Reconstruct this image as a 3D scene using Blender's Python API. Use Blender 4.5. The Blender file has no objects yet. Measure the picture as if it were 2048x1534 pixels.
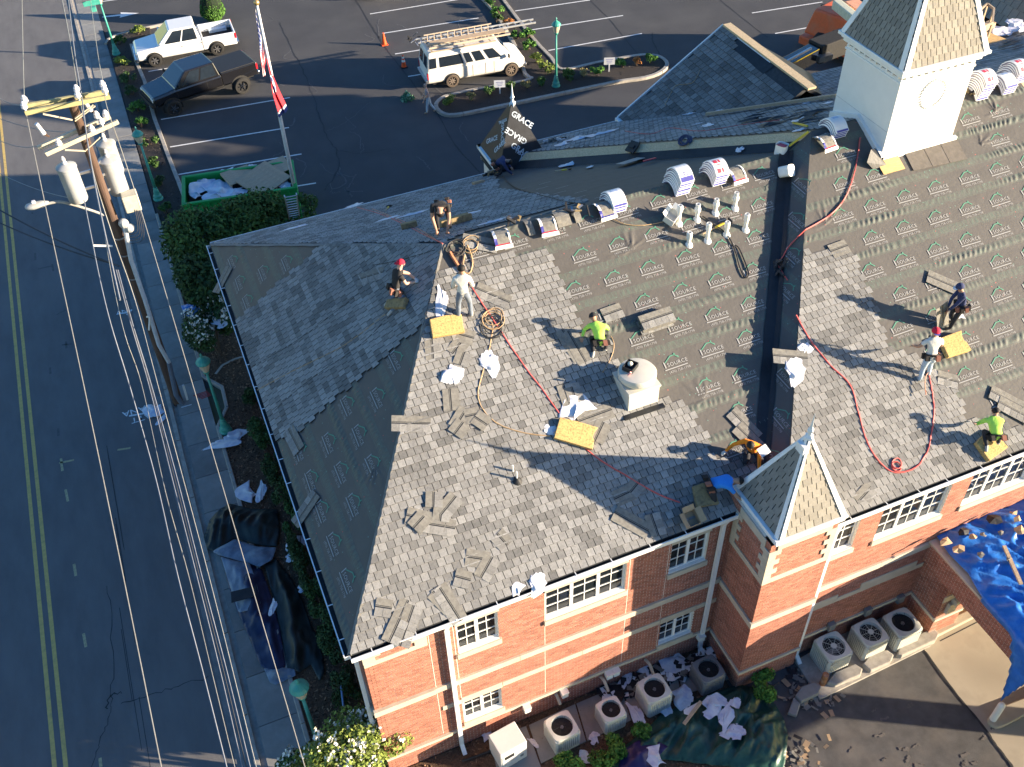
import bpy, bmesh, math, random
import numpy as np
from mathutils import Vector as Vec, Matrix
from mathutils.geometry import tessellate_polygon
from math import sin, cos, pi, radians as rad
SC = bpy.context.scene
COL = SC.collection
rng = random.Random(7)
nrg = np.random.RandomState(11)
# ------------------------------------------------------------------ camera
CF = 2001.618
_p, _r, _y = np.radians([44.307291, 2.1766384, 21.273197])
_f = np.array([sin(_y)*cos(_p), cos(_y)*cos(_p), -sin(_p)])
_rt = np.array([cos(_y), -sin(_y), 0.0]); _dn = np.cross(_f, _rt)
CR = np.array([cos(_r)*_rt + sin(_r)*_dn, -sin(_r)*_rt + cos(_r)*_dn, _f])
CP = np.array([0.0, 0.0, 27.5])
cam = bpy.data.cameras.new('camera'); camo = bpy.data.objects.new('camera', cam)
COL.objects.link(camo)
camo.matrix_world = Matrix(((CR[0][0], -CR[1][0], -CR[2][0], CP[0]), (CR[0][1], -CR[1][1], -CR[2][1], CP[1]),
                            (CR[0][2], -CR[1][2], -CR[2][2], CP[2]), (0, 0, 0, 1)))
cam.sensor_fit = 'HORIZONTAL'; cam.sensor_width = 36; cam.lens = CF/2048*36
cam.clip_start = 0.5; cam.clip_end = 1200
SC.camera = camo
# ------------------------------------------------------------------ light
SUN_AZ, SUN_EL = rad(-30.0), rad(12.0)          # direction towards the sun, from +X
wd = bpy.data.worlds.new('World'); SC.world = wd; wd.use_nodes = True
_nt = wd.node_tree; _nt.nodes.clear()
_o = _nt.nodes.new('ShaderNodeOutputWorld'); _b = _nt.nodes.new('ShaderNodeBackground'); _s = _nt.nodes.new('ShaderNodeTexSky')
_s.sky_type = 'NISHITA'; _s.sun_disc = False; _s.sun_elevation = SUN_EL; _s.sun_rotation = pi/2 - SUN_AZ
_s.air_density = 1.0; _s.dust_density = .4; _s.ozone_density = 1.2
_b.inputs['Strength'].default_value = 0.085
_h = _nt.nodes.new('ShaderNodeHueSaturation'); _h.inputs['Saturation'].default_value = 1.45; _h.inputs['Hue'].default_value = .515; _nt.links.new(_s.outputs[0], _h.inputs['Color']); _nt.links.new(_h.outputs[0], _b.inputs[0]); _nt.links.new(_b.outputs[0], _o.inputs[0])
sl = bpy.data.lights.new('sun', 'SUN'); slo = bpy.data.objects.new('sun', sl); COL.objects.link(slo)
sl.energy = 5.0; sl.angle = rad(0.5); sl.color = (1.0, 0.83, 0.62)
slo.rotation_euler = Vec((-cos(SUN_EL)*cos(SUN_AZ), -cos(SUN_EL)*sin(SUN_AZ), -sin(SUN_EL))).to_track_quat('-Z', 'Y').to_euler()
slo.location = (30, -20, 40)
SC.view_settings.view_transform = 'Standard'; SC.view_settings.look = 'None'
SC.view_settings.gamma = 1.0; SC.view_settings.use_curve_mapping = False
SC.view_settings.exposure = 1.85
# ------------------------------------------------------------------ photo pixel -> point on a real plane
def ray(px, py): return CR.T @ np.array([(px-1024)/CF, (py-767)/CF, 1.0])
def at(px, py, z=0.0):
    d = ray(px, py); return Vec(CP + d*(z-CP[2])/d[2])
def on(px, py, P, n):
    d = ray(px, py); P = np.array(P); n = np.array(n); return Vec(CP + d*(np.dot(P-CP, n)/np.dot(d, n)))
def atp(pts, z=0.0): return [at(x, y, z) for x, y in pts]
# ------------------------------------------------------------------ scene objects
def tag(o, label=None, cat=None, group=None, kind=None):
    if label: o['label'] = label
    if cat: o['category'] = cat
    if group: o['group'] = group
    if kind: o['kind'] = kind
    return o
def thing(name, label, cat, loc=(0, 0, 0), rz=0.0, group=None, rot=None):
    o = bpy.data.objects.new(name, None); COL.objects.link(o); o.empty_display_size = 0.3
    o.location = loc
    if rot is not None: o.rotation_mode = 'QUATERNION'; o.rotation_quaternion = rot
    else: o.rotation_euler = (0, 0, rz)
    return tag(o, label, cat, group)
def kids(o): return [c for c in KIDS.get(o.name, [])]
KIDS = {}
def link(name, me, parent=None, loc=None, rot=None, scale=None):
    o = bpy.data.objects.new(name, me); COL.objects.link(o)
    if parent is not None:
        o.parent = parent; KIDS.setdefault(parent.name, []).append(o)
    if loc is not None: o.location = loc
    if rot is not None:
        if len(rot) == 4: o.rotation_mode = 'QUATERNION'; o.rotation_quaternion = rot
        else: o.rotation_euler = rot
    if scale is not None: o.scale = scale
    return o
def dup(o, loc=None, rz=None, label=None, parent=None, rot=None, scale=None, first=True):
    c = o.copy(); COL.objects.link(c)
    if parent is not None: c.parent = parent; KIDS.setdefault(parent.name, []).append(c)
    if loc is not None: c.location = loc
    if rz is not None: c.rotation_euler = (0, 0, rz)
    if rot is not None: c.rotation_mode = 'QUATERNION'; c.rotation_quaternion = rot
    if scale is not None: c.scale = (scale,)*3 if not hasattr(scale, '__len__') else scale
    if label: c['label'] = label
    for ch in kids(o): dup(ch, parent=c)
    return c
class MB:
    def __init__(s): s.v = []; s.f = []; s.m = []; s.t = []; s.uv = None; s.mi = 0; s.ti = 1.0
    def add(s, vs, fs, mi=None, t=None):
        b = len(s.v); s.v.extend([tuple(v) for v in vs]); k = s.mi if mi is None else mi; tt = s.ti if t is None else t
        for f in fs: s.f.append(tuple(b+i for i in f)); s.m.append(k); s.t.append(tt)
        return s
    def box(s, c, d, R=None, mi=None, t=None, taper=1.0):
        x, y, z = d[0]/2, d[1]/2, d[2]/2; k = taper
        vs = [Vec(q) for q in ((-x, -y, -z), (x, -y, -z), (x, y, -z), (-x, y, -z), (-x*k, -y*k, z), (x*k, -y*k, z), (x*k, y*k, z), (-x*k, y*k, z))]
        if R is not None: vs = [R @ q for q in vs]
        c = Vec(c)
        return s.add([q+c for q in vs], [(0, 3, 2, 1), (4, 5, 6, 7), (0, 1, 5, 4), (1, 2, 6, 5), (2, 3, 7, 6), (3, 0, 4, 7)], mi, t)
    def b2(s, lo, hi, mi=None, t=None):
        return s.box([(a+b)/2 for a, b in zip(lo, hi)], [abs(b-a) for a, b in zip(lo, hi)], None, mi, t)
    def bar(s, a, b, w, h, up=(0, 0, 1), mi=None):
        a, b = Vec(a), Vec(b); d = (b-a); L = d.length; d.normalize(); up = Vec(up)
        if abs(d.dot(up)) > .99: up = Vec((0, 1, 0))
        x = d.cross(up).normalized(); z = x.cross(d)
        return s.box((a+b)/2, (w, L, h), Matrix((x, d, z)).transposed(), mi)
    def ring(s, rings, cap0=True, cap1=True, mi=None, close=True, t=None):
        n = len(rings[0]); vs = [q for r in rings for q in r]; fs = []
        for i in range(len(rings)-1):
            for j in range(n if close else n-1):
                a = i*n+j; b = i*n+(j+1) % n; fs.append((a, b, b+n, a+n))
        if cap0: fs.append(tuple(range(n-1, -1, -1)))
        if cap1: fs.append(tuple((len(rings)-1)*n+j for j in range(n)))
        return s.add(vs, fs, mi, t)
    def cyl(s, a, b, r0, r1=None, n=12, mi=None, caps=True):
        a, b = Vec(a), Vec(b); r1 = r0 if r1 is None else r1; d = (b-a).normalized()
        u = d.orthogonal().normalized(); w = d.cross(u)
        R = [[p+(u*cos(2*pi*j/n)+w*sin(2*pi*j/n))*r for j in range(n)] for p, r in ((a, r0), (b, r1))]
        return s.ring(R, caps, caps, mi)
    def lathe(s, prof, c=(0, 0, 0), n=16, mi=None, cap=True, sx=1, sy=1):
        c = Vec(c)
        return s.ring([[c+Vec((r*cos(2*pi*j/n)*sx, r*sin(2*pi*j/n)*sy, z)) for j in range(n)] for r, z in prof], cap, cap, mi)
    def tube(s, path, r, n=6, mi=None, rs=None):
        path = [Vec(p) for p in path]; R = []; u = None
        for i, p in enumerate(path):
            d = (path[min(i+1, len(path)-1)]-path[max(i-1, 0)])
            if d.length < 1e-9: d = Vec((0, 0, 1))
            d.normalize()
            if u is None: u = d.orthogonal().normalized()
            else:
                u = u-d*u.dot(d)
                u = u.normalized() if u.length > 1e-6 else d.orthogonal().normalized()
            w = d.cross(u); rr = rs[i] if rs else r
            R.append([p+(u*cos(2*pi*j/n)+w*sin(2*pi*j/n))*rr for j in range(n)])
        return s.ring(R, True, True, mi)
    def prism(s, poly, dz, mi=None, t=None):          # poly: 3D points, extruded by vector dz (dz on the visible side)
        n = len(poly); dz = Vec(dz); P = [Vec(p) for p in poly]
        nor = Vec((0, 0, 0))
        for i in range(n): nor += P[i].cross(P[(i+1) % n])
        if nor.dot(dz) < 0: P.reverse()
        vs = P+[p+dz for p in P]
        fs = [tuple(range(n-1, -1, -1)), tuple(range(n, 2*n))]+[(i, (i+1) % n, (i+1) % n+n, i+n) for i in range(n)]
        return s.add(vs, fs, mi, t)
    def sphere(s, c, r, n=10, m=7, sc=(1, 1, 1), mi=None):
        c = Vec(c)
        return s.ring([[c+Vec((r*sin(pi*i/m)*cos(2*pi*j/n)*sc[0], r*sin(pi*i/m)*sin(2*pi*j/n)*sc[1], -r*cos(pi*i/m)*sc[2])) for j in range(n)] for i in [.12]+list(range(1, m))+[m-.12]], True, True, mi)
    def mesh(s, name, mats, off=None, smooth=False):
        me = bpy.data.meshes.new(name)
        vs = np.array(s.v, dtype=float).reshape(-1, 3)
        if off is not None: vs = vs-np.array(off)
        me.from_pydata(vs.tolist(), [], s.f)
        for m in (mats if isinstance(mats, (list, tuple)) else [mats]): me.materials.append(m)
        me.polygons.foreach_set('material_index', s.m)
        if any(t != 1.0 for t in s.t):
            at_ = me.attributes.new('tint', 'FLOAT', 'FACE'); at_.data.foreach_set('value', s.t)
        if smooth: me.polygons.foreach_set('use_smooth', [True]*len(s.f))
        me.update(); return me
    def build(s, name, mats, parent=None, w=False, smooth=False, origin=None, bevel=0.0):
        """parent None: a top-level mesh, origin at its base. w: vertices are in world space, parent is unrotated."""
        if parent is None:
            a = np.array(s.v); off = np.array([(a[:, 0].min()+a[:, 0].max())/2, (a[:, 1].min()+a[:, 1].max())/2, a[:, 2].min()]) if origin is None else np.array(origin)
            o = link(name, s.mesh(name, mats, off, smooth)); o.location = off
        else:
            off = None
            if w:
                off = np.array(parent.location)
                if parent.parent: off = off+np.array(parent.parent.location)
            o = link(name, s.mesh(name, mats, off, smooth), parent)
        if bevel:
            b = o.modifiers.new('bevel', 'BEVEL'); b.width = bevel; b.segments = 2; b.limit_method = 'ANGLE'; b.angle_limit = rad(40)
        return o
def smooth_by_angle(o, a=40):
    me = o.data; me.polygons.foreach_set('use_smooth', [True]*len(me.polygons))
    try: me.set_sharp_from_angle(angle=rad(a))
    except Exception: pass
    return o
# ------------------------------------------------------------------ value noise on numpy grids
_lat = nrg.rand(256, 256)
def vnoise(x, y):
    x = np.asarray(x, float); y = np.asarray(y, float)
    xi = np.floor(x).astype(int); yi = np.floor(y).astype(int); fx = x-xi; fy = y-yi
    fx = fx*fx*(3-2*fx); fy = fy*fy*(3-2*fy)
    g = lambda a, b: _lat[a & 255, b & 255]
    return (g(xi, yi)*(1-fx)+g(xi+1, yi)*fx)*(1-fy)+(g(xi, yi+1)*(1-fx)+g(xi+1, yi+1)*fx)*fy
def fbm(x, y, o=4):
    r = 0; a = .5
    for i in range(o): r = r+a*vnoise(x*2**i+i*17.3, y*2**i+i*9.1); a *= .5
    return r
# ------------------------------------------------------------------ materials
MATS = {}
def mat(name, c, r=.8, m=0.0, var=.15, sc=6.0, bump=0.0, bs=60.0, c2=None, tint=False, rnd=0.0, spec=.4, coat=0.0, st=(1, 1, 1), emis=None, alpha=1.0, trans=0.0, det=5.0, dirt=None, ds=1.2, dw=.5):
    if name in MATS: return MATS[name]
    M = bpy.data.materials.new(name); M.use_nodes = True; nt = M.node_tree; N = nt.nodes; L = nt.links
    B = N['Principled BSDF']
    c = tuple(c)[:3]
    tc = N.new('ShaderNodeTexCoord'); mp = N.new('ShaderNodeMapping'); mp.inputs['Scale'].default_value = st
    L.new(tc.outputs['Object'], mp.inputs['Vector'])
    vec = mp.outputs[0]
    if rnd:
        oi = N.new('ShaderNodeObjectInfo'); va = N.new('ShaderNodeVectorMath'); va.operation = 'ADD'
        sm = N.new('ShaderNodeMath'); sm.operation = 'MULTIPLY'; sm.inputs[1].default_value = 50
        L.new(oi.outputs['Random'], sm.inputs[0]); L.new(vec, va.inputs[0]); L.new(sm.outputs[0], va.inputs[1]); vec = va.outputs[0]
    nz = N.new('ShaderNodeTexNoise'); nz.inputs['Scale'].default_value = sc; nz.inputs['Detail'].default_value = det; nz.inputs['Roughness'].default_value = .62
    L.new(vec, nz.inputs['Vector'])
    mx = N.new('ShaderNodeMix'); mx.data_type = 'RGBA'
    a = tuple(x*(1-var) for x in c) if c2 is None else c
    b = tuple(min(1, x*(1+var)) for x in c) if c2 is None else tuple(c2)
    mx.inputs[6].default_value = (*a, 1); mx.inputs[7].default_value = (*b, 1)
    mr = N.new('ShaderNodeMapRange'); mr.inputs['From Min'].default_value = .3; mr.inputs['From Max'].default_value = .7
    L.new(nz.outputs[0], mr.inputs['Value']); L.new(mr.outputs[0], mx.inputs[0])
    col = mx.outputs[2]
    if dirt is not None:
        n2 = N.new('ShaderNodeTexNoise'); n2.inputs['Scale'].default_value = ds; n2.inputs['Detail'].default_value = 6; L.new(vec, n2.inputs['Vector'])
        m2 = N.new('ShaderNodeMapRange'); m2.inputs['From Min'].default_value = .48; m2.inputs['From Max'].default_value = .72; m2.inputs['To Max'].default_value = dw
        L.new(n2.outputs[0], m2.inputs['Value']); x2 = N.new('ShaderNodeMix'); x2.data_type = 'RGBA'; x2.inputs[7].default_value = (*dirt, 1)
        L.new(m2.outputs[0], x2.inputs[0]); L.new(col, x2.inputs[6]); col = x2.outputs[2]
    if tint or rnd:
        k = None
        if tint:
            at_ = N.new('ShaderNodeAttribute'); at_.attribute_name = 'tint'; k = at_.outputs['Fac']
        if rnd:
            m3 = N.new('ShaderNodeMapRange'); m3.inputs['To Min'].default_value = 1-rnd; m3.inputs['To Max'].default_value = 1+rnd
            L.new(oi.outputs['Random'], m3.inputs['Value'])
            if k is not None:
                mm = N.new('ShaderNodeMath'); mm.operation = 'MULTIPLY'; L.new(k, mm.inputs[0]); L.new(m3.outputs[0], mm.inputs[1]); k = mm.outputs[0]
            else: k = m3.outputs[0]
        vm = N.new('ShaderNodeVectorMath'); vm.operation = 'SCALE'; L.new(col, vm.inputs[0]); L.new(k, vm.inputs['Scale']); col = vm.outputs[0]
    L.new(col, B.inputs['Base Color'])
    B.inputs['Roughness'].default_value = r; B.inputs['Metallic'].default_value = m; B.inputs['Specular IOR Level'].default_value = spec
    if coat: B.inputs['Coat Weight'].default_value = coat; B.inputs['Coat Roughness'].default_value = .06
    if trans: B.inputs['Transmission Weight'].default_value = trans
    if alpha < 1: B.inputs['Alpha'].default_value = alpha
    if bump:
        n3 = N.new('ShaderNodeTexNoise'); n3.inputs['Scale'].default_value = bs; n3.inputs['Detail'].default_value = 4; L.new(vec, n3.inputs['Vector'])
        bp = N.new('ShaderNodeBump'); bp.inputs['Strength'].default_value = min(1, bump); bp.inputs['Distance'].default_value = .02
        L.new(n3.outputs[0], bp.inputs['Height']); L.new(bp.outputs[0], B.inputs['Normal'])
    MATS[name] = M; return M
def inside(p, poly):
    x, y = p; r = False; n = len(poly)
    for i in range(n):
        x1, y1 = poly[i]; x2, y2 = poly[(i+1) % n]
        if (y1 > y) != (y2 > y) and x < (x2-x1)*(y-y1)/(y2-y1)+x1: r = not r
    return r
def clip_convex(P, poly):                                # Sutherland-Hodgman, poly counter-clockwise
    for i in range(len(poly)):
        a = poly[i]; b = poly[(i+1) % len(poly)]; Q = []
        ins = lambda p: (b[0]-a[0])*(p[1]-a[1])-(b[1]-a[1])*(p[0]-a[0]) >= -1e-9
        for j in range(len(P)):
            p, q = P[j], P[(j+1) % len(P)]; ip, iq = ins(p), ins(q)
            if ip: Q.append(p)
            if ip != iq:
                d1 = (b[0]-a[0])*(p[1]-a[1])-(b[1]-a[1])*(p[0]-a[0]); d2 = (b[0]-a[0])*(q[1]-a[1])-(b[1]-a[1])*(q[0]-a[0])
                t = d1/(d1-d2); Q.append((p[0]+(q[0]-p[0])*t, p[1]+(q[1]-p[1])*t))
        P = Q
        if len(P) < 3: return []
    return P
def catmull(P, n=6, closed=False):
    P = [Vec(p) for p in P]; out = []; L = len(P)
    for i in range(L if closed else L-1):
        g = (lambda k: P[k % L]) if closed else (lambda k: P[max(0, min(L-1, k))])
        a, b, c, d = g(i-1), g(i), g(i+1), g(i+2)
        for k in range(n):
            t = k/n; out.append(.5*((2*b)+(c-a)*t+(2*a-5*b+4*c-d)*t*t+(3*b-a-3*c+d)*t*t*t))
    if not closed: out.append(P[-1])
    return out
def text_mesh(body, size, name, m, align='CENTER', ext=0.0, space=1.0, thin=0.0):
    cu = bpy.data.curves.new(name, 'FONT'); cu.body = body; cu.size = size; cu.align_x = align; cu.align_y = 'CENTER'; cu.extrude = ext; cu.space_character = space; cu.offset = thin; cu.resolution_u = 2
    o = bpy.data.objects.new(name, cu); COL.objects.link(o)
    dg = bpy.context.evaluated_depsgraph_get(); me = bpy.data.meshes.new_from_object(o.evaluated_get(dg))
    bpy.data.objects.remove(o); bpy.data.curves.remove(cu); me.materials.clear(); me.materials.append(m); return me
# ================================================================== GROUND
def sheet(name, pts, m, z=None, thick=0.0, parent=None, kind=None):
    b = MB(); P = [Vec(p) for p in pts]
    if z is not None: P = [Vec((p.x, p.y, z)) for p in P]
    nz = sum((P[i].x*P[(i+1) % len(P)].y-P[(i+1) % len(P)].x*P[i].y) for i in range(len(P)))
    if nz < 0: P.reverse()
    if thick: b.prism([p-Vec((0, 0, thick)) for p in P], (0, 0, thick))
    else: b.add(P, [tuple(range(len(P)))])
    o = b.build(name, m, parent, w=parent is not None)
    if kind: o['kind'] = kind
    return o
def ribbon(path, w, h, z0=0.0, closed=False, side=0):
    """kerb solid along a ground path, width w to the left (side=1), right (-1) or both (0)"""
    P = [Vec((p[0], p[1], 0)) for p in path]; n = len(P); R = []
    for i in range(n):
        a = P[(i-1) % n] if closed or i else P[i]; c = P[(i+1) % n] if closed or i < n-1 else P[i]
        t = (c-a).normalized(); nn = Vec((-t.y, t.x, 0))
        l = nn*(w if side == 1 else (0 if side == -1 else w/2)); r = nn*(0 if side == 1 else (-w if side == -1 else -w/2))
        q = P[i]; e = .02
        R.append([q+r+Vec((0, 0, z0-.05)), q+r+Vec((0, 0, z0+h-e)), q+r*(1-e/w*2)+Vec((0, 0, z0+h)), q+l*(1-e/w*2)+Vec((0, 0, z0+h)), q+l+Vec((0, 0, z0+h-e)), q+l+Vec((0, 0, z0-.05))])
    b = MB()
    if closed: R.append(R[0])
    b.ring(R, not closed, not closed); return b
def kerb_run(name_thing, path, w, h, parent, m, step=3.0, side=0, z0=0.0, closed=False):
    """cut the path into kerb stones of about `step` metres with open joints, each one object"""
    P = [Vec((p[0], p[1], 0)) for p in path]
    if closed: P.append(P[0].copy())
    pts = []; 
    for i in range(len(P)-1):
        L = (P[i+1]-P[i]).length; k = max(1, int(L/.25))
        for j in range(k): pts.append(P[i].lerp(P[i+1], j/k))
    pts.append(P[-1]); s = [0.0]
    for i in range(1, len(pts)): s.append(s[-1]+(pts[i]-pts[i-1]).length)
    seg = []; k = 0
    for i, p in enumerate(pts):
        seg.append(p)
        if s[i] >= (k+1)*step or i == len(pts)-1:
            if len(seg) > 1:
                a = seg[0].lerp(seg[1], .05); c = seg[-1].lerp(seg[-2], .05)
                path2 = [a]+seg[1:-1]+[c]
                slim = [path2[0]]
                for q in range(1, len(path2)-1):
                    if (path2[q]-slim[-1]).normalized().dot((path2[q+1]-path2[q]).normalized()) < .9995: slim.append(path2[q])
                slim.append(path2[-1])
                ribbon(slim, w, h, z0, False, side).build('kerb_stone', m, parent, w=True)
            seg = [p]; k += 1
M_road = mat('road_asphalt', (.14, .134, .13), .88, var=.13, sc=1.1, bump=.35, bs=180, dirt=(.18, .17, .16), ds=.35, dw=.5, st=(1.6, .5, 1))
M_lot = mat('lot_asphalt', (.062, .061, .063), .86, var=.1, sc=.5, bump=.3, bs=140, dirt=(.088, .086, .083), ds=.35, dw=.6)
M_front = mat('drive_asphalt', (.085, .082, .08), .86, var=.25, sc=2.2, bump=.4, bs=120, dirt=(.17, .15, .13), ds=.9, dw=.6)
M_conc = mat('sidewalk_concrete', (.26, .255, .235), .9, var=.14, sc=3, bump=.3, bs=90, dirt=(.17, .165, .155), ds=.8, dw=.55)
M_kerb = mat('kerb_concrete', (.36, .33, .285), .9, var=.18, sc=5, bump=.3, bs=90, dirt=(.2, .185, .165), ds=1.5, dw=.5)
M_apron = mat('apron_concrete', (.40, .345, .26), .88, var=.12, sc=1.4, bump=.2, bs=90, dirt=(.25, .21, .16), ds=.7, dw=.6)
M_dmulch = mat('black_mulch', (.022, .018, .016), .95, var=.6, sc=26, bump=1, bs=45, c2=(.055, .045, .04))
M_bmulch = mat('brown_mulch', (.05, .028, .016), .95, sc=30, bump=1, bs=40, c2=(.16, .095, .055))
M_white = mat('white_paint', (.72, .72, .70), .75, var=.08, sc=14, dirt=(.35, .34, .33), ds=9, dw=.45)
M_yell = mat('yellow_paint', (.60, .42, .13), .8, var=.12, sc=9, dirt=(.30, .24, .12), ds=5, dw=.5)
M_ypale = mat('survey_paint', (.42, .36, .2), .85, var=.3, sc=12)
M_red = mat('red_marking_paint', (.35, .05, .05), .85, var=.3, sc=10)
M_crack = mat('tar_seam', (.035, .035, .037), .8, var=.3)
M_light = mat('light_scuff', (.105, .102, .1), .9, var=.2, sc=8)

terr = sheet('ground', [(-140, -60, 0), (160, -60, 0), (160, 190, 0), (-140, 190, 0)], mat('bare_ground', (.11, .10, .075), .95, c2=(.07, .09, .04), sc=.8, bump=.5, bs=30), z=-.03, kind='structure')
road = sheet('road', [(-17, -40, 0), (-2.98, -40, 0), (-2.98, 150, 0), (-17, 150, 0)], M_road, z=0.0, kind='structure')
for x0 in (-7.86, -7.56):
    sheet('road_line', [(x0, -30, 0), (x0+.13, -30, 0), (x0+.13, 140, 0), (x0, 140, 0)], M_yell, z=.004, parent=road)
# gutter pan and kerb
pan = sheet('gutter', [(-2.98, -40, 0), (-2.48, -40, 0), (-2.48, 150, 0), (-2.98, 150, 0)], mat('gutter_concrete', (.20, .195, .185), .9, var=.2, sc=3, bump=.3, bs=80, dirt=(.1, .098, .095), ds=1.3, dw=.6), z=.004, kind='structure')
lot = sheet('parking_lot', [(-.96, 31, 0), (120, 31, 0), (120, 150, 0), (-.96, 150, 0)], M_lot, z=-.004, kind='structure')
sheet('driveway', [(8, -30, 0), (60, -30, 0), (60, 12.9, 0), (11, 12.9, 0), (8.4, 11.4, 0)], M_front, z=-.012, kind='structure')
walk = sheet('sidewalk', [(-2.33, -20, 0), (-.98, -20, 0), (-.98, 90, 0), (-2.33, 90, 0)], M_kerb, z=.0, kind='structure')
sb = MB().box((0, 0, .055), (1.18, 1.7, .11)).mesh('slab', M_conc)
sb2 = MB().box((0, 0, .055), (1.18, 1.7, .11)).mesh('slab', mat('old_concrete', (.22, .215, .2), .92, var=.2, sc=2.4, bump=.35, bs=80, dirt=(.12, .118, .11), ds=.7, dw=.7))
y = 8.2; k = 0
while y < 74:
    o = link('slab', sb2 if rng.random() < .35 else sb, walk, loc=(-1.55-walk.location.x, y-walk.location.y, -walk.location.z+rng.uniform(-.004, .004)-(0 if y < 58 else .085)))
    o.rotation_euler = (rng.uniform(-.002, .002), rng.uniform(-.003, .003), 0); y += 1.725
kb = MB()
y = 6
kerbs = MB().box((0, 0, .03), (.15, 2.96, .2)).mesh('kerb_stone', M_kerb)
while y < 74:
    link('kerb_stone', kerbs, walk, loc=(-2.405-walk.location.x, y-walk.location.y, -walk.location.z-.012-(0 if y < 58 else .06))); y += 3
def line(parent, a, b, w, m, name='painted_line', z=.004, px=True):
    A, B = (at(*a), at(*b)) if px else (Vec(a), Vec(b)); d = (B-A).normalized(); n = Vec((-d.y, d.x, 0))*w/2
    return sheet(name, [A-n, B-n, B+n, A+n], m, z=z, parent=parent)
# survey and utility paint on the road
for a, b, m in (((118, 926), (148, 920), M_ypale), ((122, 917), (125, 942), M_ypale), ((131, 979), (136, 1003), M_ypale), ((148, 1128), (152, 1152), M_ypale), ((167, 1267), (172, 1294), M_ypale), ((200, 1516), (202, 1534), M_ypale),
                (  (235, 900), (261, 896), M_ypale), ((116, 857), (117, 872), M_light), ((70, 506), (71, 520), M_light), ((76, 538), (104, 532), M_light), ((104, 528), (107, 542), M_light),
                ((113, 630), (131, 620), M_light), ((124, 690), (143, 688), M_light), ((132, 683), (133, 697), M_light), ((100, 735), (101, 748), M_light), ((258, 832), (299, 825), M_white), ((235, 628), (262, 624), M_white), ((254, 630), (264, 619), M_white), ((64, 424), (65, 428), M_light)):
    line(road, a, b, .09, m, 'survey_mark')
def ground_text(body, px, size, rz, m, parent, z=.006):
    me = text_mesh(body, size, 'painted_letters', m, thin=.004); P = at(*px)
    return link('painted_letters', me, parent, loc=(P.x-parent.location.x, P.y-parent.location.y, z-parent.location.z), rot=(0, 0, rz))
ground_text('CANA', (276, 820), .42, pi+.02, M_white, road)
ground_text('ATT', (283, 836), .42, pi+.02, M_white, road)
ground_text('AN', (244, 624), .34, .02, M_white, road)
for i in range(5):
    line(walk, (388+i*4, 796+i*1.5), (416+i*2, 786+i*2), .05, M_red, 'red_mark', z=.117)
line(walk, (364, 819), (385, 813), .05, M_white, 'white_mark', z=.117)
# long hairline wear marks in the wheel tracks
for i in range(7):
    x0 = -5.3+rng.uniform(-.35, .35); y0 = rng.uniform(14, 26); L = rng.uniform(2, 6)
    sheet('tar_seam', [(x0, y0, 0), (x0+.015, y0, 0), (x0+.03, y0+L, 0), (x0+.01, y0+L, 0)], M_crack, z=.003, parent=road)
def crack(parent, pts, w, m=None, name='tar_seam', z=.003, jit=.06):
    P = catmull([at(*p) for p in pts], 6); P = [p+Vec((rng.uniform(-jit, jit), rng.uniform(-jit, jit), 0)) for p in P]
    b = MB(); vs = []
    for i, p in enumerate(P):
        t = (P[min(i+1, len(P)-1)]-P[max(0, i-1)]).normalized(); ww = w*rng.uniform(.5, 1.2)
        n = Vec((-t.y, t.x, 0))*ww/2; vs += [Vec((p.x+n.x, p.y+n.y, z)), Vec((p.x-n.x, p.y-n.y, z))]
    b.add(vs, [(2*i, 2*i+1, 2*i+3, 2*i+2) for i in range(len(P)-1)]); return b.build(name, m or M_crack, parent, w=True)
crack(road, [(185, 1534), (198, 1490), (215, 1440), (222, 1400), (226, 1300), (215, 1170)], .025)
crack(road, [(240, 1408), (300, 1392), (360, 1370), (420, 1355)], .03)
crack(road, [(210, 1420), (222, 1390), (240, 1385)], .05)
crack(lot, [(712, 0), (745, 55), (772, 97), (815, 152), (835, 178), (880, 235), (910, 290), (960, 345)], .09, jit=.02)
crack(lot, [(560, 45), (575, 78), (600, 130), (622, 180), (640, 235), (655, 275), (672, 300), (676, 340), (650, 380)], .07)
crack(lot, [(670, 300), (720, 307), (780, 298)], .05); crack(lot, [(655, 262), (690, 245), (740, 205)], .04, M_light)
crack(lot, [(1180, 0), (1220, 40), (1262, 92), (1300, 135)], .06, jit=.02); crack(lot, [(1440, 0), (1490, 40), (1535, 75)], .06, jit=.02)
crack(lot, [(1305, 66), (1306, 85), (1320, 110)], .08)
for i in range(26):
    x, yv = rng.uniform(520, 960), rng.uniform(20, 380)
    crack(lot, [(x, yv), (x+rng.uniform(-16, 22), yv+rng.uniform(8, 20)), (x+rng.uniform(-12, 40), yv+rng.uniform(16, 40))], rng.uniform(.04, .1), M_light, 'tyre_scuff', jit=.05)
# parking lines
for a, b in (((322, 239), (580, 195)), ((340, 294), (578, 255)), ((357, 349), (603, 308)), ((400, 404), (632, 366)), ((297, 143), (345, 135)), ((740, 28), (922, -2)), ((764, 67), (957, 36)), ((790, 108), (840, 100)), ((816, 153), (860, 146)),
             ((1030, 22), (1180, 0)), ((1062, 60), (1246, 31)), ((1097, 101), (1284, 67)), ((1504, 26), (1645, 4)), ((1550, 67), (1645, 50)), ((205, 3), (240, -2))):
    line(lot, a, b, .1, M_white)
A_, B_ = at(205, 34), at(278, 26); d = (B_-A_).normalized(); n = Vec((-d.y, d.x, 0)); L = (B_-A_).length
sheet('painted_arrow', [A_-n*.09, A_+d*L*.5-n*.12, A_+d*L*.48-n*.42, B_, A_+d*L*.48+n*.42, A_+d*L*.5+n*.12, A_+n*.09], M_white, z=.004, parent=lot)
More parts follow.
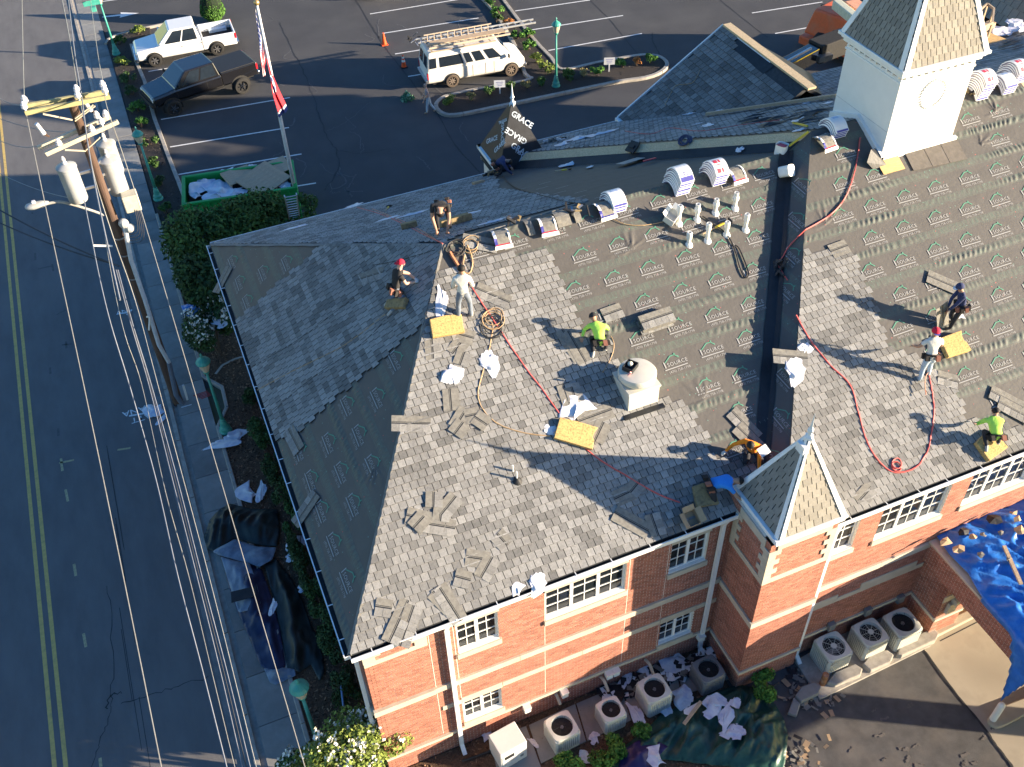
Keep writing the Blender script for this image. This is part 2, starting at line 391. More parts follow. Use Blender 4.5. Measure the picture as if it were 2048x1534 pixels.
# ------------------------------------------------ planting beds and kerbs
def bed(name, pts, m, z=.1, dens=3.0, mound=.06):
    """a bed as a bumpy sheet, with chips lying on it"""
    P = [(p.x, p.y) for p in pts]; xs = [p[0] for p in P]; ys = [p[1] for p in P]
    if sum(P[i][0]*P[(i+1) % len(P)][1]-P[(i+1) % len(P)][0]*P[i][1] for i in range(len(P))) < 0: P.reverse()
    o = sheet(name, [Vec((p[0], p[1], z)) for p in P], m, thick=.12); o['kind'] = 'structure'
    c = MB(); nchip = int(abs(sum(P[i][0]*P[(i+1) % len(P)][1]-P[(i+1) % len(P)][0]*P[i][1] for i in range(len(P))))/2*dens)
    for i in range(min(nchip, 9000)):
        x, yv = rng.uniform(min(xs), max(xs)), rng.uniform(min(ys), max(ys))
        if not inside((x, yv), P): continue
        a = rng.uniform(0, 6.3); l = rng.uniform(.02, .06); w_ = rng.uniform(.01, .025); t = rng.uniform(0, .02)
        u = Vec((cos(a)*l, sin(a)*l, rng.uniform(-.015, .015))); q = Vec((-sin(a)*w_, cos(a)*w_, rng.uniform(-.015, .015))); p = Vec((x, yv, z+.008+t))
        c.add([p-u-q, p+u-q, p+u+q, p-u+q], [(0, 1, 2, 3)], t=rng.choice((.5, .8, 1.2, 1.8, 2.4)))
    if c.v:
        k = c.build('mulch_chips', mat('chip_'+m.name, {'black_mulch': (.04, .033, .03), 'brown_mulch': (.115, .068, .04)}.get(m.name, (.1, .1, .1)), .95, tint=True, var=.3, sc=20), o, w=True); k['kind'] = 'stuff'
    return o
bedA_o = atp([(206, 62), (214, 84), (300, 56), (303, 78), (262, 92), (275, 130), (290, 165), (310, 240), (340, 322), (365, 384), (372, 404), (318, 480)])
bedA_o = [Vec((-.9, p.y, 0)) if p.x < -.4 else p for p in bedA_o]
bedA = bed('mulch_bed', bedA_o, M_dmulch, z=.1, dens=40)
kerb_run('', atp([(212, 90), (217, 82), (232, 73), (297, 57), (330, 50)]), .16, .14, bedA, M_kerb)
kerb_run('', atp([(300, 92), (263, 92), (275, 130), (290, 165), (310, 240), (340, 322), (365, 384), (375, 412)]), .2, .14, bedA, M_kerb)
isl = atp([(872, 214), (884, 199), (905, 192), (940, 184), (1000, 174), (1062, 161), (1050, 150), (1030, 95), (1010, 60), (985, 20), (950, -22), (990, -28), (1005, 0), (1062, 75), (1102, 118), (1125, 142), (1190, 129), (1268, 115), (1300, 113), (1322, 118), (1334, 131), (1322, 146), (1290, 158), (1230, 167), (1120, 190), (1000, 215), (915, 232), (885, 229)])
island = bed('planting_island', isl, M_dmulch, z=.1, dens=22)
cm = catmull(isl, 3, True)
kerb_run('', [(p.x, p.y) for p in cm], .22, .15, island, M_kerb, closed=True)
# bed along the west wall
bw = [Vec((-.82, 5, 0)), Vec((.98, 5, 0)), Vec((.98, 30.4, 0)), Vec((.6, 45, 0)), Vec((-.82, 41, 0)), Vec((-.82, 31.5, 0)), Vec((-.25, 30.6, 0)), Vec((-.3, 29.6, 0)), Vec((-.82, 28.8, 0))]
westbed = bed('mulch_bed', bw, M_bmulch, z=.09, dens=150)
kerb_run('', [(-.9, 5), (-.9, 28.6), (-.38, 29.5), (-.33, 30.7), (-.9, 31.6), (-.9, 44)], .14, .15, westbed, M_kerb, step=3.5)
kerb_run('', [tuple(p)[:2] for p in atp([(432, 752), (446, 734), (470, 722), (490, 716)])], .1, .13, westbed, M_kerb)
# front bed, pads
front = bed('mulch_bed', [Vec((-.82, 4.8, 0)), Vec((9.2, 4.8, 0)), Vec((10.2, 11.2, 0)), Vec((11.1, 11.6, 0)), Vec((11.15, 13.1, 0)), Vec((1.0, 13.1, 0)), Vec((1, 10, 0)), Vec((-.82, 10, 0))], M_bmulch, z=.05, dens=60)
pads = []
for pp in ([(980, 1478), (1052, 1452), (1082, 1534), (1003, 1580)], [(1058, 1450), (1150, 1408), (1172, 1482), (1082, 1526)], [(1153, 1407), (1240, 1370), (1262, 1440), (1175, 1481)], [(1243, 1369), (1350, 1324), (1362, 1392), (1265, 1438)], [(1353, 1323), (1450, 1288), (1470, 1352), (1366, 1390)]):
    pads.append(sheet('concrete_pad', [at(x, y2, .09) for x, y2 in pp], M_conc, thick=.1)); pads[-1]['kind'] = 'structure'
sheet('concrete_pad', [at(x, y2, .08) for x, y2 in ((1590, 1322), (1640, 1398), (1862, 1290), (1822, 1188))], M_kerb, thick=.09)['kind'] = 'structure'
apron = sheet('concrete_apron', [(18.05, 11.7, 0), (17.3, 10.55, 0), *[tuple(at(x, y2)) for x, y2 in ((1850, 1302), (1905, 1378), (1965, 1452), (2000, 1500), (2030, 1540), (2120, 1660))], (40, 2, 0), (40, 11.7, 0)], M_apron, z=.0, kind='structure')
crack(apron, [(1850, 1302), (1905, 1378), (1965, 1452), (2000, 1500), (2030, 1540)], .07, jit=.01, z=.006)
line(apron, (1880, 1282), (2010, 1216), .03, M_crack, 'tar_seam', z=.005)
for i in range(16):
    x, yv = rng.uniform(1620, 1980), rng.uniform(1400, 1534)
    crack(lot, [(x, yv), (x+rng.uniform(5, 20), yv-rng.uniform(2, 10))], rng.uniform(.03, .14), mat('dust_streak', (.135, .122, .11), .95, var=.2, sc=20), 'dust_streak', jit=.04, z=.002)
# ================================================================== BUILDING
BL = Vec((1.0, 13.14, 0.0))
bld = thing('brick_building', 'long two storey red brick building with hipped grey roof half stripped to printed underlayment', 'building', BL)
M_mort = mat('mortar', (.74, .68, .60), .95, var=.12, sc=20, bump=.3, bs=200)
M_brick = mat('brick_red', (.37, .155, .105), .9, tint=True, var=.22, sc=30, bump=.3, bs=160)
M_stone = mat('cast_stone', (.50, .445, .35), .88, var=.09, sc=4, bump=.15, bs=90, dirt=(.40, .35, .27), ds=1.4, dw=.5)
M_trim = mat('white_trim', (.80, .80, .78), .55, var=.04, sc=6, dirt=(.62, .60, .55), ds=2.5, dw=.3)
M_glass = mat('dark_glass', (.012, .016, .02), .06, var=.3, sc=2, spec=.6)
M_room = mat('dim_room', (.05, .045, .035), .9, var=.5, sc=3)
M_gut = mat('gutter_dark', (.03, .033, .037), .6, var=.4, sc=9)
M_osb = mat('osb_board', (.60, .46, .28), .85, var=.3, sc=24, bump=.35, bs=90, st=(1, 2.2, 1), dirt=(.3, .21, .11), ds=12, dw=.5)
M_memb = mat('black_membrane', (.014, .016, .02), .5, var=.4, sc=3, bump=.25, bs=14)
# the tabs: three tones of one slate-look shingle
M_tab = mat('grey_shingle', (.255, .25, .238), .9, tint=True, var=.18, sc=14, bump=.55, bs=260, spec=.25)
M_tabr = mat('grey_shingle_single', (.255, .25, .238), .9, rnd=.26, var=.14, sc=14, bump=.55, bs=260, spec=.25)
M_sedge = mat('shingle_edge', (.03, .029, .028), .9, var=.3)
M_felt = mat('shingle_back', (.205, .195, .172), .92, var=.25, sc=9, bump=.4, bs=200)
def frame(O, U, Vv):
    U = Vec(U).normalized(); Vv = Vec(Vv).normalized(); N = U.cross(Vv); R = Matrix((U, Vv, N)).transposed()
    return R
class Face:
    """planar roof face; local u along the eave, v up the slope"""
    def __init__(s, name, pts, parent=bld, thick=.14, m=None):
        s.pts = [Vec(p) for p in pts]; s.O = s.pts[0]; U = (s.pts[1]-s.pts[0]).normalized()
        n = Vec((0, 0, 0))
        for i in range(1, len(s.pts)-1): n += (s.pts[i]-s.O).cross(s.pts[i+1]-s.O)
        s.N = n.normalized(); s.U = U; s.V = s.N.cross(U); s.R = Matrix((s.U, s.V, s.N)).transposed(); s.q = s.R.to_quaternion()
        s.poly = [((p-s.O).dot(s.U), (p-s.O).dot(s.V)) for p in s.pts]
        b = MB(); P = [Vec((u, v, 0)) for u, v in s.poly]; b.prism([p-Vec((0, 0, thick)) for p in P], (0, 0, thick))
        s.par = parent; s.o = link(name, b.mesh(name, m or M_osb), parent, loc=s.O-Vec(parent.location), rot=s.q)
    def uv(s, px, py, h=0.0):
        p = on(px, py, s.O+s.N*h, s.N)-s.O; return (p.dot(s.U), p.dot(s.V))
    def w(s, u, v, h=0.0): return s.O+s.U*u+s.V*v+s.N*h
    def p(s, px, py, h=0.0): u, v = s.uv(px, py, h); return s.w(u, v, h)
    def child(s, name, me, u=0, v=0, h=0, rz=0.0, top=False):
        """part of the roof slope (local frame) or, with top=True, a free object lying on it"""
        q = s.q @ Matrix.Rotation(rz, 3, 'Z').to_quaternion()
        if top: return link(name, me, None, loc=s.w(u, v, h), rot=q)
        return link(name, me, s.o, loc=(u, v, h), rot=(0, 0, rz))
W0 = (0.74, 13.0, 6.75)
WA = Vec((6.5, 21.55, 11.03))                                  # west end of the ridge
KM, CM = .74256, -2.1218                                       # z of the mid block's west slope = CM + KM x
xv = (11.03-CM)/KM; xh = (11.55-CM)/KM
VB = Vec(((6.75-CM)/KM, 13.0, 6.75)); HB = Vec(((6.65-CM)/KM, 11.75, 6.65))
VT = Vec((xv, 21.55, 11.03)); HT = Vec((xh, 21.55, 11.55))
VBb = Vec(((6.75-CM)/KM, 30.6, 6.75)); HBb = Vec(((6.5-CM)/KM, 32.3, 6.5))
XE = 37.0
fW = Face('roof_slope', [W0, VB, VT, WA])
fWest = Face('roof_slope', [(0.78, 30.6, 6.75), W0, WA])
fWb = Face('roof_slope', [VBb, (0.78, 30.6, 6.75), WA, VT])
fM = Face('roof_slope', [HB, (XE, 11.75, 6.65), (XE-6.6, 21.55, 11.55), HT])
fMb = Face('roof_slope', [(XE, 32.3, 6.5), HBb, HT, (XE-6.6, 21.55, 11.55)])
fMw = Face('roof_slope', [HBb, HB, HT], thick=.05)
Face('roof_slope', [(XE, 11.75, 6.65), (XE, 32.3, 6.5), (XE-6.6, 21.55, 11.55)])
# ------------------------------------------------ underlayment sheets
def under_mat(name, base):
    M = bpy.data.materials.new(name); M.use_nodes = True; nt = M.node_tree; N = nt.nodes; L = nt.links; B = N['Principled BSDF']
    tc = N.new('ShaderNodeTexCoord'); sx = N.new('ShaderNodeSeparateXYZ'); L.new(tc.outputs['Object'], sx.inputs[0])
    def mth(op, a, b=None, c=None):
        n = N.new('ShaderNodeMath'); n.operation = op
        for i, x in enumerate((a, b, c)):
            if x is None: continue
            if isinstance(x, (int, float)): n.inputs[i].default_value = x
            else: L.new(x, n.inputs[i])
        return n.outputs[0]
    nz = N.new('ShaderNodeTexNoise'); nz.inputs['Scale'].default_value = .8; L.new(tc.outputs['Object'], nz.inputs['Vector'])
    v = mth('ADD', sx.outputs[1], mth('MULTIPLY', nz.outputs[0], .05))
    fr = mth('FRACT', mth('DIVIDE', v, .94))
    line1 = mth('LESS_THAN', fr, .014)
    line2 = mth('MULTIPLY', mth('GREATER_THAN', fr, .045), mth('LESS_THAN', fr, .056))
    line3 = mth('MULTIPLY', mth('GREATER_THAN', fr, .27), mth('LESS_THAN', fr, .279))
    brk = N.new('ShaderNodeTexNoise'); brk.inputs['Scale'].default_value = 5; brk.inputs['Detail'].default_value = 5; L.new(tc.outputs['Object'], brk.inputs['Vector'])
    lines = mth('MULTIPLY', mth('MAXIMUM', line1, mth('MAXIMUM', line2, line3)), mth('GREATER_THAN', brk.outputs[0], .44))
    band = mth('MULTIPLY', mth('GREATER_THAN', fr, .056), mth('LESS_THAN', fr, .27))
    mp = N.new('ShaderNodeMapping'); mp.inputs['Scale'].default_value = (34, 5, 1); L.new(tc.outputs['Object'], mp.inputs[0])
    st = N.new('ShaderNodeTexNoise'); st.inputs['Scale'].default_value = 1; st.inputs['Detail'].default_value = 3; L.new(mp.outputs[0], st.inputs['Vector'])
    strk = mth('MULTIPLY', band, mth('MULTIPLY', mth('GREATER_THAN', st.outputs[0], .52), .8))
    g = mth('MAXIMUM', lines, strk)
    # printed tick marks and cap nails
    vo = N.new('ShaderNodeTexVoronoi'); vo.inputs['Scale'].default_value = 5.2; vo.inputs['Randomness'].default_value = .55; L.new(tc.outputs['Object'], vo.inputs['Vector'])
    dot = mth('LESS_THAN', vo.outputs['Distance'], .085)
    sxc = N.new('ShaderNodeSeparateXYZ'); L.new(vo.outputs['Color'], sxc.inputs[0])
    isr = mth('MULTIPLY', dot, mth('GREATER_THAN', sxc.outputs[0], .78)); isg = mth('MULTIPLY', dot, mth('LESS_THAN', sxc.outputs[0], .45))
    n2 = N.new('ShaderNodeTexNoise'); n2.inputs['Scale'].default_value = 2.2; n2.inputs['Detail'].default_value = 6; L.new(tc.outputs['Object'], n2.inputs['Vector'])
    def mix(f, a, b):
        m = N.new('ShaderNodeMix'); m.data_type = 'RGBA'
        if isinstance(f, (int, float)): m.inputs[0].default_value = f
        else: L.new(f, m.inputs[0])
        for k, x in ((6, a), (7, b)):
            if isinstance(x, tuple): m.inputs[k].default_value = (*x, 1)
            else: L.new(x, m.inputs[k])
        return m.outputs[2]
    c = mix(n2.outputs[0], tuple(x*.82 for x in base), tuple(x*1.18 for x in base))
    c = mix(mth('MULTIPLY', band, .25), c, (.105, .12, .10))
    c = mix(mth('MULTIPLY', g, .3), c, (.12, .22, .16)); c = mix(mth('MULTIPLY', isg, .7), c, (.16, .30, .24)); c = mix(mth('MULTIPLY', isr, .8), c, (.50, .10, .09))
    L.new(c, B.inputs['Base Color']); B.inputs['Roughness'].default_value = .62; B.inputs['Specular IOR Level'].default_value = .35
    bn = N.new('ShaderNodeTexNoise'); bn.inputs['Scale'].default_value = 9; bn.inputs['Detail'].default_value = 6; L.new(tc.outputs['Object'], bn.inputs['Vector'])
    bp = N.new('ShaderNodeBump'); bp.inputs['Strength'].default_value = .25; bp.inputs['Distance'].default_value = .03; L.new(bn.outputs[0], bp.inputs['Height']); L.new(bp.outputs[0], B.inputs['Normal'])
    return M
M_under = under_mat('printed_underlayment', (.098, .091, .083))
M_synth = mat('grey_underlayment', (.085, .08, .075), .7, var=.12, sc=3, bump=.3, bs=7)
def wrinkle(u, v, pulls=()):
    """height of the loose sheet: crimped bands at the laps, broad slack waves, a few gathered pulls"""
    fr = ((v+.025) % .94)/.94; band = np.clip(1-np.abs(fr-.163)/.12, 0, 1)**.6
    ph = u*10.5+1.5*np.sin(v*3)+5*vnoise(u*.7, v*1.1)
    cr = np.abs(np.sin(ph*np.pi*.5+2.5*(vnoise(u*3.1, v*2.0)-.5)))**2
    amp = np.clip(vnoise(u*.55+7, v*.9+3)*2.0-.45, .12, 1.2)
    h = band*cr*.030*amp
    h = h+.012*fbm(u*1.3+v*.5, v*1.9, 3)*np.clip(vnoise(u*.4+40, v*.4)*2-.3, 0, 1.3)
    for (pu, pv, pr, pa, dr) in pulls:
        du, dv = u-pu, v-pv; r = np.hypot(du, dv)+1e-6; th = np.arctan2(dv, du)
        w = np.exp(-(r/pr)**2)*np.clip(np.cos((th-dr)*1.25), 0, 1)
        h = h+.4*pa*w*(.2+.8*np.abs(np.sin(th*6+3*vnoise(r*4, th*2)))**2.5)*np.clip(r/.05, 0, 1)
    return np.maximum(h, 0)+.006
def under_sheet(face, bl, br, tr, tl, m, step=.055, pulls=(), name='underlayment', wr=1.0):
    """bl.. are (u, v) corners; the sheet follows them as a bilinear patch"""
    bl, br, tr, tl = [np.array(q) for q in (bl, br, tr, tl)]
    nu = int(max(np.linalg.norm(br-bl), np.linalg.norm(tr-tl))/step)+2; nv = int(max(np.linalg.norm(tl-bl), np.linalg.norm(tr-br))/step)+2
    s, t = np.meshgrid(np.linspace(0, 1, nu), np.linspace(0, 1, nv)); s = s[..., None]; t = t[..., None]
    P = (bl*(1-s)+br*s)*(1-t)+(tl*(1-s)+tr*s)*t
    h = wrinkle(P[..., 0], P[..., 1], pulls)*wr if wr else np.full(P.shape[:2], .006)
    vs = np.concatenate([P, h[..., None]], -1).reshape(-1, 3)
    i = np.arange(nu*nv).reshape(nv, nu); f = np.stack([i[:-1, :-1], i[:-1, 1:], i[1:, 1:], i[1:, :-1]], -1).reshape(-1, 4)
    me = bpy.data.meshes.new(name); me.from_pydata(vs.tolist(), [], f.tolist()); me.materials.append(m); me.polygons.foreach_set('use_smooth', [True]*len(f)); me.update()
    return link(name, me, face.par, loc=face.O-Vec(face.par.location), rot=face.q)
P_ = fW.poly
pullW = [(*fW.uv(1262, 500), .5, .13, 1.2), (*fW.uv(1258, 745), .45, .10, .2), (*fW.uv(1255, 655), .35, .1, .8), (*fW.uv(1410, 800), .6, .07, 1.6), (*fW.uv(1395, 440), .3, .07, 1.5), (*fW.uv(1345, 500), .3, .06, 1.2)]
usW = under_sheet(fW, P_[0], P_[1], P_[2], P_[3], M_under, .04, pullW)
P_ = fWest.poly
usWest = under_sheet(fWest, P_[0], P_[1], P_[2], P_[2], M_under, .06, [(*fWest.uv(752, 930), .5, .14, 4.4)])
P_ = fM.poly
pullM = [(*fM.uv(1650, 450), .5, .12, 1.0), (*fM.uv(1990, 225), .4, .16, 1.2), (*fM.uv(1960, 290), .5, .12, .4)]
uMx = fM.uv(2120, 700)[0]
usM = under_sheet(fM, P_[0], (uMx+4, 0), (min(uMx+4, P_[2][0]), P_[2][1]), P_[3], M_under, .045, pullM)
# grey synthetic on the upper part of the back slope
P_ = fWb.poly
usWb = under_sheet(fWb, P_[0], P_[1], P_[2], P_[3], M_synth, .12, (), wr=.5)
P_ = fMb.poly
usMb = under_sheet(fMb, P_[0], P_[1], P_[2], P_[3], M_synth, .3, (), wr=.0)
# black membrane along the valley, on both sides of it
mwA, mwB, mwC = fMw.poly
vb_uv = ((VB-fMw.O).dot(fMw.U), (VB-fMw.O).dot(fMw.V)); vt_uv = ((VT-fMw.O).dot(fMw.U), (VT-fMw.O).dot(fMw.V)); vbb_uv = ((VBb-fMw.O).dot(fMw.U), (VBb-fMw.O).dot(fMw.V))
usMw = under_sheet(fMw, vb_uv, mwB, mwC, vt_uv, M_under, .05, (), wr=.6)
def strip(face, a, b, w0, w1, m, name, h=.02):
    a, b = Vec((*a, 0)), Vec((*b, 0)); d = (b-a).normalized(); n = Vec((-d.y, d.x, 0))
    k = 24; vs = []
    for i in range(k+1):
        p = a.lerp(b, i/k); e0 = rng.uniform(-.012, .012); e1 = rng.uniform(-.012, .012); vs += [p+n*(w0+e0)+Vec((0, 0, h)), p+n*(w1+e1)+Vec((0, 0, h+.003))]
    me = MB().add(vs, [(2*i, 2*i+1, 2*i+3, 2*i+2) if w1 < w0 else (2*i+1, 2*i, 2*i+2, 2*i+3) for i in range(k)]).mesh(name, m)
    return link(name, me, face.par, loc=face.O-Vec(face.par.location), rot=face.q)
W_vb, W_vt = fW.poly[1], fW.poly[2]
strip(fW, W_vb, W_vt, 0, .30, M_memb, 'valley_membrane', .034)
strip(fMw, vb_uv, vt_uv, .0, -.16, M_memb, 'valley_membrane', .03)
# rear half of the hip slope: membrane below, bare board above
def quadpart(face, pts, m, name, h=.012, thick=.0):
    b = MB(); P = [Vec((*q, h)) for q in pts]
    if thick: b.prism(P, (0, 0, thick))
    else: b.add(P, [tuple(range(len(P)))])
    return link(name, b.mesh(name, m), face.par, loc=face.O-Vec(face.par.location), rot=face.q)
L_ = lambda a, b, t: (a[0]+(b[0]-a[0])*t, a[1]+(b[1]-a[1])*t)
mid0, mid1 = L_(vbb_uv, mwA, .52), L_(vt_uv, mwC, .52)
quadpart(fMw, [vbb_uv, mid0, mid1, vt_uv], M_memb, 'valley_membrane', .014)
ub0, ub1 = mid0, mid1
for i in range(3):
    t0, t1 = i/3+.001, (i+1)/3-.001
    quadpart(fMw, [L_(mid0, mid1, t0), L_(mwA, mwC, t0), L_(mwA, mwC, t1), L_(mid0, mid1, t1)], M_osb, 'decking_board', .004, .014)
# ------------------------------------------------ printed logos
M_print = mat('white_print', (.34, .34, .335), .7, var=.12, sc=30)
M_gprint = mat('green_print', (.09, .27, .18), .7, var=.15, sc=30)
def logo_meshes():
    a = text_mesh('1', .25, 'logo_one', M_print, 'CENTER', thin=.004); b = text_mesh('SOURCE', .155, 'logo_word', M_print, 'LEFT', space=1.1, thin=.0); c = text_mesh('(470) 758-1798', .105, 'logo_number', M_print, 'CENTER', thin=-.001)
    L = MB()
    def put(me, dx, dy, mi):
        L.add([(v.co.x+dx, v.co.y+dy, 0) for v in me.vertices], [tuple(p.vertices) for p in me.polygons], mi)
    put(a, -.28, .03, 0); put(b, -.215, .015, 0); put(c, .08, -.2, 0)
    L.add([(-.33, -.115, 0), (.37, -.115, 0), (.37, -.09, 0), (-.33, -.09, 0)], [(0, 1, 2, 3)], 0)
    H = [(-.27, .1), (-.23, .1), (-.02, .235), (.1, .235), (.19, .14), (.22, .155), (.11, .262), (-.035, .262)]
    L.add([(x, y, 0) for x, y in H], [(0, 1, 2, 7), (2, 3, 6, 7), (3, 4, 5, 6)], 1)
    L.add([(.1, .25, 0), (.135, .23, 0), (.135, .3, 0), (.1, .3, 0)], [(0, 1, 2, 3)], 1)
    return L.mesh('printed_logo', [M_print, M_gprint])
LOGO = logo_meshes()
def logos(face, sheet_o, ok, du=1.16, dv=.94, v0=.62, u0=.4, um=40, vm=11, rz=0.0):
    for j in range(int(vm/dv)):
        for i in range(-2, int(um/du)):
            u = u0+i*du+(du/2 if j % 2 else 0)+rng.uniform(-.03, .03); v = v0+j*dv+rng.uniform(-.02, .02)
            if not ok(u, v): continue
            h = float(wrinkle(np.array(u), np.array(v)))+.012
            link('printed_logo', LOGO, sheet_o, loc=(u, v, h), rot=(0, 0, rz+rng.uniform(-.02, .02)))
def inset(poly, d):
    c = (sum(p[0] for p in poly)/len(poly), sum(p[1] for p in poly)/len(poly))
    return [(p[0]+(c[0]-p[0])*d, p[1]+(c[1]-p[1])*d) for p in poly]
# ------------------------------------------------ shingled regions (outlines read off the photograph, laid on the real slopes)
def region(face, pts): return [face.uv(*p) for p in pts]
rW = region(fW, [(700, 1318), (715, 1120), (770, 905), (845, 640), (866, 540), (1098, 496), (1120, 560), (1150, 620), (1165, 672), (1215, 660), (1236, 735), (1262, 790), (1372, 800), (1390, 838), (1408, 862), (1425, 905), (1436, 925), (1520, 905), (1540, 1010), (1500, 1040), (1100, 1170)])
rWest = region(fWest, [(430, 655), (470, 648), (560, 565), (654, 482), (900, 470), (878, 560), (868, 632), (745, 735), (590, 872), (520, 885)])
rM = region(fM, [(1582, 512), (1690, 487), (1712, 520), (1730, 560), (1760, 640), (1775, 690), (1842, 720), (1900, 755), (1935, 835), (2012, 850), (2060, 860), (2080, 900), (1700, 1050), (1480, 1060), (1545, 890)])
rWb = region(fWb, [(415, 490), (720, 400), (985, 335), (1000, 380), (1180, 403), (1130, 412), (940, 462), (885, 487)])
SINGLE = [0]
def tabmesh(w, e, lift=.014, name='shingle', m=None):
    g = .009; b = MB().add([(0, 0, .002), (w, 0, .002), (w, e, 0), (0, e, 0), (0, 0, lift), (w, 0, lift), (w, e, .003), (0, e, .003)], [(0, 1, 5, 4), (1, 2, 6, 5), (3, 0, 4, 7)], 1)
    b.add([(0, 0, lift), (w, 0, lift), (w, e, .003), (0, e, .003)], [(0, 1, 2, 3)], 0); b.add([(-g, -.004, .001), (w+g, -.004, .001), (w+g, e, .001), (-g, e, .001)], [(0, 1, 2, 3)], 1)
    return b.mesh(name, [m or M_tabr, M_sedge])
TAB = tabmesh(.189, .212, .026)
def shingles(face, reg, base, m, w=.205, e=.205, h=.03, nsingle=0, clip=None, jag=True, camz=True, tone=(.62, 1.38), name='shingle', single=None, gap=.016, lift=.026, objs=True, cap=99999):
    clip = clip or face.poly
    us = [p[0] for p in reg]; vs_ = [p[1] for p in reg]; cand = []; b = MB(); r2 = random.Random(int(base*100)+3)
    j0 = max(0, int(min(vs_)/e)); j1 = int(max(vs_)/e)+1; C = Vec(CP)
    for j in range(j0, j1):
        off = r2.uniform(0, w) if False else (j % 2)*w*.5+r2.uniform(-.02, .02)
        run = 0; t = 1.0
        for i in range(int((min(us)-off)/w)-1, int((max(us)-off)/w)+1):
            u0, v0 = i*w+off, j*e
            if run <= 0: t = r2.choice((.7, .86, 1.0, 1.1, 1.18, 1.26)) ; run = r2.choice((1, 1, 2, 2, 3))
            run -= 1; tt = t*r2.uniform(.93, 1.07)
            if not inside((u0+w/2, v0+e/2), reg): continue
            R = [(u0+gap/2, v0), (u0+w-gap/2, v0), (u0+w-gap/2, v0+e+.007), (u0+gap/2, v0+e+.007)]
            Q = clip_convex(R, clip)
            if len(Q) < 3: continue
            full = len(Q) == 4 and abs(Q[0][0]-R[0][0])+abs(Q[2][1]-R[2][1])+abs(Q[1][0]-R[1][0])+abs(Q[0][1]-R[0][1]) < 1e-6
            cand.append((full, (face.w(u0, v0)-C).length if full else 1e9, u0, v0, Q, tt))
    cand.sort(key=lambda c: c[1]); ns = min(nsingle, len(cand))
    for k, (full, d, u0, v0, Q, tt) in enumerate(cand):
        if full and k < ns:
            link(name, single or TAB, face.o, loc=(u0+gap/2, v0, h+r2.uniform(0, .003)), rot=(r2.uniform(-.006, .004), 0, r2.uniform(-.012, .012)))
            continue
        z = lambda p: h+lift*(1-(p[1]-v0)/(e+.007))+.003
        n = len(Q); du = r2.uniform(-.002, .002)
        vs = [(p[0]+du, p[1], h) for p in Q]+[(p[0]+du, p[1], z(p)+r2.uniform(0, .002)) for p in Q]
        b.add(vs, [(a, (a+1) % n, (a+1) % n+n, a+n) for a in range(n)], 1); b.add(vs[n:], [tuple(range(n))], 0, tt)
        Q2 = clip_convex([(u0, v0-.004), (u0+w, v0-.004), (u0+w, v0+e), (u0, v0+e)], clip)
        if len(Q2) > 2: b.add([(p[0], p[1], h-.002) for p in Q2], [tuple(range(len(Q2)))], 1)
    if b.f:
        o = link(name+'_field', b.mesh(name+'_field', [m, M_sedge]), face.o); o['kind'] = 'stuff'
    return cand
shingles(fW, rW, 1, M_tab, nsingle=190)
shingles(fM, rM, 2, M_tab, nsingle=110)
shingles(fWest, rWest, 3, M_tab)
shingles(fWb, rWb, 4, M_tab)
P_ = fMb.poly
hipA, hipB = P_[1], P_[2]
shingles(fMb, [(0, 0), (hipA[0]-.1, 0), (hipB[0]-.3, hipB[1]-.05), (P_[3][0], P_[3][1]-.05)], 5, M_tab, h=.02)
strip(fMb, hipA, hipB, .0, .22, M_memb, 'hip_membrane', .012)
# the sheet prints where the shingles have not come yet
fWi, fMi = inset(fW.poly, .03), inset(fM.poly, .03)
notin = lambda q, reg, du=.22, dv=.14: not any(inside((q[0]+a, q[1]+b), reg) for a in (-du, du) for b in (-dv, dv))
tow = lambda u, v, f: True
logos(fW, usW, lambda u, v: inside((u-.3, v), fWi) and inside((u+.6, v), fWi) and notin((u, v), rW) and v < fW.poly[2][1]-.3, v0=.55, u0=.13)
STX = (19.7, 23.2)
logos(fM, usM, lambda u, v: inside((u-.35, v), fMi) and u < uMx+3 and notin((u, v), rM) and not (STX[0] < fM.w(u, v).x < STX[1] and fM.w(u, v).y > 19.4), v0=.5, u0=.3)
Wi = inset(fWest.poly, .07)
logos(fWest, usWest, lambda u, v: inside((u-.3, v), Wi) and inside((u+.3, v), Wi) and notin((u, v), rWest), v0=.6, u0=.7, um=18)
logos(fMw, usMw, lambda u, v: v > .8 and abs((lambda a, b, p: ((b[0]-a[0])*(p[1]-a[1])-(b[1]-a[1])*(p[0]-a[0]))/math.hypot(b[0]-a[0], b[1]-a[1]))(mwB, mwC, (u, v))-.33) < .14 and u > mwC[0], v0=.3, u0=.1, dv=.83, du=.55)
# rows of printed dashes on the grey sheet
for j in range(7):
    for i in range(9):
        u, v = i*.9+.4*(j % 2)+.3, fWb.poly[2][1]-.6-j*.75
        q = fWb.w(u, v)
        if q.x < 10.5 or not inside((u, v), inset(fWb.poly, .05)) or inside((u, v), rWb): continue
        link('printed_line', MB().add([(-.22, 0, 0), (.22, 0, 0), (.22, .03, 0), (-.22, .03, 0)], [(0, 1, 2, 3)]).mesh('printed_line', M_print), usWb, loc=(u, v, .03), rot=(0, 0, pi))
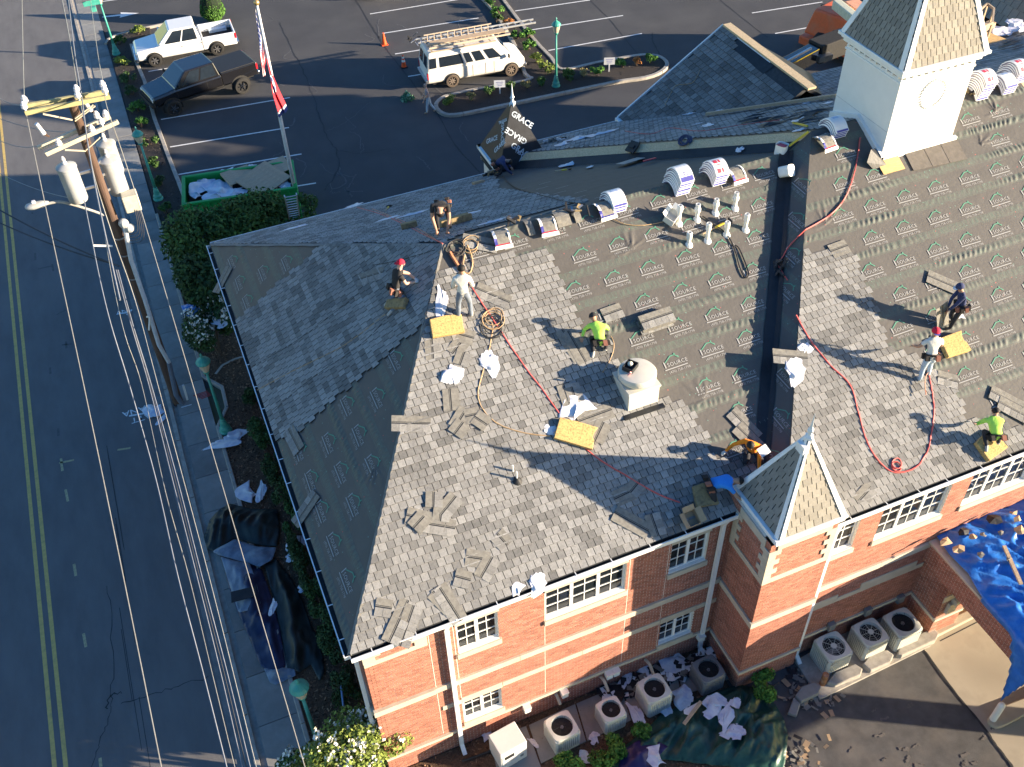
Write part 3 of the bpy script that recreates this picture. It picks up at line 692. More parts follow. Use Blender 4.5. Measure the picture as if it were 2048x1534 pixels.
# hip caps and strips of starter along the west hip
def hipcap(a, b, m, w=.12, lift=.045, name='hip_strip', n=30):
    a, b = Vec(a), Vec(b); d = (b-a).normalized(); x = d.cross(Vec((0, 0, 1))).normalized(); vs = []
    for i in range(n+1):
        p = a.lerp(b, i/n)+Vec((0, 0, lift+rng.uniform(-.008, .012))); ww = w*rng.uniform(.8, 1.05)
        vs += [p-x*ww-Vec((0, 0, ww*.55)), p, p+x*ww*rng.uniform(.85, 1)-Vec((0, 0, ww*.45))]
    fs = []
    for i in range(n): k = 3*i; fs += [(k, k+1, k+4, k+3), (k+1, k+2, k+5, k+4)]
    return MB().add(vs, fs).build(name, m, bld, w=True)
hipcap(W0, WA, M_felt, .07)
hipcap((0.78, 30.6, 6.75), WA, M_tabr, .1)
hipcap(WA, fWb.p(1175, 404), M_felt, .16)
# ------------------------------------------------ walls
def wall(p0, u, L, z0, z1, nrm, holes=(), th=.3, parent=bld, pitch=(.203, .0677), name='wall', brick=True, tone=1.0):
    """brick leaf on a mortar-faced core; holes are (u0, u1, z0, z1) openings right through it"""
    p0 = Vec(p0); u = Vec(u).normalized(); nrm = Vec(nrm); up = Vec((0, 0, 1)); R = Matrix((u, nrm, up)).transposed()
    us = sorted({0, L, *[h[0] for h in holes], *[h[1] for h in holes]}); zs = sorted({z0, z1, *[h[2] for h in holes], *[h[3] for h in holes]})
    b = MB(); inh = lambda x, z: any(h[0] < x < h[1] and h[2] < z < h[3] for h in holes)
    for i in range(len(us)-1):
        for j in range(len(zs)-1):
            if not inh((us[i]+us[i+1])/2, (zs[j]+zs[j+1])/2):
                b.box(p0+u*(us[i]+us[i+1])/2+up*(zs[j]+zs[j+1])/2-nrm*th/2, (us[i+1]-us[i], th, zs[j+1]-zs[j]), R)
    o = b.build(name, M_mort, parent, w=True)
    if brick:
        c = MB(); pw, ph = pitch; j = 0; z = z0; t_ = .006; J = .0105; r3 = random.Random(int(L*77+z1*13))
        while z+ph*.6 < z1:
            x = -(j % 2)*pw/2
            while x < L:
                a0, a1 = max(x+J/2, .001), min(x+pw-J/2, L-.001); c0, c1 = z+J/2, min(z+ph-J/2, z1)
                x += pw
                mz = (c0+c1)/2
                for h in holes:
                    if h[2] < mz < h[3]:
                        if h[0] <= a0 and a1 <= h[1]: a1 = a0
                        elif a0 < h[0] < a1: a1 = h[0]
                        elif a0 < h[1] < a1: a0 = h[1]
                if a1-a0 < .02: continue
                d = t_+r3.uniform(-.0015, .002); q = lambda a, cc, dd: p0+u*a+up*cc+nrm*dd
                c.add([q(a0, c0, 0), q(a1, c0, 0), q(a1, c1, 0), q(a0, c1, 0), q(a0, c0, d), q(a1, c0, d), q(a1, c1, d), q(a0, c1, d)], [(4, 5, 6, 7), (0, 1, 5, 4), (1, 2, 6, 5), (2, 3, 7, 6), (3, 0, 4, 7)], t=r3.choice((.78, .9, 1, 1, 1.08, 1.2))*tone)
            z += ph; j += 1
        k = c.build('brickwork', M_brick, o, w=False); k.data.transform(Matrix.Translation(-Vec(parent.location))); k['kind'] = 'stuff'
    return o
YW, YM, YT, XT0, XT1 = 13.14, 11.75, 11.5, 11.22, 13.25
winsW = [(3.38, 4.50, 4.84, 6.10, 2), (5.80, 8.12, 4.84, 6.10, 3), (9.44, 10.58, 4.80, 6.10, 2), (3.33, 4.46, 1.27, 2.36, 2), (9.42, 10.52, 1.2, 2.36, 2)]
winsM = [(13.52, 14.30, 5.05, 6.36, 1), (15.02, 17.30, 4.95, 6.30, 3), (18.0, 20.3, 4.95, 6.30, 3), (22.3, 24.6, 4.95, 6.30, 3)]
wall((1.0, YW, 0), (1, 0, 0), XT0-1.0, 0, 6.62, (0, -1, 0), [(a-1.0, b-1.0, c, d) for a, b, c, d, _ in winsW])
wall((1.0, 30.4, 0), (0, -1, 0), 30.4-YW, 0, 6.62, (-1, 0, 0))
wall((XT1, YM, 0), (1, 0, 0), XE-.1-XT1, 0, 6.5, (0, -1, 0), [(a-XT1, b-XT1, c, d) for a, b, c, d, _ in winsM])
wall((11.5, 30.4, 0), (-1, 0, 0), 10.5, 0, 6.62, (0, 1, 0), brick=False)
wall((XE-.1, 32.1, 0), (-1, 0, 0), 19, 0, 6.4, (0, 1, 0), brick=False); wall((XE-.1, YM, 0), (0, 1, 0), 20.3, 0, 6.4, (1, 0, 0), brick=False)
MB().b2((1.4, 13.5, -.1), (30.6, 30, .05)).build('floor_slab', M_room, bld, w=True)
MB().b2((1.4, 13.5, 3.35), (30.6, 30, 3.5)).build('floor_slab', M_room, bld, w=True)
def pane_win(parent, x0, x1, y, z0, z1, n, nrm=(0, -1, 0)):
    """white window of n sashes, each two panes wide and three high, set back in the wall; local to parent"""
    f = thing('window', None, None, (0, 0, 0)); del_ = None
    f.parent = parent; KIDS.setdefault(parent.name, []).append(f); f.location = (x0-parent.location.x, y-parent.location.y, z0-parent.location.z)
    W, H = x1-x0, z1-z0; dep = .11; yy = dep
    b = MB(); fw = .055
    b.b2((0, yy-.03, 0), (W, yy+.05, fw)); b.b2((0, yy-.03, H-fw), (W, yy+.05, H)); b.b2((0, yy-.03, fw), (fw, yy+.05, H-fw)); b.b2((W-fw, yy-.03, fw), (W, yy+.05, H-fw))
    sw = (W-2*fw-(n-1)*.09)/n
    for s in range(n-1):
        xx = fw+sw*(s+1)+.09*s; b.b2((xx, yy-.03, fw), (xx+.09, yy+.05, H-fw))
    b.b2((-.0, -.02, -.0), (W, yy-.03, .02)); b.build('frame', M_trim, f)
    mu = MB(); pm = None; t = .02
    pw_, ph_ = (sw-t)/2, (H-2*fw-2*t)/3
    pm = MB().add([(0, 0, 0), (pw_, 0, 0), (pw_, 0, ph_), (0, 0, ph_), (0, .012, 0), (pw_, .012, 0), (pw_, .012, ph_), (0, .012, ph_)], [(0, 1, 2, 3), (7, 6, 5, 4)]).mesh('pane', M_glass)
    for s in range(n):
        xs = fw+s*(sw+.09); mu.b2((xs+pw_, yy-.012, fw), (xs+pw_+t, yy+.03, H-fw))
        for r in range(2):
            zz = fw+ph_*(r+1)+t*r; mu.b2((xs, yy-.014, zz), (xs+pw_, yy+.03, zz+t)); mu.b2((xs+pw_+t, yy-.014, zz), (xs+sw, yy+.03, zz+t))
        for c in range(2):
            for r in range(3):
                link('pane', pm, f, loc=(xs+c*(pw_+t), yy+.008, fw+r*(ph_+t)))
    mu.build('muntin', M_trim, f)
    # blind and dim room edge behind the glass
    rb = MB(); rb.b2((0, .26, 0), (W, .28, H*.22)); rb.build('inner_sill', mat('inner_sill', (.30, .26, .18), .8), f)
    return f
for a, b, c, d, n in winsW: pane_win(bld, a, b, YW, c, d, n)
for a, b, c, d, n in winsM: pane_win(bld, a, b, YM, c, d, n)
def stone(lo, hi, name='stone_band', parent=bld, bev=.008): return MB().b2(lo, hi).build(name, M_stone, parent, w=True, bevel=bev)
def band_run(x0, x1, y, z0, z1, out, name='stone_band', step=2.4, parent=bld):
    x = x0
    while x < x1-.02:
        e = min(x+step, x1); e = x1 if x1-e < .4 else e
        stone((x+.002, y-out, z0), (e-.002, y+.05, z1), name, parent); x = e
# west block front: belt course, lintel band, base course, sills, lintels
band_run(.95, 2.62, YW, 3.46, 3.68, .10); band_run(2.62, XT0-.002, YW, 3.44, 3.66, .07)
band_run(2.75, 3.30, YW, 2.36, 2.56, .035); band_run(4.5, 9.38, YW, 2.40, 2.60, .035); band_run(10.56, XT0-.002, YW, 2.40, 2.60, .035)
band_run(.97, 2.9, YW, .92, 1.04, .09, 'base_course'); band_run(2.9, XT0-.002, YW, .92, 1.04, .06, 'base_course')
for a, b, c, d, n in winsW:
    up = c > 3
    stone((a-.03, YW-.035, d), (b+.03, YW+.05, d+(.20 if up else .26)), 'lintel'); stone((a-.05, YW-.07, c-.2), (b+.05, YW+.08, c-.002), 'sill')
for a, b, c, d, n in winsM:
    stone((a-.03, YM-.03, d), (b+.03, YM+.05, 6.5), 'lintel'); stone((a-.05, YM-.06, c-.2), (b+.05, YM+.08, c-.002), 'sill')
for lo, hi in (((1.0, 5.78), (2.62, 5.95)), ((.99, 5.95), (1.30, 6.12)), ((.99, 6.12), (1.45, 6.29)), ((.99, 6.29), (1.30, 6.46)), ((2.3, 5.95), (2.62, 6.12)), ((2.1, 6.12), (2.62, 6.29)), ((2.3, 6.29), (2.62, 6.46))):
    stone((lo[0], YW-.035, lo[1]), (hi[0], YW+.02, hi[1]), 'quoin_stone')
for x in (2.66, 5.77, 3.3, 8.2, 9.36): MB().b2((x, YW-.0085, 1.1), (x+.014, YW, 6.4)).build('expansion_joint', M_mort, bld, w=True)
band_run(XT1, 17.5, YM, 3.40, 3.64, .07); band_run(17.5, 30.8, YM, 3.40, 3.64, .07)
band_run(XT1, 17.53, YM, .92, 1.04, .06, 'base_course')
for x0, x1, z0, z1 in ((13.45, 14.42, 2.36, 2.72), (14.42, 15.2, 2.36, 2.56), (15.2, 17.2, 2.36, 2.80), (17.2, 17.5, 2.36, 2.56)): stone((x0+.002, YM-.03, z0), (x1-.002, YM+.05, z1), 'stone_band')
# west wall trims
stone((.9, YW+.002, 3.44), (1.03, 30.3, 3.66)); MB().b2((.82, 13.3, .3), (.92, 13.42, 6.4)).build('downspout', M_trim, bld, w=True)
# gutters
def gutter(a, b, out, parent=bld, straps=1.0):
    a, b, out = Vec(a), Vec(b), Vec(out); d = (b-a).normalized(); L = (b-a).length; up = Vec((0, 0, 1)); R = Matrix((d, out, up)).transposed()
    g = MB(); m = (a+b)/2
    g.box(m+out*.13+up*(-.06), (L, .015, .14), R, mi=0); g.box(m+out*.128+up*.014, (L, .03, .012), R, mi=0); g.box(m+out*.065-up*.125, (L, .115, .012), R, mi=1); g.box(m-up*.05, (L, .012, .14), R, mi=1)
    for k in (0, 1): g.box((a if k == 0 else b)+out*.065-up*.06, (.012, .13, .13), R, mi=0)
    o = g.build('gutter', [M_trim, M_gut], parent, w=True); n = int(L/straps)
    for i in range(n):
        p = a+d*(i+.5+rng.uniform(-.06, .06))*L/n
        MB().box(p+out*.065+up*.024, (.025, .15, .008), R).build('gutter_strap', M_trim, parent, w=True)
    return o
gutter((.74, 13.0, 6.74), (11.18, 13.0, 6.74), (0, -1, 0)); gutter((.76, 30.6, 6.74), (.74, 13.0, 6.74), (-1, 0, 0)); gutter((13.35, 11.75, 6.64), (30.9, 11.75, 6.64), (0, -1, 0)); gutter((.78, 30.6, 6.74), (11.3, 30.6, 6.74), (0, 1, 0))
gutter((13.6, 32.3, 6.5), (17.6, 32.3, 6.5), (0, 1, 0))
MB().b2((.76, 13.0, 6.5), (11.2, 13.14, 6.6)).b2((.76, 13.14, 6.5), (1.0, 30.5, 6.6)).b2((13.3, 11.76, 6.38), (30.8, 11.8, 6.5)).build('soffit', M_trim, bld, w=True)
def downspout(pts, parent=bld):
    b = MB()
    for p, q in zip(pts[:-1], pts[1:]): b.bar(p, q, .12, .09, up=(0, 1, 0))
    return b.build('downspout', M_trim, parent, w=True)
downspout([(3.12, 12.92, 6.62), (3.12, 13.04, 6.3), (3.12, 13.045, .25), (3.12, 12.8, .06)])
downspout([(10.9, 12.92, 6.62), (10.9, 13.04, 6.3), (10.9, 13.045, .25), (10.9, 12.8, .08)])
downspout([(13.5, 11.66, 6.5), (13.42, 11.66, 6.2), (13.42, 11.66, .25), (13.42, 11.4, .08)])
# ------------------------------------------------ front corner tower
TB = Vec((12.3, 12.5, 0))
tower = thing('corner_tower', 'square brick corner tower with stone quoins and steep tiled spire on front wall', 'tower', TB)
wall((XT0, YT, 0), (1, 0, 0), XT1-XT0, 0, 7.1, (0, -1, 0), parent=tower, tone=1.0)
wall((XT0, 13.5, 0), (0, -1, 0), 13.5-YT, 0, 7.1, (-1, 0, 0), parent=tower)
wall((XT1, YT, 0), (0, 1, 0), 2.0, 0, 7.1, (1, 0, 0), parent=tower, brick=False)
for z0, z1, o_ in ((.92, 1.04, .06), (3.42, 3.64, .07)):
    nm = 'stone_band' if z0 > 1 else 'base_course'
    stone((XT0-o_, YT-o_, z0), (XT1+o_*.3, YT-.001, z1), nm, tower); stone((XT0-o_, YT, z0), (XT0-.001, 13.05, z1), nm, tower)
for face in (0, 1):
    L = XT1-XT0 if face == 0 else 13.05-YT
    bl = [(0, L, 5.42, 5.62)]+[(0, .34 if i % 2 else .2, 5.62+i*.2, 5.82+i*.2) for i in range(6)]+[(L-(.34 if i % 2 else .2), L, 5.62+i*.2, 5.82+i*.2) for i in range(6)]+[(.2, L-.2, 6.82, 7.1)]
    for a, b, c, d in bl:
        if face == 0: stone((XT0+a-(.036 if a == 0 else 0), YT-.036, c+.001), (XT0+b, YT-.001, d-.001), 'quoin_stone', tower)
        else: stone((XT0-.036, YT+a+(0 if a else .001), c+.001), (XT0-.001, YT+b, d-.001), 'quoin_stone', tower)
M_slate = mat('spire_tile', (.235, .22, .19), .85, rnd=.14, var=.12, sc=14, bump=.3, bs=160)
M_slatef = mat('spire_tile_field', (.12, .12, .118), .85, tint=True, var=.12, sc=14, bump=.3, bs=160)
def spire(parent, C, hx, hy, z0, apex, w, e, tm, trim=.13, faces=(0, 1, 2, 3), flare=.0, tint_=None, lift=.02):
    """four-sided tiled roof: courses of separate tiles between white corner boards"""
    cs = [Vec((C[0]-hx, C[1]-hy, z0)), Vec((C[0]+hx, C[1]-hy, z0)), Vec((C[0]+hx, C[1]+hy, z0)), Vec((C[0]-hx, C[1]+hy, z0))]; A = Vec(apex)
    MB().add([*cs, A], [(0, 1, 4), (1, 2, 4), (2, 3, 4), (3, 0, 4), (3, 2, 1, 0)]).build('spire_core', M_gut, parent, w=True)
    for k in faces:
        a, b = cs[k], cs[(k+1) % 4]; U = (b-a).normalized(); N = U.cross(A-a).normalized(); V = N.cross(U); R = Matrix((U, V, N)).transposed(); q = R.to_quaternion()
        L = (b-a).length; H = (A-a).dot(V); ua = (A-a).dot(U)
        tri = [(0, 0), (L, 0), (ua, H)]; j = 0
        while j*e < H-.1:
            i = -1; off = (j % 2)*w/2
            while i*w+off < L:
                u0 = i*w+off; R4 = [(u0+.010, j*e), (u0+w-.010, j*e), (u0+w-.010, j*e+e-.006), (u0+.010, j*e+e-.006)]; i += 1
                Q = clip_convex(R4, tri)
                if len(Q) < 3: continue
                n = len(Q); z = lambda p: .004+lift*(1-(p[1]-j*e)/e)+.003
                me = MB().add([(p[0]-Q[0][0], p[1]-Q[0][1], 0) for p in Q]+[(p[0]-Q[0][0], p[1]-Q[0][1], z(p)) for p in Q], [(x, (x+1) % n, (x+1) % n+n, x+n) for x in range(n)], 1); me.f.append(tuple(range(n, 2*n))); me.m.append(0); me.t.append(1.0); me = me.mesh('tile', [tm, M_sedge])
                link('tile', me, parent, loc=a+U*Q[0][0]+V*Q[0][1]-Vec(parent.location), rot=q)
            j += 1
        # corner boards
        for s, (p, u_) in enumerate(((a, 1), (b, -1))):
            d = (A-p).normalized(); x = N.cross(d)*(1 if s == 0 else -1); x = x if x.dot(U)*u_ > 0 else -x
            bb = MB(); pl = p+N*.012; t = trim
            bb.prism([pl, pl+x*t, A+N*.012+x*t*.35-d*.05, A+N*.012-d*.05], N*.035); bb.build('corner_board', M_trim, parent, w=True)
TS = (12.35, 12.42)
eb = MB().b2((TS[0]-1.06, TS[1]-1.0, 7.10), (TS[0]+1.0, TS[1]+.97, 7.22)).b2((TS[0]-1.1, TS[1]-1.03, 7.22), (TS[0]+1.04, TS[1]+1.0, 7.31)).build('cornice', M_trim, tower, w=True, bevel=.01)
spire(tower, TS, .98, .95, 7.31, (TS[0]+.06, TS[1], 9.75), .255, .205, M_slate, faces=(0, 3))
spire(tower, TS, .98, .95, 7.31, (TS[0]+.06, TS[1], 9.75), .5, .5, M_slate, faces=(1, 2))
def finial(parent, C, z, s=1.0):
    b = MB().lathe([(.15*s, z-.22), (.17*s, z-.05), (.07*s, z+.02), (.07*s, z+.1), (.12*s, z+.16), (.06*s, z+.24), (.035*s, z+.45), (.008, z+.72)], (C[0], C[1], 0), 4)
    return b.build('finial', M_trim, parent, w=True)
finial(tower, (TS[0]+.06, TS[1]), 9.72, .8)
MB().box((TS[0]-.1, TS[1]-.05, 9.36), (.16, .3, .32)).build('flashing', M_trim, tower, w=True)
# ------------------------------------------------ white steeple on the ridge
SX0, SX1, SY0, SY1, SZ = 20.15, 22.8, 20.25, 22.78, 13.45
stp = thing('steeple', 'white boxed steeple with dentil cornice, round niche and tall tiled spire riding the roof ridge', 'steeple', ((SX0+SX1)/2, (SY0+SY1)/2, 10.9))
M_stucco = mat('steeple_white', (.76, .75, .72), .6, var=.03, sc=3)
body = MB().b2((SX0, SY0, 10.3), (SX1, SY1, SZ)).build('tower_body', M_stucco, stp, w=True, bevel=.01)
for z in (11.75,):
    MB().b2((SX0-.004, SY0+.01, z), (SX0, SY1-.01, z+.012)).build('panel_seam', mat('seam_grey', (.45, .45, .45), .8), stp, w=True)
z0 = fM.w(0, 0).z; zf = 6.65+.5*(SY0-11.75)
MB().b2((SX0-.1, SY0-.12, zf-.12), (SX1+.1, SY0-.002, zf+.10)).build('base_skirt', M_trim, stp, w=True, bevel=.01)
sk = MB(); sk.add([(SX0-.11, SY0-.12, zf-.06), (SX0-.11, 21.55, 11.5), (SX0-.11, SY1, 11.0), (SX0-.11, SY1, 11.2), (SX0-.11, 21.55, 11.72), (SX0-.11, SY0-.12, zf+.14), (SX0-.001, SY0-.12, zf-.06), (SX0-.001, 21.55, 11.5), (SX0-.001, SY1, 11.0), (SX0-.001, SY1, 11.2), (SX0-.001, 21.55, 11.72), (SX0-.001, SY0-.12, zf+.14)],
       [(0, 5, 4, 1), (1, 4, 3, 2), (5, 11, 10, 4), (4, 10, 9, 3), (0, 6, 11, 5)]); sk.build('base_skirt', M_trim, stp, w=True)
for i in range(10):
    x = SX0+.16+i*(SX1-SX0-.32)/9
    MB().b2((x-.035, SY0-.045, SZ-.02), (x+.035, SY0-.001, SZ+.09)).build('dentil', M_trim, stp, w=True)
    yy = SY0+.12+i*(SY1-SY0-.24)/9
    MB().b2((SX0-.045, yy-.035, SZ-.02), (SX0-.001, yy+.035, SZ+.09)).build('dentil', M_trim, stp, w=True)
for k, (o_, za, zb) in enumerate(((.03, SZ-.16, SZ-.1), (.10, SZ+.09, SZ+.2), (.16, SZ+.2, SZ+.28), (.24, SZ+.28, SZ+.38))):
    MB().b2((SX0-o_, SY0-o_, za), (SX1+o_, SY1+o_, zb)).build('cornice', M_trim, stp, w=True, bevel=.01)
SA = ((SX0+SX1)/2, (SY0+SY1)/2, 18.2)
spire(stp, SA[:2], (SX1-SX0)/2+.16, (SY1-SY0)/2+.16, SZ+.38, SA, .20, .215, M_slate, trim=.17, faces=(0, 3), lift=.025)
spire(stp, SA[:2], (SX1-SX0)/2+.16, (SY1-SY0)/2+.16, SZ+.38, SA, .6, .6, M_slate, trim=.17, faces=(1, 2))
finial(stp, SA, 18.2, 1.3)
NC = on(1867, 186, (0, SY0, 0), (0, 1, 0))
nb = MB(); NR = .44
nb.ring([[NC+Vec((NR*.86*cos(a*pi/18), -.012, NR*.86*sin(a*pi/18))) for a in range(36)], [NC+Vec((NR*.86*cos(a*pi/18), -.004, NR*.86*sin(a*pi/18))) for a in range(36)]], True, False); nb.build('niche_disc', M_stucco, stp, w=True)
tooth = MB().box((0, 0, 0), (.07, .05, .045)).mesh('niche_block', M_stucco)
for i in range(30):
    a = i*2*pi/30; link('niche_block', tooth, stp, loc=NC+Vec((NR*cos(a), -.025, NR*sin(a)))-Vec(stp.location), rot=(0, -a, 0))
# ------------------------------------------------ rear corner turret wrapped in membrane
tur = thing('corner_turret', 'pyramid turret wrapped in black membrane with white finial at the back of the roof', 'tower', (12.6, 31.3, 0))
wall((11.7, 32.2, 0), (0, -1, 0), 1.8, 0, 6.85, (-1, 0, 0), parent=tur, brick=False); wall((13.5, 32.2, 0), (-1, 0, 0), 1.8, 0, 6.85, (0, 1, 0), parent=tur, brick=False)
MB().b2((11.52, 30.3, 6.85), (11.72, 32.4, 7.0)).b2((11.52, 32.2, 6.85), (13.6, 32.4, 7.0)).build('cornice', M_trim, tur, w=True)
MB().b2((11.55, 30.35, 5.4), (11.7, 30.5, 6.85)).build('corner_post', M_trim, tur, w=True)
TA = Vec((12.62, 31.3, 9.2)); q4 = [Vec((11.62, 30.3, 7.0)), Vec((13.62, 30.3, 7.0)), Vec((13.62, 32.3, 7.0)), Vec((11.62, 32.3, 7.0))]
for k in range(4):
    MB().add([q4[k], q4[(k+1) % 4], TA, q4[k]-Vec((0, 0, .6)), q4[(k+1) % 4]-Vec((0, 0, .6))], [(0, 1, 2), (3, 4, 1, 0)]).build('membrane', M_memb, tur, w=True)
for k, items in ((0, ((.5, .5, 'GRACE', .3, -.75), (.5, .36, 'TRI-FLEX', .17, -.75), (.45, 1.1, 'GRACE', .3, 2.4), (.62, 1.62, 'GRACE', .3, -.75), (.55, .16, 'ACE', .28, -.3))), (3, ((.35, .6, 'GRACE', .26, .7), (.7, .7, 'GRACE', .26, 1.0), (.62, 1.15, 'GRACE', .26, -.9), (.48, 1.5, 'TRI-FLEX', .15, .7)))):
    a, b = q4[k], q4[(k+1) % 4]; U = (b-a).normalized(); N = U.cross(TA-a).normalized(); V = N.cross(U); q = Matrix((U, V, N)).transposed().to_quaternion()
    for fu, v, tx, sz, rz in items:
        me = text_mesh(tx, sz, 'printed_word', mat('pale_print', (.45, .52, .58), .7), thin=.006)
        link('printed_word', me, tur, loc=a+U*fu*2+V*v+N*.012-Vec(tur.location), rot=q @ Matrix.Rotation(rz, 3, 'Z').to_quaternion())
finial(tur, TA, 9.12, .8)
for px in ((1005, 270), (1040, 290), (1055, 225)):
    pass
# ------------------------------------------------ rear gabled wing
gw = thing('rear_wing', 'tiled gable wing behind the main roof with its near slope in shade', 'building wing', (20, 30, 0))
GA, GB, GE, GF = Vec((22.3, 32.4, 9.63)), Vec((22.3, 26.8, 9.63)), Vec((17.78, 32.4, 6.64)), Vec((17.78, 26.8, 6.64))
fG = Face('roof_slope', [GE, GF, GB, GA], parent=gw, m=M_gut)
fG2 = Face('roof_slope', [(26.82, 26.8, 6.64), (26.82, 32.4, 6.64), GA, GB], parent=gw, m=M_memb)
M_tabd = mat('rear_tile', (.175, .172, .165), .88, tint=True, var=.15, sc=12, bump=.4, bs=200)
gp = fG.poly
shingles(fG, [(0, 0), (gp[1][0], 0), (gp[1][0], gp[2][1]-.5), (1.6, gp[2][1]-.5), (1.0, gp[2][1]-.02), (0, gp[2][1]-.02)], 7, M_tabd, w=.25, e=.27, h=.01, lift=.035, gap=.014, name='tile')
quadpart(fG, [(1.3, gp[2][1]-.5), (3.6, gp[2][1]-.62), (3.7, gp[2][1]-.02), (1.2, gp[2][1]-.02)], M_memb, 'ridge_membrane', .02)
quadpart(fG, [(1.1, gp[2][1]-.13), (3.4, gp[2][1]-.13), (3.4, gp[2][1]+.0), (1.1, gp[2][1]+.0)], mat('flashing_white', (.6, .64, .68), .5, var=.2, sc=8), 'flashing', .03)
MB().b2((22.2, 26.6, 9.6), (22.55, 32.4, 9.68)).build('ridge_board', M_osb, gw, w=True)
MB().add([GE, GA, (26.82, 32.4, 6.64), (26.82, 32.4, 0), (17.78, 32.4, 0)], [(4, 3, 2, 1, 0)]).build('gable_wall', M_mort, gw, w=True)
MB().bar(GE+Vec((-.05, .06, -.06)), GA+Vec((0, .06, -.06)), .06, .2).build('rake_board', M_trim, gw, w=True)
MB().b2((17.6, 27, 6.5), (17.78, 32.5, 6.62)).build('gutter', M_trim, gw, w=True)
# ------------------------------------------------ front porch: piers and a brick parapet carrying the covered roof
por = thing('porch', 'low brick porch roof projecting from the front wall under a blue tarp', 'porch', (21.2, 7.5, 0))
wall((17.53, 10.66, 0), (1, 0, 0), 1.0, 0, 3.5, (0, -1, 0), parent=por); wall((17.53, YM-.003, 0), (0, -1, 0), YM-10.66, 0, 3.5, (-1, 0, 0), parent=por)
wall((17.4, YM-.003, 0), (0, -1, 0), YM-3.2, 2.72, 3.62, (-1, 0, 0), parent=por, th=.35)
wall((17.4, 3.2, 0), (1, 0, 0), 7.6, 2.72, 3.62, (0, -1, 0), parent=por, th=.35, brick=False)
MB().b2((17.75, 3.5, 2.9), (25, YM-.01, 3.3)).build('roof_slab', M_memb, por, w=True)
MB().b2((17.32, 3.1, 3.62), (17.62, YM-.02, 3.70)).build('coping', M_stone, por, w=True)
stone((17.47, 10.60, .92), (18.55, YM-.08, 1.04), 'base_course', por); stone((17.48, 10.62, 1.9), (18.55, 10.655, 2.2), 'stone_band', por)
for x in (18.0, 24.4):
    MB().b2((x-.3, 3.4, 0), (x+.3, 4.0, 2.72)).build('pier', M_brick, por, w=True)
MB().b2((17.75, 10.54, 1.25), (18.1, 10.655, 1.75)).b2((17.85, 10.45, 1.75), (18.0, 10.655, 1.95)).build('wall_bracket', M_stone, por, w=True, bevel=.02)
MB().lathe([(.09, 0), (.11, .1), (.06, .22), (.1, .34), (.02, .42)], (17.75, 10.56, 2.35), 8).build('wall_lamp', M_trim, por, w=True, smooth=True)
# ================================================================== THINGS ON THE ROOF
M_wrap = mat('white_plastic_wrap', (.70, .70, .73), .4, var=.08, sc=7, bump=.5, bs=18, dirt=(.16, .22, .50), ds=4.0, dw=.5)
M_wrapc = mat('clean_plastic_wrap', (.78, .78, .78), .32, var=.04, sc=7, bump=.35, bs=16)
M_blue = mat('blue_print', (.06, .06, .30), .5, var=.1)
M_redp = mat('red_print', (.62, .05, .08), .5, var=.1)
M_edge = mat('bundle_edge', (.16, .15, .22), .8, var=.5, sc=40, st=(1, 1, 6))
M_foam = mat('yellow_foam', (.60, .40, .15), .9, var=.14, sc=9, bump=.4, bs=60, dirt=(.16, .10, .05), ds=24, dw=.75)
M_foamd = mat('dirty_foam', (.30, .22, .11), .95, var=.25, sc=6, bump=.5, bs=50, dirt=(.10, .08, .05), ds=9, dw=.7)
M_pvc = mat('white_pvc', (.76, .75, .70), .4, var=.04)
M_card = mat('cardboard', (.42, .29, .17), .85, var=.12, sc=5)
M_rub = mat('black_rubber', (.02, .02, .021), .6, var=.3)
M_cream = mat('cream_metal', (.62, .59, .50), .5, var=.05, sc=3, dirt=(.45, .42, .36), ds=2, dw=.3)
M_steel = mat('tool_steel', (.35, .36, .38), .35, m=.8)
M_yel = mat('tool_yellow', (.65, .48, .05), .45)
def free(o, face, u, v, h=0, rz=0.0):
    o.location = face.w(u, v, h); o.rotation_mode = 'QUATERNION'; o.rotation_quaternion = face.q @ Matrix.Rotation(rz, 3, 'Z').to_quaternion(); return o
def lay(name, me, face, px, label, cat, rz=0.0, h=.045, group=None, scale=None):
    u, v = face.uv(*px, .03); o = link(name, me); free(o, face, u, v, h, rz)
    if scale: o.scale = (scale,)*3
    return tag(o, label, cat, group)
# ---- loose shingles
def strip_mesh(n, seed, face_up=True):
    r = random.Random(seed); L = n*.2; b = MB(); c = r.uniform(-.02, .05)
    cur = lambda x, y: .004+c*((x/L-.5)**2)*2*L+r.uniform(0, .002)
    k = max(2, n); m1 = 1 if face_up else 0
    for i in range(k):
        x0, x1 = i*L/k, (i+1)*L/k; g = .004 if face_up else 0
        za, zb = cur(x0, 0), cur(x1, 0)
        for (y0, y1, mi, gg) in ((0, .205, m1, g), (.205, .235, 2, 0), (.25, .265, 2, 0), (.235, .25, 0, 0), (.265, .43, 0, 0)):
            b.add([(x0+gg, y0, za), (x1-gg, y0, zb), (x1-gg, y1, zb), (x0+gg, y1, za), (x0+gg, y0, za-.006), (x1-gg, y0, zb-.006), (x1-gg, y1, zb-.006), (x0+gg, y1, za-.006)], [(0, 1, 2, 3), (4, 5, 1, 0), (5, 6, 2, 1), (7, 4, 0, 3), (6, 7, 3, 2)], mi, r.choice((.85, 1, 1.15)))
    for i, v in enumerate(b.v): b.v[i] = (v[0]-L/2, v[1]-.215, v[2]+.006)
    return b.mesh('loose_shingle', [M_felt, M_tab, M_memb])
STR = {(n, s): strip_mesh(n, n*10+s) for n in (2, 3, 5) for s in (0, 1)}
STRB = {n: strip_mesh(n, n+70, False) for n in (2, 3, 5)}
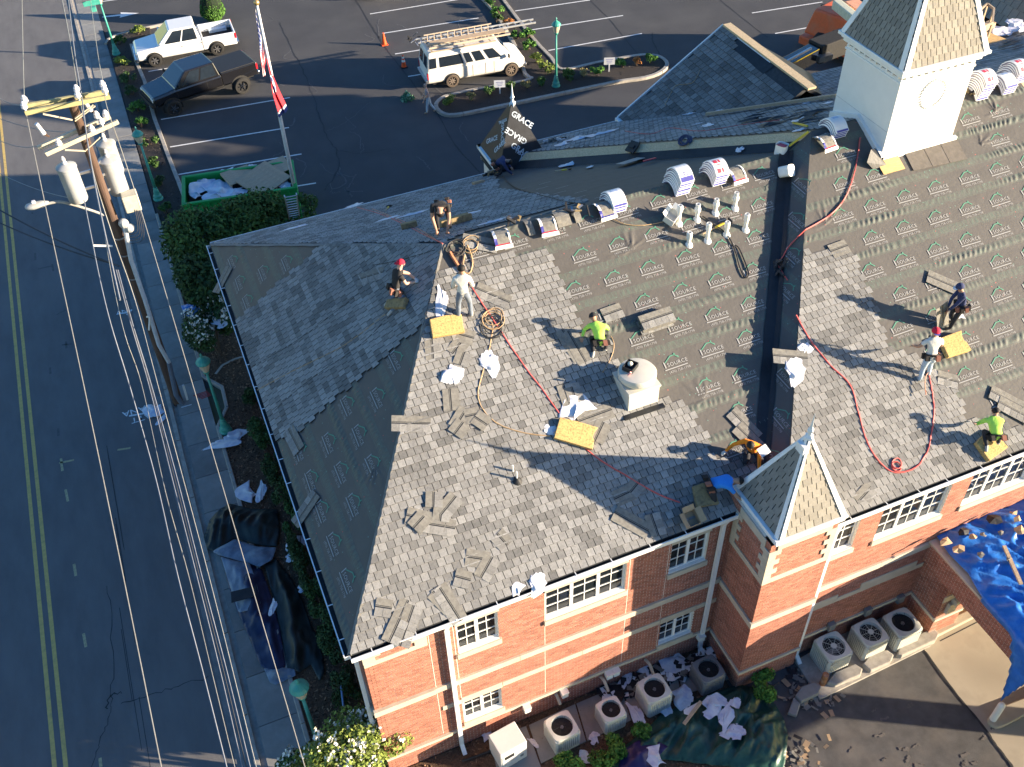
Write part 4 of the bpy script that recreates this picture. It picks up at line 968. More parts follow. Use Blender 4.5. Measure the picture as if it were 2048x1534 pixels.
heaps = [
 (fW, 'loose shingle scrap in the heap below the two white wrappers', [((902, 800), 3, 1.3), ((922, 838), 3, .7), ((945, 832), 2, -.1), ((918, 858), 2, .6), ((962, 842), 2, 2.2), ((896, 848), 2, 2.7), ((938, 854), 2, .2)]),
 (fW, 'loose shingle laid across the western hip edge of the roof', [((822, 848), 5, -.35)]),
 (fW, 'loose shingle scrap in the wide heap at mid slope near the hip', [((852, 1040), 5, -.55), ((870, 1052), 5, -.5), ((884, 1020), 3, 1.1), ((898, 1012), 3, .55), ((868, 1000), 2, 1.2), ((838, 1046), 2, .5), ((862, 1066), 2, .5), ((806, 1074), 2, .8), ((908, 1035), 2, .1)]),
 (fW, 'loose shingle in the small heap above the three part window', [((955, 1118), 3, -.5), ((974, 1136), 3, .7), ((925, 1158), 2, -.6), ((945, 1150), 2, .9)]),
 (fW, 'pale loose shingle piece lying alone on the lower slope', [((1003, 1080), 2, -1.2)]),
 (fW, 'loose shingle in the heap hanging over the gutter near the corner', [((800, 1240), 5, .8), ((815, 1252), 5, .9), ((767, 1216), 2, -.5), ((790, 1262), 3, .8), ((778, 1258), 2, 1.9)]),
 (fW, 'loose shingle near the gutter left of the first downspout', [((884, 1200), 3, 2.0), ((898, 1208), 5, -1.35), ((872, 1190), 2, 1.1)]),
 (fW, 'loose shingle scrap under the worker in the white shirt', [((918, 692), 3, .6), ((933, 674), 2, -.6), ((925, 718), 2, .9), ((908, 712), 2, -.4)]),
 (fW, 'long loose shingle right of the worker in the white shirt', [((985, 592), 5, -.75), ((1002, 606), 5, -.75)]),
 (fW, 'loose shingle in the neat pile left of the kneeling lime worker', [((1142, 690), 5, -1.4), ((1152, 694), 5, -1.45), ((1150, 724), 5, -1.4)]),
 (fW, 'loose shingle beside the large foam pad and blue wrapper', [((1190, 832), 5, .03), ((1199, 864), 3, .75), ((1134, 790), 3, 1.5), ((1148, 788), 3, 1.5), ((1206, 856), 2, .6)]),
 (fW, 'dark loose shingle in the tower shadow on the lower slope', [((1248, 990), 3, .1), ((1270, 975), 2, .5), ((1262, 1045), 5, -.85), ((1310, 1050), 3, 1.5), ((1285, 1000), 2, .2)]),
 (fW, 'loose shingle on the printed underlayment above the exhaust hood', [((1310, 648), 5, .02)]),
 (fW, 'loose shingle by the worker in lime above the hood', [((1225, 626), 3, .05)]),
 (fW, 'loose shingle lying along the valley left of the tower', [((1488, 850), 5, -1.2), ((1500, 880), 5, -1.15), ((1478, 900), 3, -1.3)]),
 (fW, 'loose shingle laid near the ridge beside the coiled hoses', [((960, 487), 5, -.5), ((975, 495), 5, -.45)]),
 (fW, 'dark loose shingle hanging over the west hip by the red cap worker', [((866, 700), 3, 1.3)]),
 (fWest, 'dark loose shingle on the west slope left of the red cap worker', [((742, 553), 5, .95)]),
 (fWest, 'loose shingle at the west gutter under the shingled area', [((588, 880), 5, .1), ((582, 892), 5, .05)]),
 (fWest, 'dark loose shingle pair along the west gutter lower down', [((612, 1018), 5, -1.25), ((622, 1030), 5, -1.22)]),
 (fWest, 'dark underlayment offcut strip at the upper west gutter', [((446, 560), 5, -1.0)]),
 (fM, 'long brown loose shingle behind the worker in navy', [((1886, 566), 5, -.75), ((1872, 548), 3, -.75)]),
 (fM, 'loose shingle laid beside the lime worker on the right', [((2012, 800), 5, -.85), ((2028, 822), 5, -.85), ((1975, 822), 5, .12)]),
 (fM, 'cracked shingle piece on the slope right of the tower spire', [((1730, 990), 3, .4), ((1712, 995), 2, -.3)]),
 (fM, 'loose shingles fanned out beside the valley and wrappers', [((1580, 715), 5, -.4), ((1605, 712), 3, -.35)]),
 (fM, 'bare shingle offcut at the top of the right hand shingled field', [((1678, 498), 3, .05)]),
 (fM, 'short loose shingle near the right hand worker pair', [((1895, 760), 3, -.6), ((1835, 660), 2, .2)]),
 (fWb, 'small dark scrap on the rear slope near the tap of the hip', [((690, 440), 3, 0)])]
HI = ['uppermost', 'second highest', 'third highest', 'fourth highest', 'fifth highest', 'sixth highest', 'seventh highest', 'eighth highest', 'ninth highest']
for face, lab, items in heaps:
    items = items[:max(1, round(len(items)*.7))]; order = sorted(range(len(items)), key=lambda i: items[i][0][1])
    for k, (px, n, rz) in enumerate(items):
        me = STRB[n] if rng.random() < .3 else STR[(n, rng.randint(0, 1))]
        tone = face is fWest or 'dark' in lab
        lay('loose_shingle', me, face, px, (HI[order.index(k)]+' ' if len(items) > 1 else '')+lab, 'shingle', rz,   .045+.006*k+(.01 if len(items) > 4 else 0), group=('scattered loose shingles: '+lab[:40]) if len(items) > 1 else None)
def stacklet(face, px, n, rz, label):
    u, v = face.uv(*px, .1); t = thing('shingle_stack', label, 'shingle stack', face.w(u, v, .03), rot=face.q @ Matrix.Rotation(rz, 3, 'Z').to_quaternion())
    for i in range(n):
        link('loose_shingle', STR[(5, i % 2)] if i == n-1 else STRB[5], t, loc=(rng.uniform(-.015, .015), rng.uniform(-.02, .02), .02+i*.022), rot=(0, 0, rng.uniform(-.03, .03)))
    return t
stacklet(fW, (1312, 640), 8, .0, 'opened pile of shingles standing on underlayment above the exhaust hood')
# ---- shingle bundles draped over the ridge
def bundle_mesh(L=.95, W=.46, T=.07, bend=1.0, split=.5, kind=0):
    """bag of shingles sagging over a ridge: long axis local Y, rear end at -Y"""
    b = MB(); n = 14; R = []; U = []
    def cv(t):                                                # arc over the ridge
        a = (t-split)*L; r = .34/bend; s = max(-.9, min(.9, a/r)) if abs(a) < r*.9 else math.copysign(.9, a)
        y = r*sin(s); z = r*(cos(s)-1)
        if abs(a) > r*.9: e = abs(a)-r*.9; y += math.copysign(e*cos(.9), a); z -= e*sin(.9)*.72
        return y, z, s
    for i in range(n+1):
        y, z, s = cv(i/n); nx, nz = sin(s), cos(s)
        R.append([Vec((-W/2, y, z)), Vec((W/2, y, z)), Vec((W/2+.006, y+nx*T*.5, z+nz*T*.5)), Vec((W/2-.012, y+nx*T, z+nz*T)), Vec((-W/2+.012, y+nx*T, z+nz*T)), Vec((-W/2-.006, y+nx*T*.5, z+nz*T*.5))])
    vs = [q for r in R for q in r]; fs = []; mi = []
    for i in range(n):
        for j in range(6):
            a = i*6+j; c = i*6+(j+1) % 6; fs.append((a, c, c+6, a+6)); mi.append(1 if j in (1, 5) else 0)
    for f, m in zip(fs, mi): b.add([vs[k] for k in f], [(0, 1, 2, 3)], m)
    b.add(R[0], [(5, 4, 3, 2, 1, 0)], 2); b.add(R[-1], [(0, 1, 2, 3, 4, 5)], 3)
    return b.mesh('shingle_bundle', [M_wrapc, M_edge, M_blue, M_wrapc]), cv, T, W, L
BM, BCV, BT, BW, BLn = bundle_mesh()
def bundle_print(kind):
    out = []
    def patch(t0, t1, x0, x1, mi, lift=.004):
        k = 4; b = MB()
        for i in range(k):
            q = []
            for t in (t0+(t1-t0)*i/k, t0+(t1-t0)*(i+1)/k):
                y, z, s = BCV(t); q.append((y+sin(s)*(BT+lift), z+cos(s)*(BT+lift)))
            b.add([(x0, q[0][0], q[0][1]), (x1, q[0][0], q[0][1]), (x1, q[1][0], q[1][1]), (x0, q[1][0], q[1][1])], [(0, 1, 2, 3)], mi)
        out.append(b.mesh('bag_print', [M_blue, M_redp, M_wrapc, mat('pale_blue_print', (.45, .55, .72), .5)]))
    if kind == 0:                                            # front end (t near 0 faces the viewer)
        patch(.02, .20, -.2, .2, 0); patch(.22, .32, -.06, .06, 0, .003); patch(.24, .30, -.035, .035, 2, .006); patch(.82, .9, -.12, -.02, 1)
    elif kind == 1:
        for t0 in (.12, .42): patch(t0, t0+.13, -.15, -.03, 1); patch(t0, t0+.13, .0, .06, 1); patch(t0, t0+.13, -.03, .0, 2, .002); patch(t0-.07, t0-.05, -.15, .05, 1); patch(t0-.1, t0-.09, -.15, .08, 1)
    else: patch(.02, .1, -.2, .2, 0); patch(.5, .62, -.1, .1, 3, .003)
    return out
BP = [bundle_print(k) for k in range(3)]
ORD = ['top', 'second', 'third', 'fourth', 'fifth', 'sixth', 'seventh', 'eighth', 'ninth', 'tenth']
def bundle_stack(pos, n, kind, where, rz=0.0, lean=.018):
    for i in range(n):
        lab = (ORD[n-1-i]+' white shingle bundle in '+where) if n > 1 else 'white shingle bundle in '+where
        t = thing('shingle_bundle', lab, 'shingle bundle', Vec(pos)+Vec((rng.uniform(-.012, .012)+i*.006, -i*lean+rng.uniform(-.015, .015), i*(BT+.004))), rz+rng.uniform(-.03, .03), group='shingle bundles stacked on the ridge')
        link('bag', BM, t)
        for me in BP[kind if i == n-1 else 2]: link('bag_print', me, t)
def ridge_at(px, z=11.06, y=21.5):
    p = on(*px, (0, y, 0), (0, 1, 0)); return Vec((p.x, y, z))
bundle_stack(ridge_at((1225, 415)), 4, 2, 'the stack right of the open blue pack')
bundle_stack(ridge_at((1352, 372)), 8, 0, 'the tall blue printed stack on the ridge')
bundle_stack(ridge_at((1425, 352)), 6, 1, 'the red printed stack on the ridge')
bundle_stack(Vec((19.15, 21.5, 11.58)), 4, 2, 'the shaded stack against the steeple')
bundle_stack(Vec((24.55, 21.5, 11.58)), 9, 1, 'the tall stack right of the steeple')
bundle_stack(Vec((25.55, 21.45, 11.58)), 4, 2, 'the low stack at the right picture edge'); bundle_stack(Vec((26.2, 21.75, 11.58)), 7, 1, 'the far stack at the right picture edge')
def open_pack(px, rz, label, kind, z=11.06, y=21.3):
    p = ridge_at(px, z, y); t = thing('open_pack', label, 'shingle pack', p+Vec((0, 0, .0)), rz, group=None)
    w = MB(); c = MB()
    for i in range(7):
        s0, s1 = i/7, (i+1)/7; q = []
        for s in (s0, s1): yy, z_, a = BCV(s*.8+.05); q.append((yy, z_+.07))
        for b, x0, x1, dz in ((c, -.16, .2, 0.012),): b.add([(x0, q[0][0], q[0][1]+dz), (x1, q[0][0], q[0][1]+dz), (x1, q[1][0], q[1][1]+dz), (x0, q[1][0], q[1][1]+dz), (x0, q[0][0], q[0][1]-.07), (x1, q[0][0], q[0][1]-.07), (x1, q[1][0], q[1][1]-.07), (x0, q[1][0], q[1][1]-.07)], [(0, 1, 2, 3), (4, 0, 3, 7), (1, 5, 6, 2), (4, 5, 1, 0), (7, 3, 2, 6)])
        for x0, x1, m in ((-.23, -.15, 1 if i < 2 else 0), (.19, .24, 0)): w.add([(x0, q[0][0], q[0][1]+rng.uniform(0, .05)), (x1, q[0][0], q[0][1]+.02), (x1, q[1][0], q[1][1]+.02), (x0, q[1][0], q[1][1]+rng.uniform(0, .05))], [(0, 1, 2, 3)], m)
    y0, z0, _ = BCV(.05); w.add([(-.24, y0-.02, z0+.08), (.26, y0-.02, z0+.08), (.27, y0-.06, z0-.02), (-.25, y0-.06, z0-.02)], [(0, 1, 2, 3)], 2); w.add([(-.18, y0+.02, z0+.1), (.2, y0+.02, z0+.1), (.26, y0-.02, z0+.09), (-.24, y0-.02, z0+.09)], [(0, 1, 2, 3)], kind)
    c.build('shingles', M_felt, t); w.build('torn_bag', [M_wrapc, M_blue, M_wrapc, M_redp], t)
open_pack((1205, 425), .05, 'opened shingle pack with blue torn bag beside the stack', 1)
open_pack((1092, 452), -.1, 'half emptied shingle pack with pale blue torn bag on ridge', 3)
open_pack((1000, 475), -.1, 'torn open red printed shingle pack near the coiled hoses', 3)
open_pack((1467, 352), .05, 'opened red shingle pack right of the red printed stack', 3)
open_pack((1652, 258), .1, 'opened shingle pack with red print in steeple shade', 3, 11.5, 21.1)
for px, w_ in (((1120, 440), .42), ((1055, 462), .2), ((1148, 430), .2)):
    p = ridge_at(px); me = MB()
    for i in range(6):
        q = [BCV(s) for s in (i/6*.75, (i+1)/6*.75)]
        me.add([(-w_/2, q[0][0], q[0][1]+.03), (w_/2, q[0][0], q[0][1]+.03), (w_/2, q[1][0], q[1][1]+.03), (-w_/2, q[1][0], q[1][1]+.03)], [(0, 1, 2, 3)])
    o = link('draped_shingle', me.mesh('draped_shingle', M_felt), None, loc=p); tag(o, {.42: 'wide brown shingle draped over the ridge beside the torn bag'}.get(w_, 'narrow brown shingle draped over ridge '+('left' if px[0] < 1100 else 'right')+' of the torn bag'), 'shingle')
# ---- crumpled wrappers
def crumple(sx, sy, seed, hh=.12, n=13):
    r = np.random.RandomState(seed); b = MB(); g = {}
    o1 = r.rand(2)*50
    X = np.linspace(-1, 1, n); P = np.zeros((n, n, 3))
    ang = r.rand()*6
    for i in range(n):
        for j in range(n):
            x, y = X[i], X[j]
            q = vnoise(x*1.4+o1[0], y*1.4+o1[1])-.5; q2 = vnoise(x*1.4+o1[1]+9, y*1.4+o1[0]+4)-.5
            ex = .8+.35*vnoise(ang+i*.35, o1[0])
            P[i, j] = ((x*ex+q*1.1)*sx/2, (y*(.8+.35*vnoise(j*.35, o1[1]))+q2*1.1)*sy/2, 0)
            rr = np.hypot(x, y)
            P[i, j, 2] = hh*abs(fbm(x*1.5+o1[0], y*1.5+o1[1], 2)*2-.75)*max(0, 1.15-rr)*1.8+.012
    v = P.reshape(-1, 3)
    f = [(i*n+j, i*n+j+1, (i+1)*n+j+1, (i+1)*n+j) for i in range(n-1) for j in range(n-1) if not ((i in (0, n-2)) and (j in (0, n-2)))]
    b.add(v, f)
    return b.mesh('plastic_wrapper', M_wrap, None, True)
CRU = [crumple(.7, .5, 3+i, .11) for i in range(4)]
CL = [crumple(1.1, .32, 23+i, .07) for i in range(3)]
wr = [(fW, (903, 748), 0, .75, 0, 'white crumpled wrapper left of the tall hose loop on the slope'), (fW, (980, 726), 1, .85, .9, 'white and blue crumpled wrapper on the brown hose'), (fW, (1152, 815), 2, 1.25, .35, 'large white wrapper at the top of the foam pad'), (fW, (1103, 860), 3, .5, .1, 'small white glove like wrapper left of the foam pad'),
      (fW, (885, 600), 0, .9, 1.2, 'long white and blue wrapper strip beside the white shirt worker', 'L'), (fW, (1075, 1168), 1, .7, .3, 'white wrapper caught in the gutter over the window'), (fW, (1035, 1178), 2, .5, .8, 'small white wrapper at the gutter edge'), (fW, (902, 642), 3, .4, .3, 'white scrap at the feet of the white shirt worker'),
      (fM, (1610, 695), 0, .5, -.6, 'white wrapper flap above the fanned shingles'), (fM, (1590, 742), 1, .95, .4, 'white and blue wrapper below the fanned shingles'), (fM, (1916, 632), 2, .5, 0, 'white bag behind the worker in navy'),
      (fWb, (583, 458), 0, .9, 0, 'white wrapper strip near the far eave corner', 'L'), (fWb, (708, 413), 1, .9, 0, 'white plastic heap at the far eave beside the ladder'), (fWb, (825, 430), 2, 1.0, .1, 'long white wrapper on the rear slope above the foam block', 'L'), (fWb, (770, 440), 0, .8, .1, 'blue tinted wrapper scrap left of the long rear wrapper', 'L'),
      (fWb, (935, 430), 1, .8, .2, 'pale wrapper streak right of the bending worker', 'L'), (fWb, (985, 445), 2, .8, .1, 'blue tinted wrapper at ridge near the torn red pack', 'L'), (fWb, (1140, 330), 0, 1.0, .2, 'blue white wrapper below the black valley membrane'), (fWb, (1180, 335), 1, .4, 0, 'small white scrap below the membrane'),
      (fMb, (1160, 278), 3, 1.5, .2, 'large blue white wrapper pile beside the rear turret'), (fMb, (1205, 268), 2, 1.3, .1, 'long blue white wrapper right of the rear turret', 'L'), (fMb, (1125, 290), 0, .8, .9, 'white wrapper against the rear turret foot'), (fMb, (1415, 252), 1, .75, .3, 'white wrapper on the middle of the rear slope'), (fMb, (1395, 249), 2, .4, 0, 'white strip left of the rear slope wrapper', 'L'),
      (fMb, (1382, 228), 3, .8, 0, 'white wrapper under the far eave of the gable'), (fMb, (1600, 242), 0, .7, .5, 'white wrapper bundle near the shaded shingle pack'), (fMb, (1612, 207), 1, .5, .2, 'pale wrapper by the long timber'), (fMb, (1655, 207), 2, .5, .2, 'white wrapper against the steeple side'), (fMb, (1440, 222), 3, .7, .1, 'white wrapper end at the timber'),
      (fMw, (1480, 300), 3, .35, 1.3, 'tiny white wrapper on the black membrane'), (fMb, (1598, 262), 0, .5, 0, 'white wrapper on the bare board by the ridge')]
for it in wr:
    face, px, k, s, rz, lab = it[:6]
    me = (CL[k % 3] if len(it) > 6 else CRU[k]); lay('plastic_wrapper', me, face, px, lab, 'wrapper', rz, .05, 'crumpled shingle wrappers on the roof', s)
# ---- foam pads
def pad_mesh(w, d, t, notch=True, m=M_foam, seed=1):
    r = random.Random(seed); q = [(-w/2, -d/2), (w/2, -d/2+r.uniform(-.02, .03)), (w/2-.02, -.05), (w/2-.07 if notch else w/2, .0), (w/2-.06 if notch else w/2, d*.22), (w/2+.01, d/2), (0, d/2+r.uniform(-.02, .03)), (-w/2+.02, d/2-.03)]
    b = MB().prism([Vec((x, y, 0)) for x, y in q], (0, 0, t)); return b.mesh('foam_pad', m)
def foam(face, px, w, d, t, rz, lab, m=M_foam, seed=1, h=.05, notch=True):
    o = lay('foam_pad', pad_mesh(w, d, t, notch, m, seed), face, px, lab, 'foam pad', rz, h); bv = o.modifiers.new('bevel', 'BEVEL'); bv.width = .015; bv.segments = 2; return o
foam(fW, (893, 655), .88, .55, .12, -.15, 'clean yellow foam pad at the feet of the white shirt worker', seed=2, notch=False)
foam(fW, (1150, 868), 1.05, .62, .11, -.62, 'large yellow foam pad below the white wrapper', seed=3)
foam(fM, (1903, 692), .78, .62, .16, -.02, 'yellow foam pad between the two workers on the right', seed=4)
foam(fM, (1976, 893), .75, .62, .16, .2, 'yellow foam pad under the kneeling lime worker at right', seed=5, notch=False)
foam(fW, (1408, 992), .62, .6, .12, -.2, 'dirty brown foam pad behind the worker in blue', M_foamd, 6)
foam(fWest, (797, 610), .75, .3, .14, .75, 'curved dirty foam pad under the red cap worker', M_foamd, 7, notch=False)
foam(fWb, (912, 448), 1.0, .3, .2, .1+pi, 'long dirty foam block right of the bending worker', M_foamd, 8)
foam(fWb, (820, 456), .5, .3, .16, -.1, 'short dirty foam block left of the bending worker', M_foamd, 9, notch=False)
# ---- vent pipes through the underlayment
def pipe(px, hgt, r, label, coup=False, lean=0):
    u, v = fW.uv(*px); p = fW.w(u, v); t = thing('vent_pipe', label, 'vent pipe', p, rng.uniform(0, 6), group='white vent pipes through the underlayment')
    MB().lathe([(r, -.1), (r, hgt), (r*.8, hgt), (r*.8, hgt-.06)], n=14, cap=False).build('pipe', M_pvc, t, smooth=False)
    MB().lathe([(r*1.32, hgt-.2), (r*1.36, hgt-.1), (r*1.36, hgt-.02), (r*1.1, hgt+.012), (r*.75, hgt+.012), (r*.7, hgt-.05)] if not coup else [(r*1.1, hgt*.45), (r*1.5, hgt*.55), (r*1.55, hgt*.72), (r*1.15, hgt*.82), (r*1.15, hgt+.02), (r*.8, hgt+.02), (r*.75, hgt-.05)], n=14, cap=False).build('collar', M_pvc, t)
    MB().lathe([(r*2.4, -.06), (r*1.5, .04), (r*1.05, .06)], n=14, cap=False).build('boot', M_pvc, t)
    return t
for px, h_, c_, lab in (((1377, 488), .4, 0, 'shortest white vent pipe, lowest left of the pipe cluster'), ((1414, 480), .58, 0, 'white vent pipe in front of the yellow hammer handle'), ((1452, 468), .42, 0, 'white vent pipe at the head of the yellow hammer'), ((1490, 458), .52, 0, 'white vent pipe nearest to the dark valley'), ((1357, 446), .6, 0, 'white vent pipe against the open cardboard box'), ((1393, 438), .5, 1, 'white vent pipe with coupling right of the cardboard box'), ((1430, 425), .45, 1, 'white vent pipe with coupling in the middle of top row'), ((1469, 415), .5, 1, 'white vent pipe with coupling at the right of top row')):
    pipe(px, h_, .062, lab, c_)
for px, h_, lab in (((1034, 962), .36, 'thin white pipe rising from the black rubber boot'), ((1026, 945), .28, 'thin white pipe just behind the black rubber boot')):
    u, v = fW.uv(*px); t = thing('vent_pipe', lab, 'vent pipe', fW.w(u, v))
    MB().cyl((0, 0, -.05), (0, 0, h_), .026, n=10).build('pipe', M_pvc, t); MB().lathe([(.17, -.05), (.12, .05), (.06, .11), (.03, .13)] if 'rising' in lab else [(.06, -.03), (.035, .03)], n=14).build('boot', M_rub, t)
# ---- exhaust hood
hc = Vec((0, 0, 0)); u, v = fW.uv(1288, 812); hp = fW.w(*fW.uv(1282, 808)); A_ = fW.w(*fW.uv(1256, 825)); B_ = fW.w(*fW.uv(1316, 805))
hw = (B_-A_).length*1.0; C0 = (A_+B_)/2+Vec((0, hw/2, 0))
hood = thing('exhaust_hood', 'cream metal exhaust fan with round lid on a square curb, black box on top', 'exhaust fan', (C0.x, C0.y, A_.z))
cb = MB().b2((-hw/2, -hw/2, -.1), (hw/2, hw/2, .62)).b2((-hw/2-.03, -hw/2-.03, .62), (hw/2+.03, hw/2+.03, .68)); cb.build('curb', M_cream, hood, bevel=.01)
MB().lathe([(hw*.42, .66), (hw*.5, .72), (hw*.56, .80), (hw*.56, .86)], n=32).build('fan_housing', M_cream, hood, smooth=False)
smooth_by_angle(MB().lathe([(hw*.57, .85), (hw*.57, .93), (hw*.54, .97), (hw*.3, 1.0), (.02, 1.01)], n=36).build('lid', M_cream, hood))
MB().b2((-hw/2-.2, -hw/2-.22, -.03), (hw/2+.1, -hw/2-.002, .02)).build('flashing', M_memb, hood)
bx = thing('tool_case', 'black open plastic case lying on the exhaust fan lid', 'case', (C0.x-.15, C0.y+.12, A_.z+1.012), .6)
MB().b2((-.18, -.15, 0), (.18, .15, .03)).b2((-.18, -.15, .03), (-.16, .15, .13)).b2((.16, -.15, .03), (.18, .15, .13)).b2((-.16, -.15, .03), (.16, -.13, .13)).b2((-.16, .13, .03), (.16, .15, .13)).build('case_body', M_rub, bx); MB().sphere((.05, .03, .1), .075).build('cap', M_cream, bx)
tag(MB().cyl((C0.x-.33, C0.y-.1, A_.z+1.03), (C0.x-.27, C0.y-.14, A_.z+1.13), .03, n=10).build('drink_can', mat('pink_can', (.72, .35, .35), .4)), 'small pink can beside the black case on the fan lid', 'can')
# ---- buckets, boxes
def bucket(p, label, tip=False, fill=None):
    t = thing('bucket', label, 'bucket', p, .3)
    s = .15
    smooth_by_angle(MB().lathe([(s*.85, 0), (s, .34), (s*1.06, .345), (s*1.06, .37), (s*.95, .37), (s*.8, .03)], n=18, cap=False).build('pail', M_pvc, t)); MB().lathe([(.001, .01), (s*.83, .01)], n=18, cap=False).build('base', M_pvc, t)
    if fill: MB().lathe([(.001, .30), (s*.9, .28)], n=18, cap=False).build('contents', fill, t)
    if tip: t.rotation_euler = (1.2, .5, .4)
    return t
def sqpail(p, label, rot, fill=None):
    t = thing('bucket', label, 'bucket', p); t.rotation_euler = rot; b = MB(); n = 8; R = []
    for r_, z in ((.125, 0), (.15, .02), (.155, .36), (.165, .38)):
        R.append([Vec((r_*1.1*math.copysign(abs(cos(a))**.55, cos(a)), r_*1.1*math.copysign(abs(sin(a))**.55, sin(a)), z)) for a in [(k+.5)*pi/8 for k in range(16)]])
    b.ring(R, True, fill is None); b.build('pail', M_pvc, t)
    if fill: MB().box((0, 0, .33), (.23, .23, .02)).build('contents', fill, t)
    return t
sqpail(fMw.w(*fMw.uv(1560, 312), .02), 'white square bucket with red contents at the top of the valley', (0, .1, .5), M_redp)
sqpail(fMw.w(*fMw.uv(1566, 352), .2), 'white square bucket tipped over in the dark valley', (1.0, .35, .3))
def carton(face, px, rz, label, flaps, s=(.42, .3, .26), m=M_card, inner=None):
    u, v = face.uv(*px); t = thing('carton', label, 'box', face.w(u, v, .04), rot=face.q @ Matrix.Rotation(rz, 3, 'Z').to_quaternion()); a, b_, c = s[0]/2, s[1]/2, s[2]; b = MB(); k = .012
    b.b2((-a, -b_, 0), (a, b_, k)).b2((-a, -b_, k), (a, -b_+k, c)).b2((-a, b_-k, k), (a, b_, c)).b2((-a, -b_+k, k), (-a+k, b_-k, c)).b2((a-k, -b_+k, k), (a, b_-k, c)); b.build('box_body', m, t)
    for ax, an in flaps:
        f = MB()
        if ax == 'l': f.bar((-a, 0, c), (-a-.16*cos(an), 0, c+.16*sin(an)), s[1], .008, up=(0, 0, 1))
        if ax == 'r': f.bar((a, 0, c), (a+.16*cos(an), 0, c+.16*sin(an)), s[1], .008)
        if ax == 'b': f.bar((0, b_, c), (0, b_+.14*cos(an), c+.14*sin(an)), s[0], .008)
        if ax == 'f': f.bar((0, -b_, c), (0, -b_-.14*cos(an), c+.14*sin(an)), s[0], .008)
        f.build('flap', m, t)
    return t
carton(fW, (1379, 1040), .05, 'open cardboard box with spread flaps at the gutter', (('l', .5), ('r', .4), ('b', .5)), (.34, .4, .2))
carton(fW, (1340, 440), .6, 'open cardboard box with white sides beside the vent pipes', (('b', .7), ('r', .5)), (.4, .32, .26), M_pvc)
MB_ = MB().box((0, 0, .02), (.3, .25, .02)).mesh('white_sheet', M_wrapc)
lay('white_sheet', MB_, fM, (1519, 908), 'small white card right of the worker in orange', 'card', .2, .3)
lay('shim_block', MB().box((0, 0, .05), (.4, .25, .08)).mesh('shim_block', M_card), fWb, (957, 368), 'small tan board at the rear eave by the crouching worker', 'board', .1)
lay('cardboard_sheet', MB().box((0, 0, .02), (.9, .45, .012)).mesh('cardboard_sheet', mat('grey_card', (.40, .35, .30), .9)), fWb, (1262, 327), 'flat grey cardboard sheet near the black valley', 'cardboard', pi+.2, .1)
lay('red_scrap', MB().box((0, 0, .03), (.45, .12, .03)).mesh('red_scrap', M_redp), fWb, (1300, 325), 'red scrap right of the grey cardboard', 'scrap', pi, .1)
lay('roof_vent', MB().box((0, 0, .08), (.42, .42, .05)).box((0, 0, .12), (.2, .12, .05)).mesh('roof_vent', M_rub), fMw, (1268, 297), 'black square roof vent standing on the bare boards', 'roof vent', .3, .05)
# ---- steeple foot: patch of board and torn membrane
o = tag(link('plywood_patch', MB().box((0, 0, .01), (.78, .62, .018)).mesh('plywood_patch', mat('fresh_plywood', (.62, .40, .17), .85, var=.18, sc=5, st=(1, 5, 1)))), 'orange bare plywood patch at the foot of the steeple', 'plywood'); free(o, fM, *fM.uv(1778, 328), .035)
o = tag(link('membrane_patch', MB().box((0, 0, .005), (1.95, .85, .008)).box((-.28, 0, .012), (.02, .85, .008)).box((.35, 0, .012), (.02, .85, .008)).mesh('membrane_patch', mat('aged_felt', (.13, .115, .10), .9, var=.2, sc=5))), 'brown felt patch on the roof in front of the steeple', 'felt patch'); free(o, fM, *fM.uv(1868, 308), .04, -.06)
o = tag(link('felt_flap', MB().add([(0, 0, 0), (.5, 0, 0), (.35, .6, .1), (.02, .5, .32), (-.2, .2, .15)], [(0, 1, 2, 3, 4)]).mesh('felt_flap', M_memb)), 'black felt flap standing up beside the steeple corner', 'felt flap'); free(o, fM, *fM.uv(1745, 340), .04)
def lying(name, face, a, b, w, h, m, label, cat, lift=.03):
    A, B = face.p(*a, lift), face.p(*b, lift); o = MB().bar(A, B, w, h, up=face.N).build(name, m); return tag(o, label, cat)
M_wood = mat('pale_timber', (.46, .34, .22), .85, var=.18, sc=4, st=(1, 6, 6))
lying('timber', fMb, (1412, 228), (1672, 191), .22, .1, M_wood, 'long grey brown timber lying along the rear roof edge', 'timber', .15)
lying('spirit_level', fMw, (1578, 292), (1617, 263), .05, .05, M_yel, 'yellow level bar beside the bare board edge', 'level', .1)
lying('spirit_level', fMb, (1586, 245), (1615, 252), .05, .05, M_yel, 'yellow level bar near the shaded pack', 'level', .1)
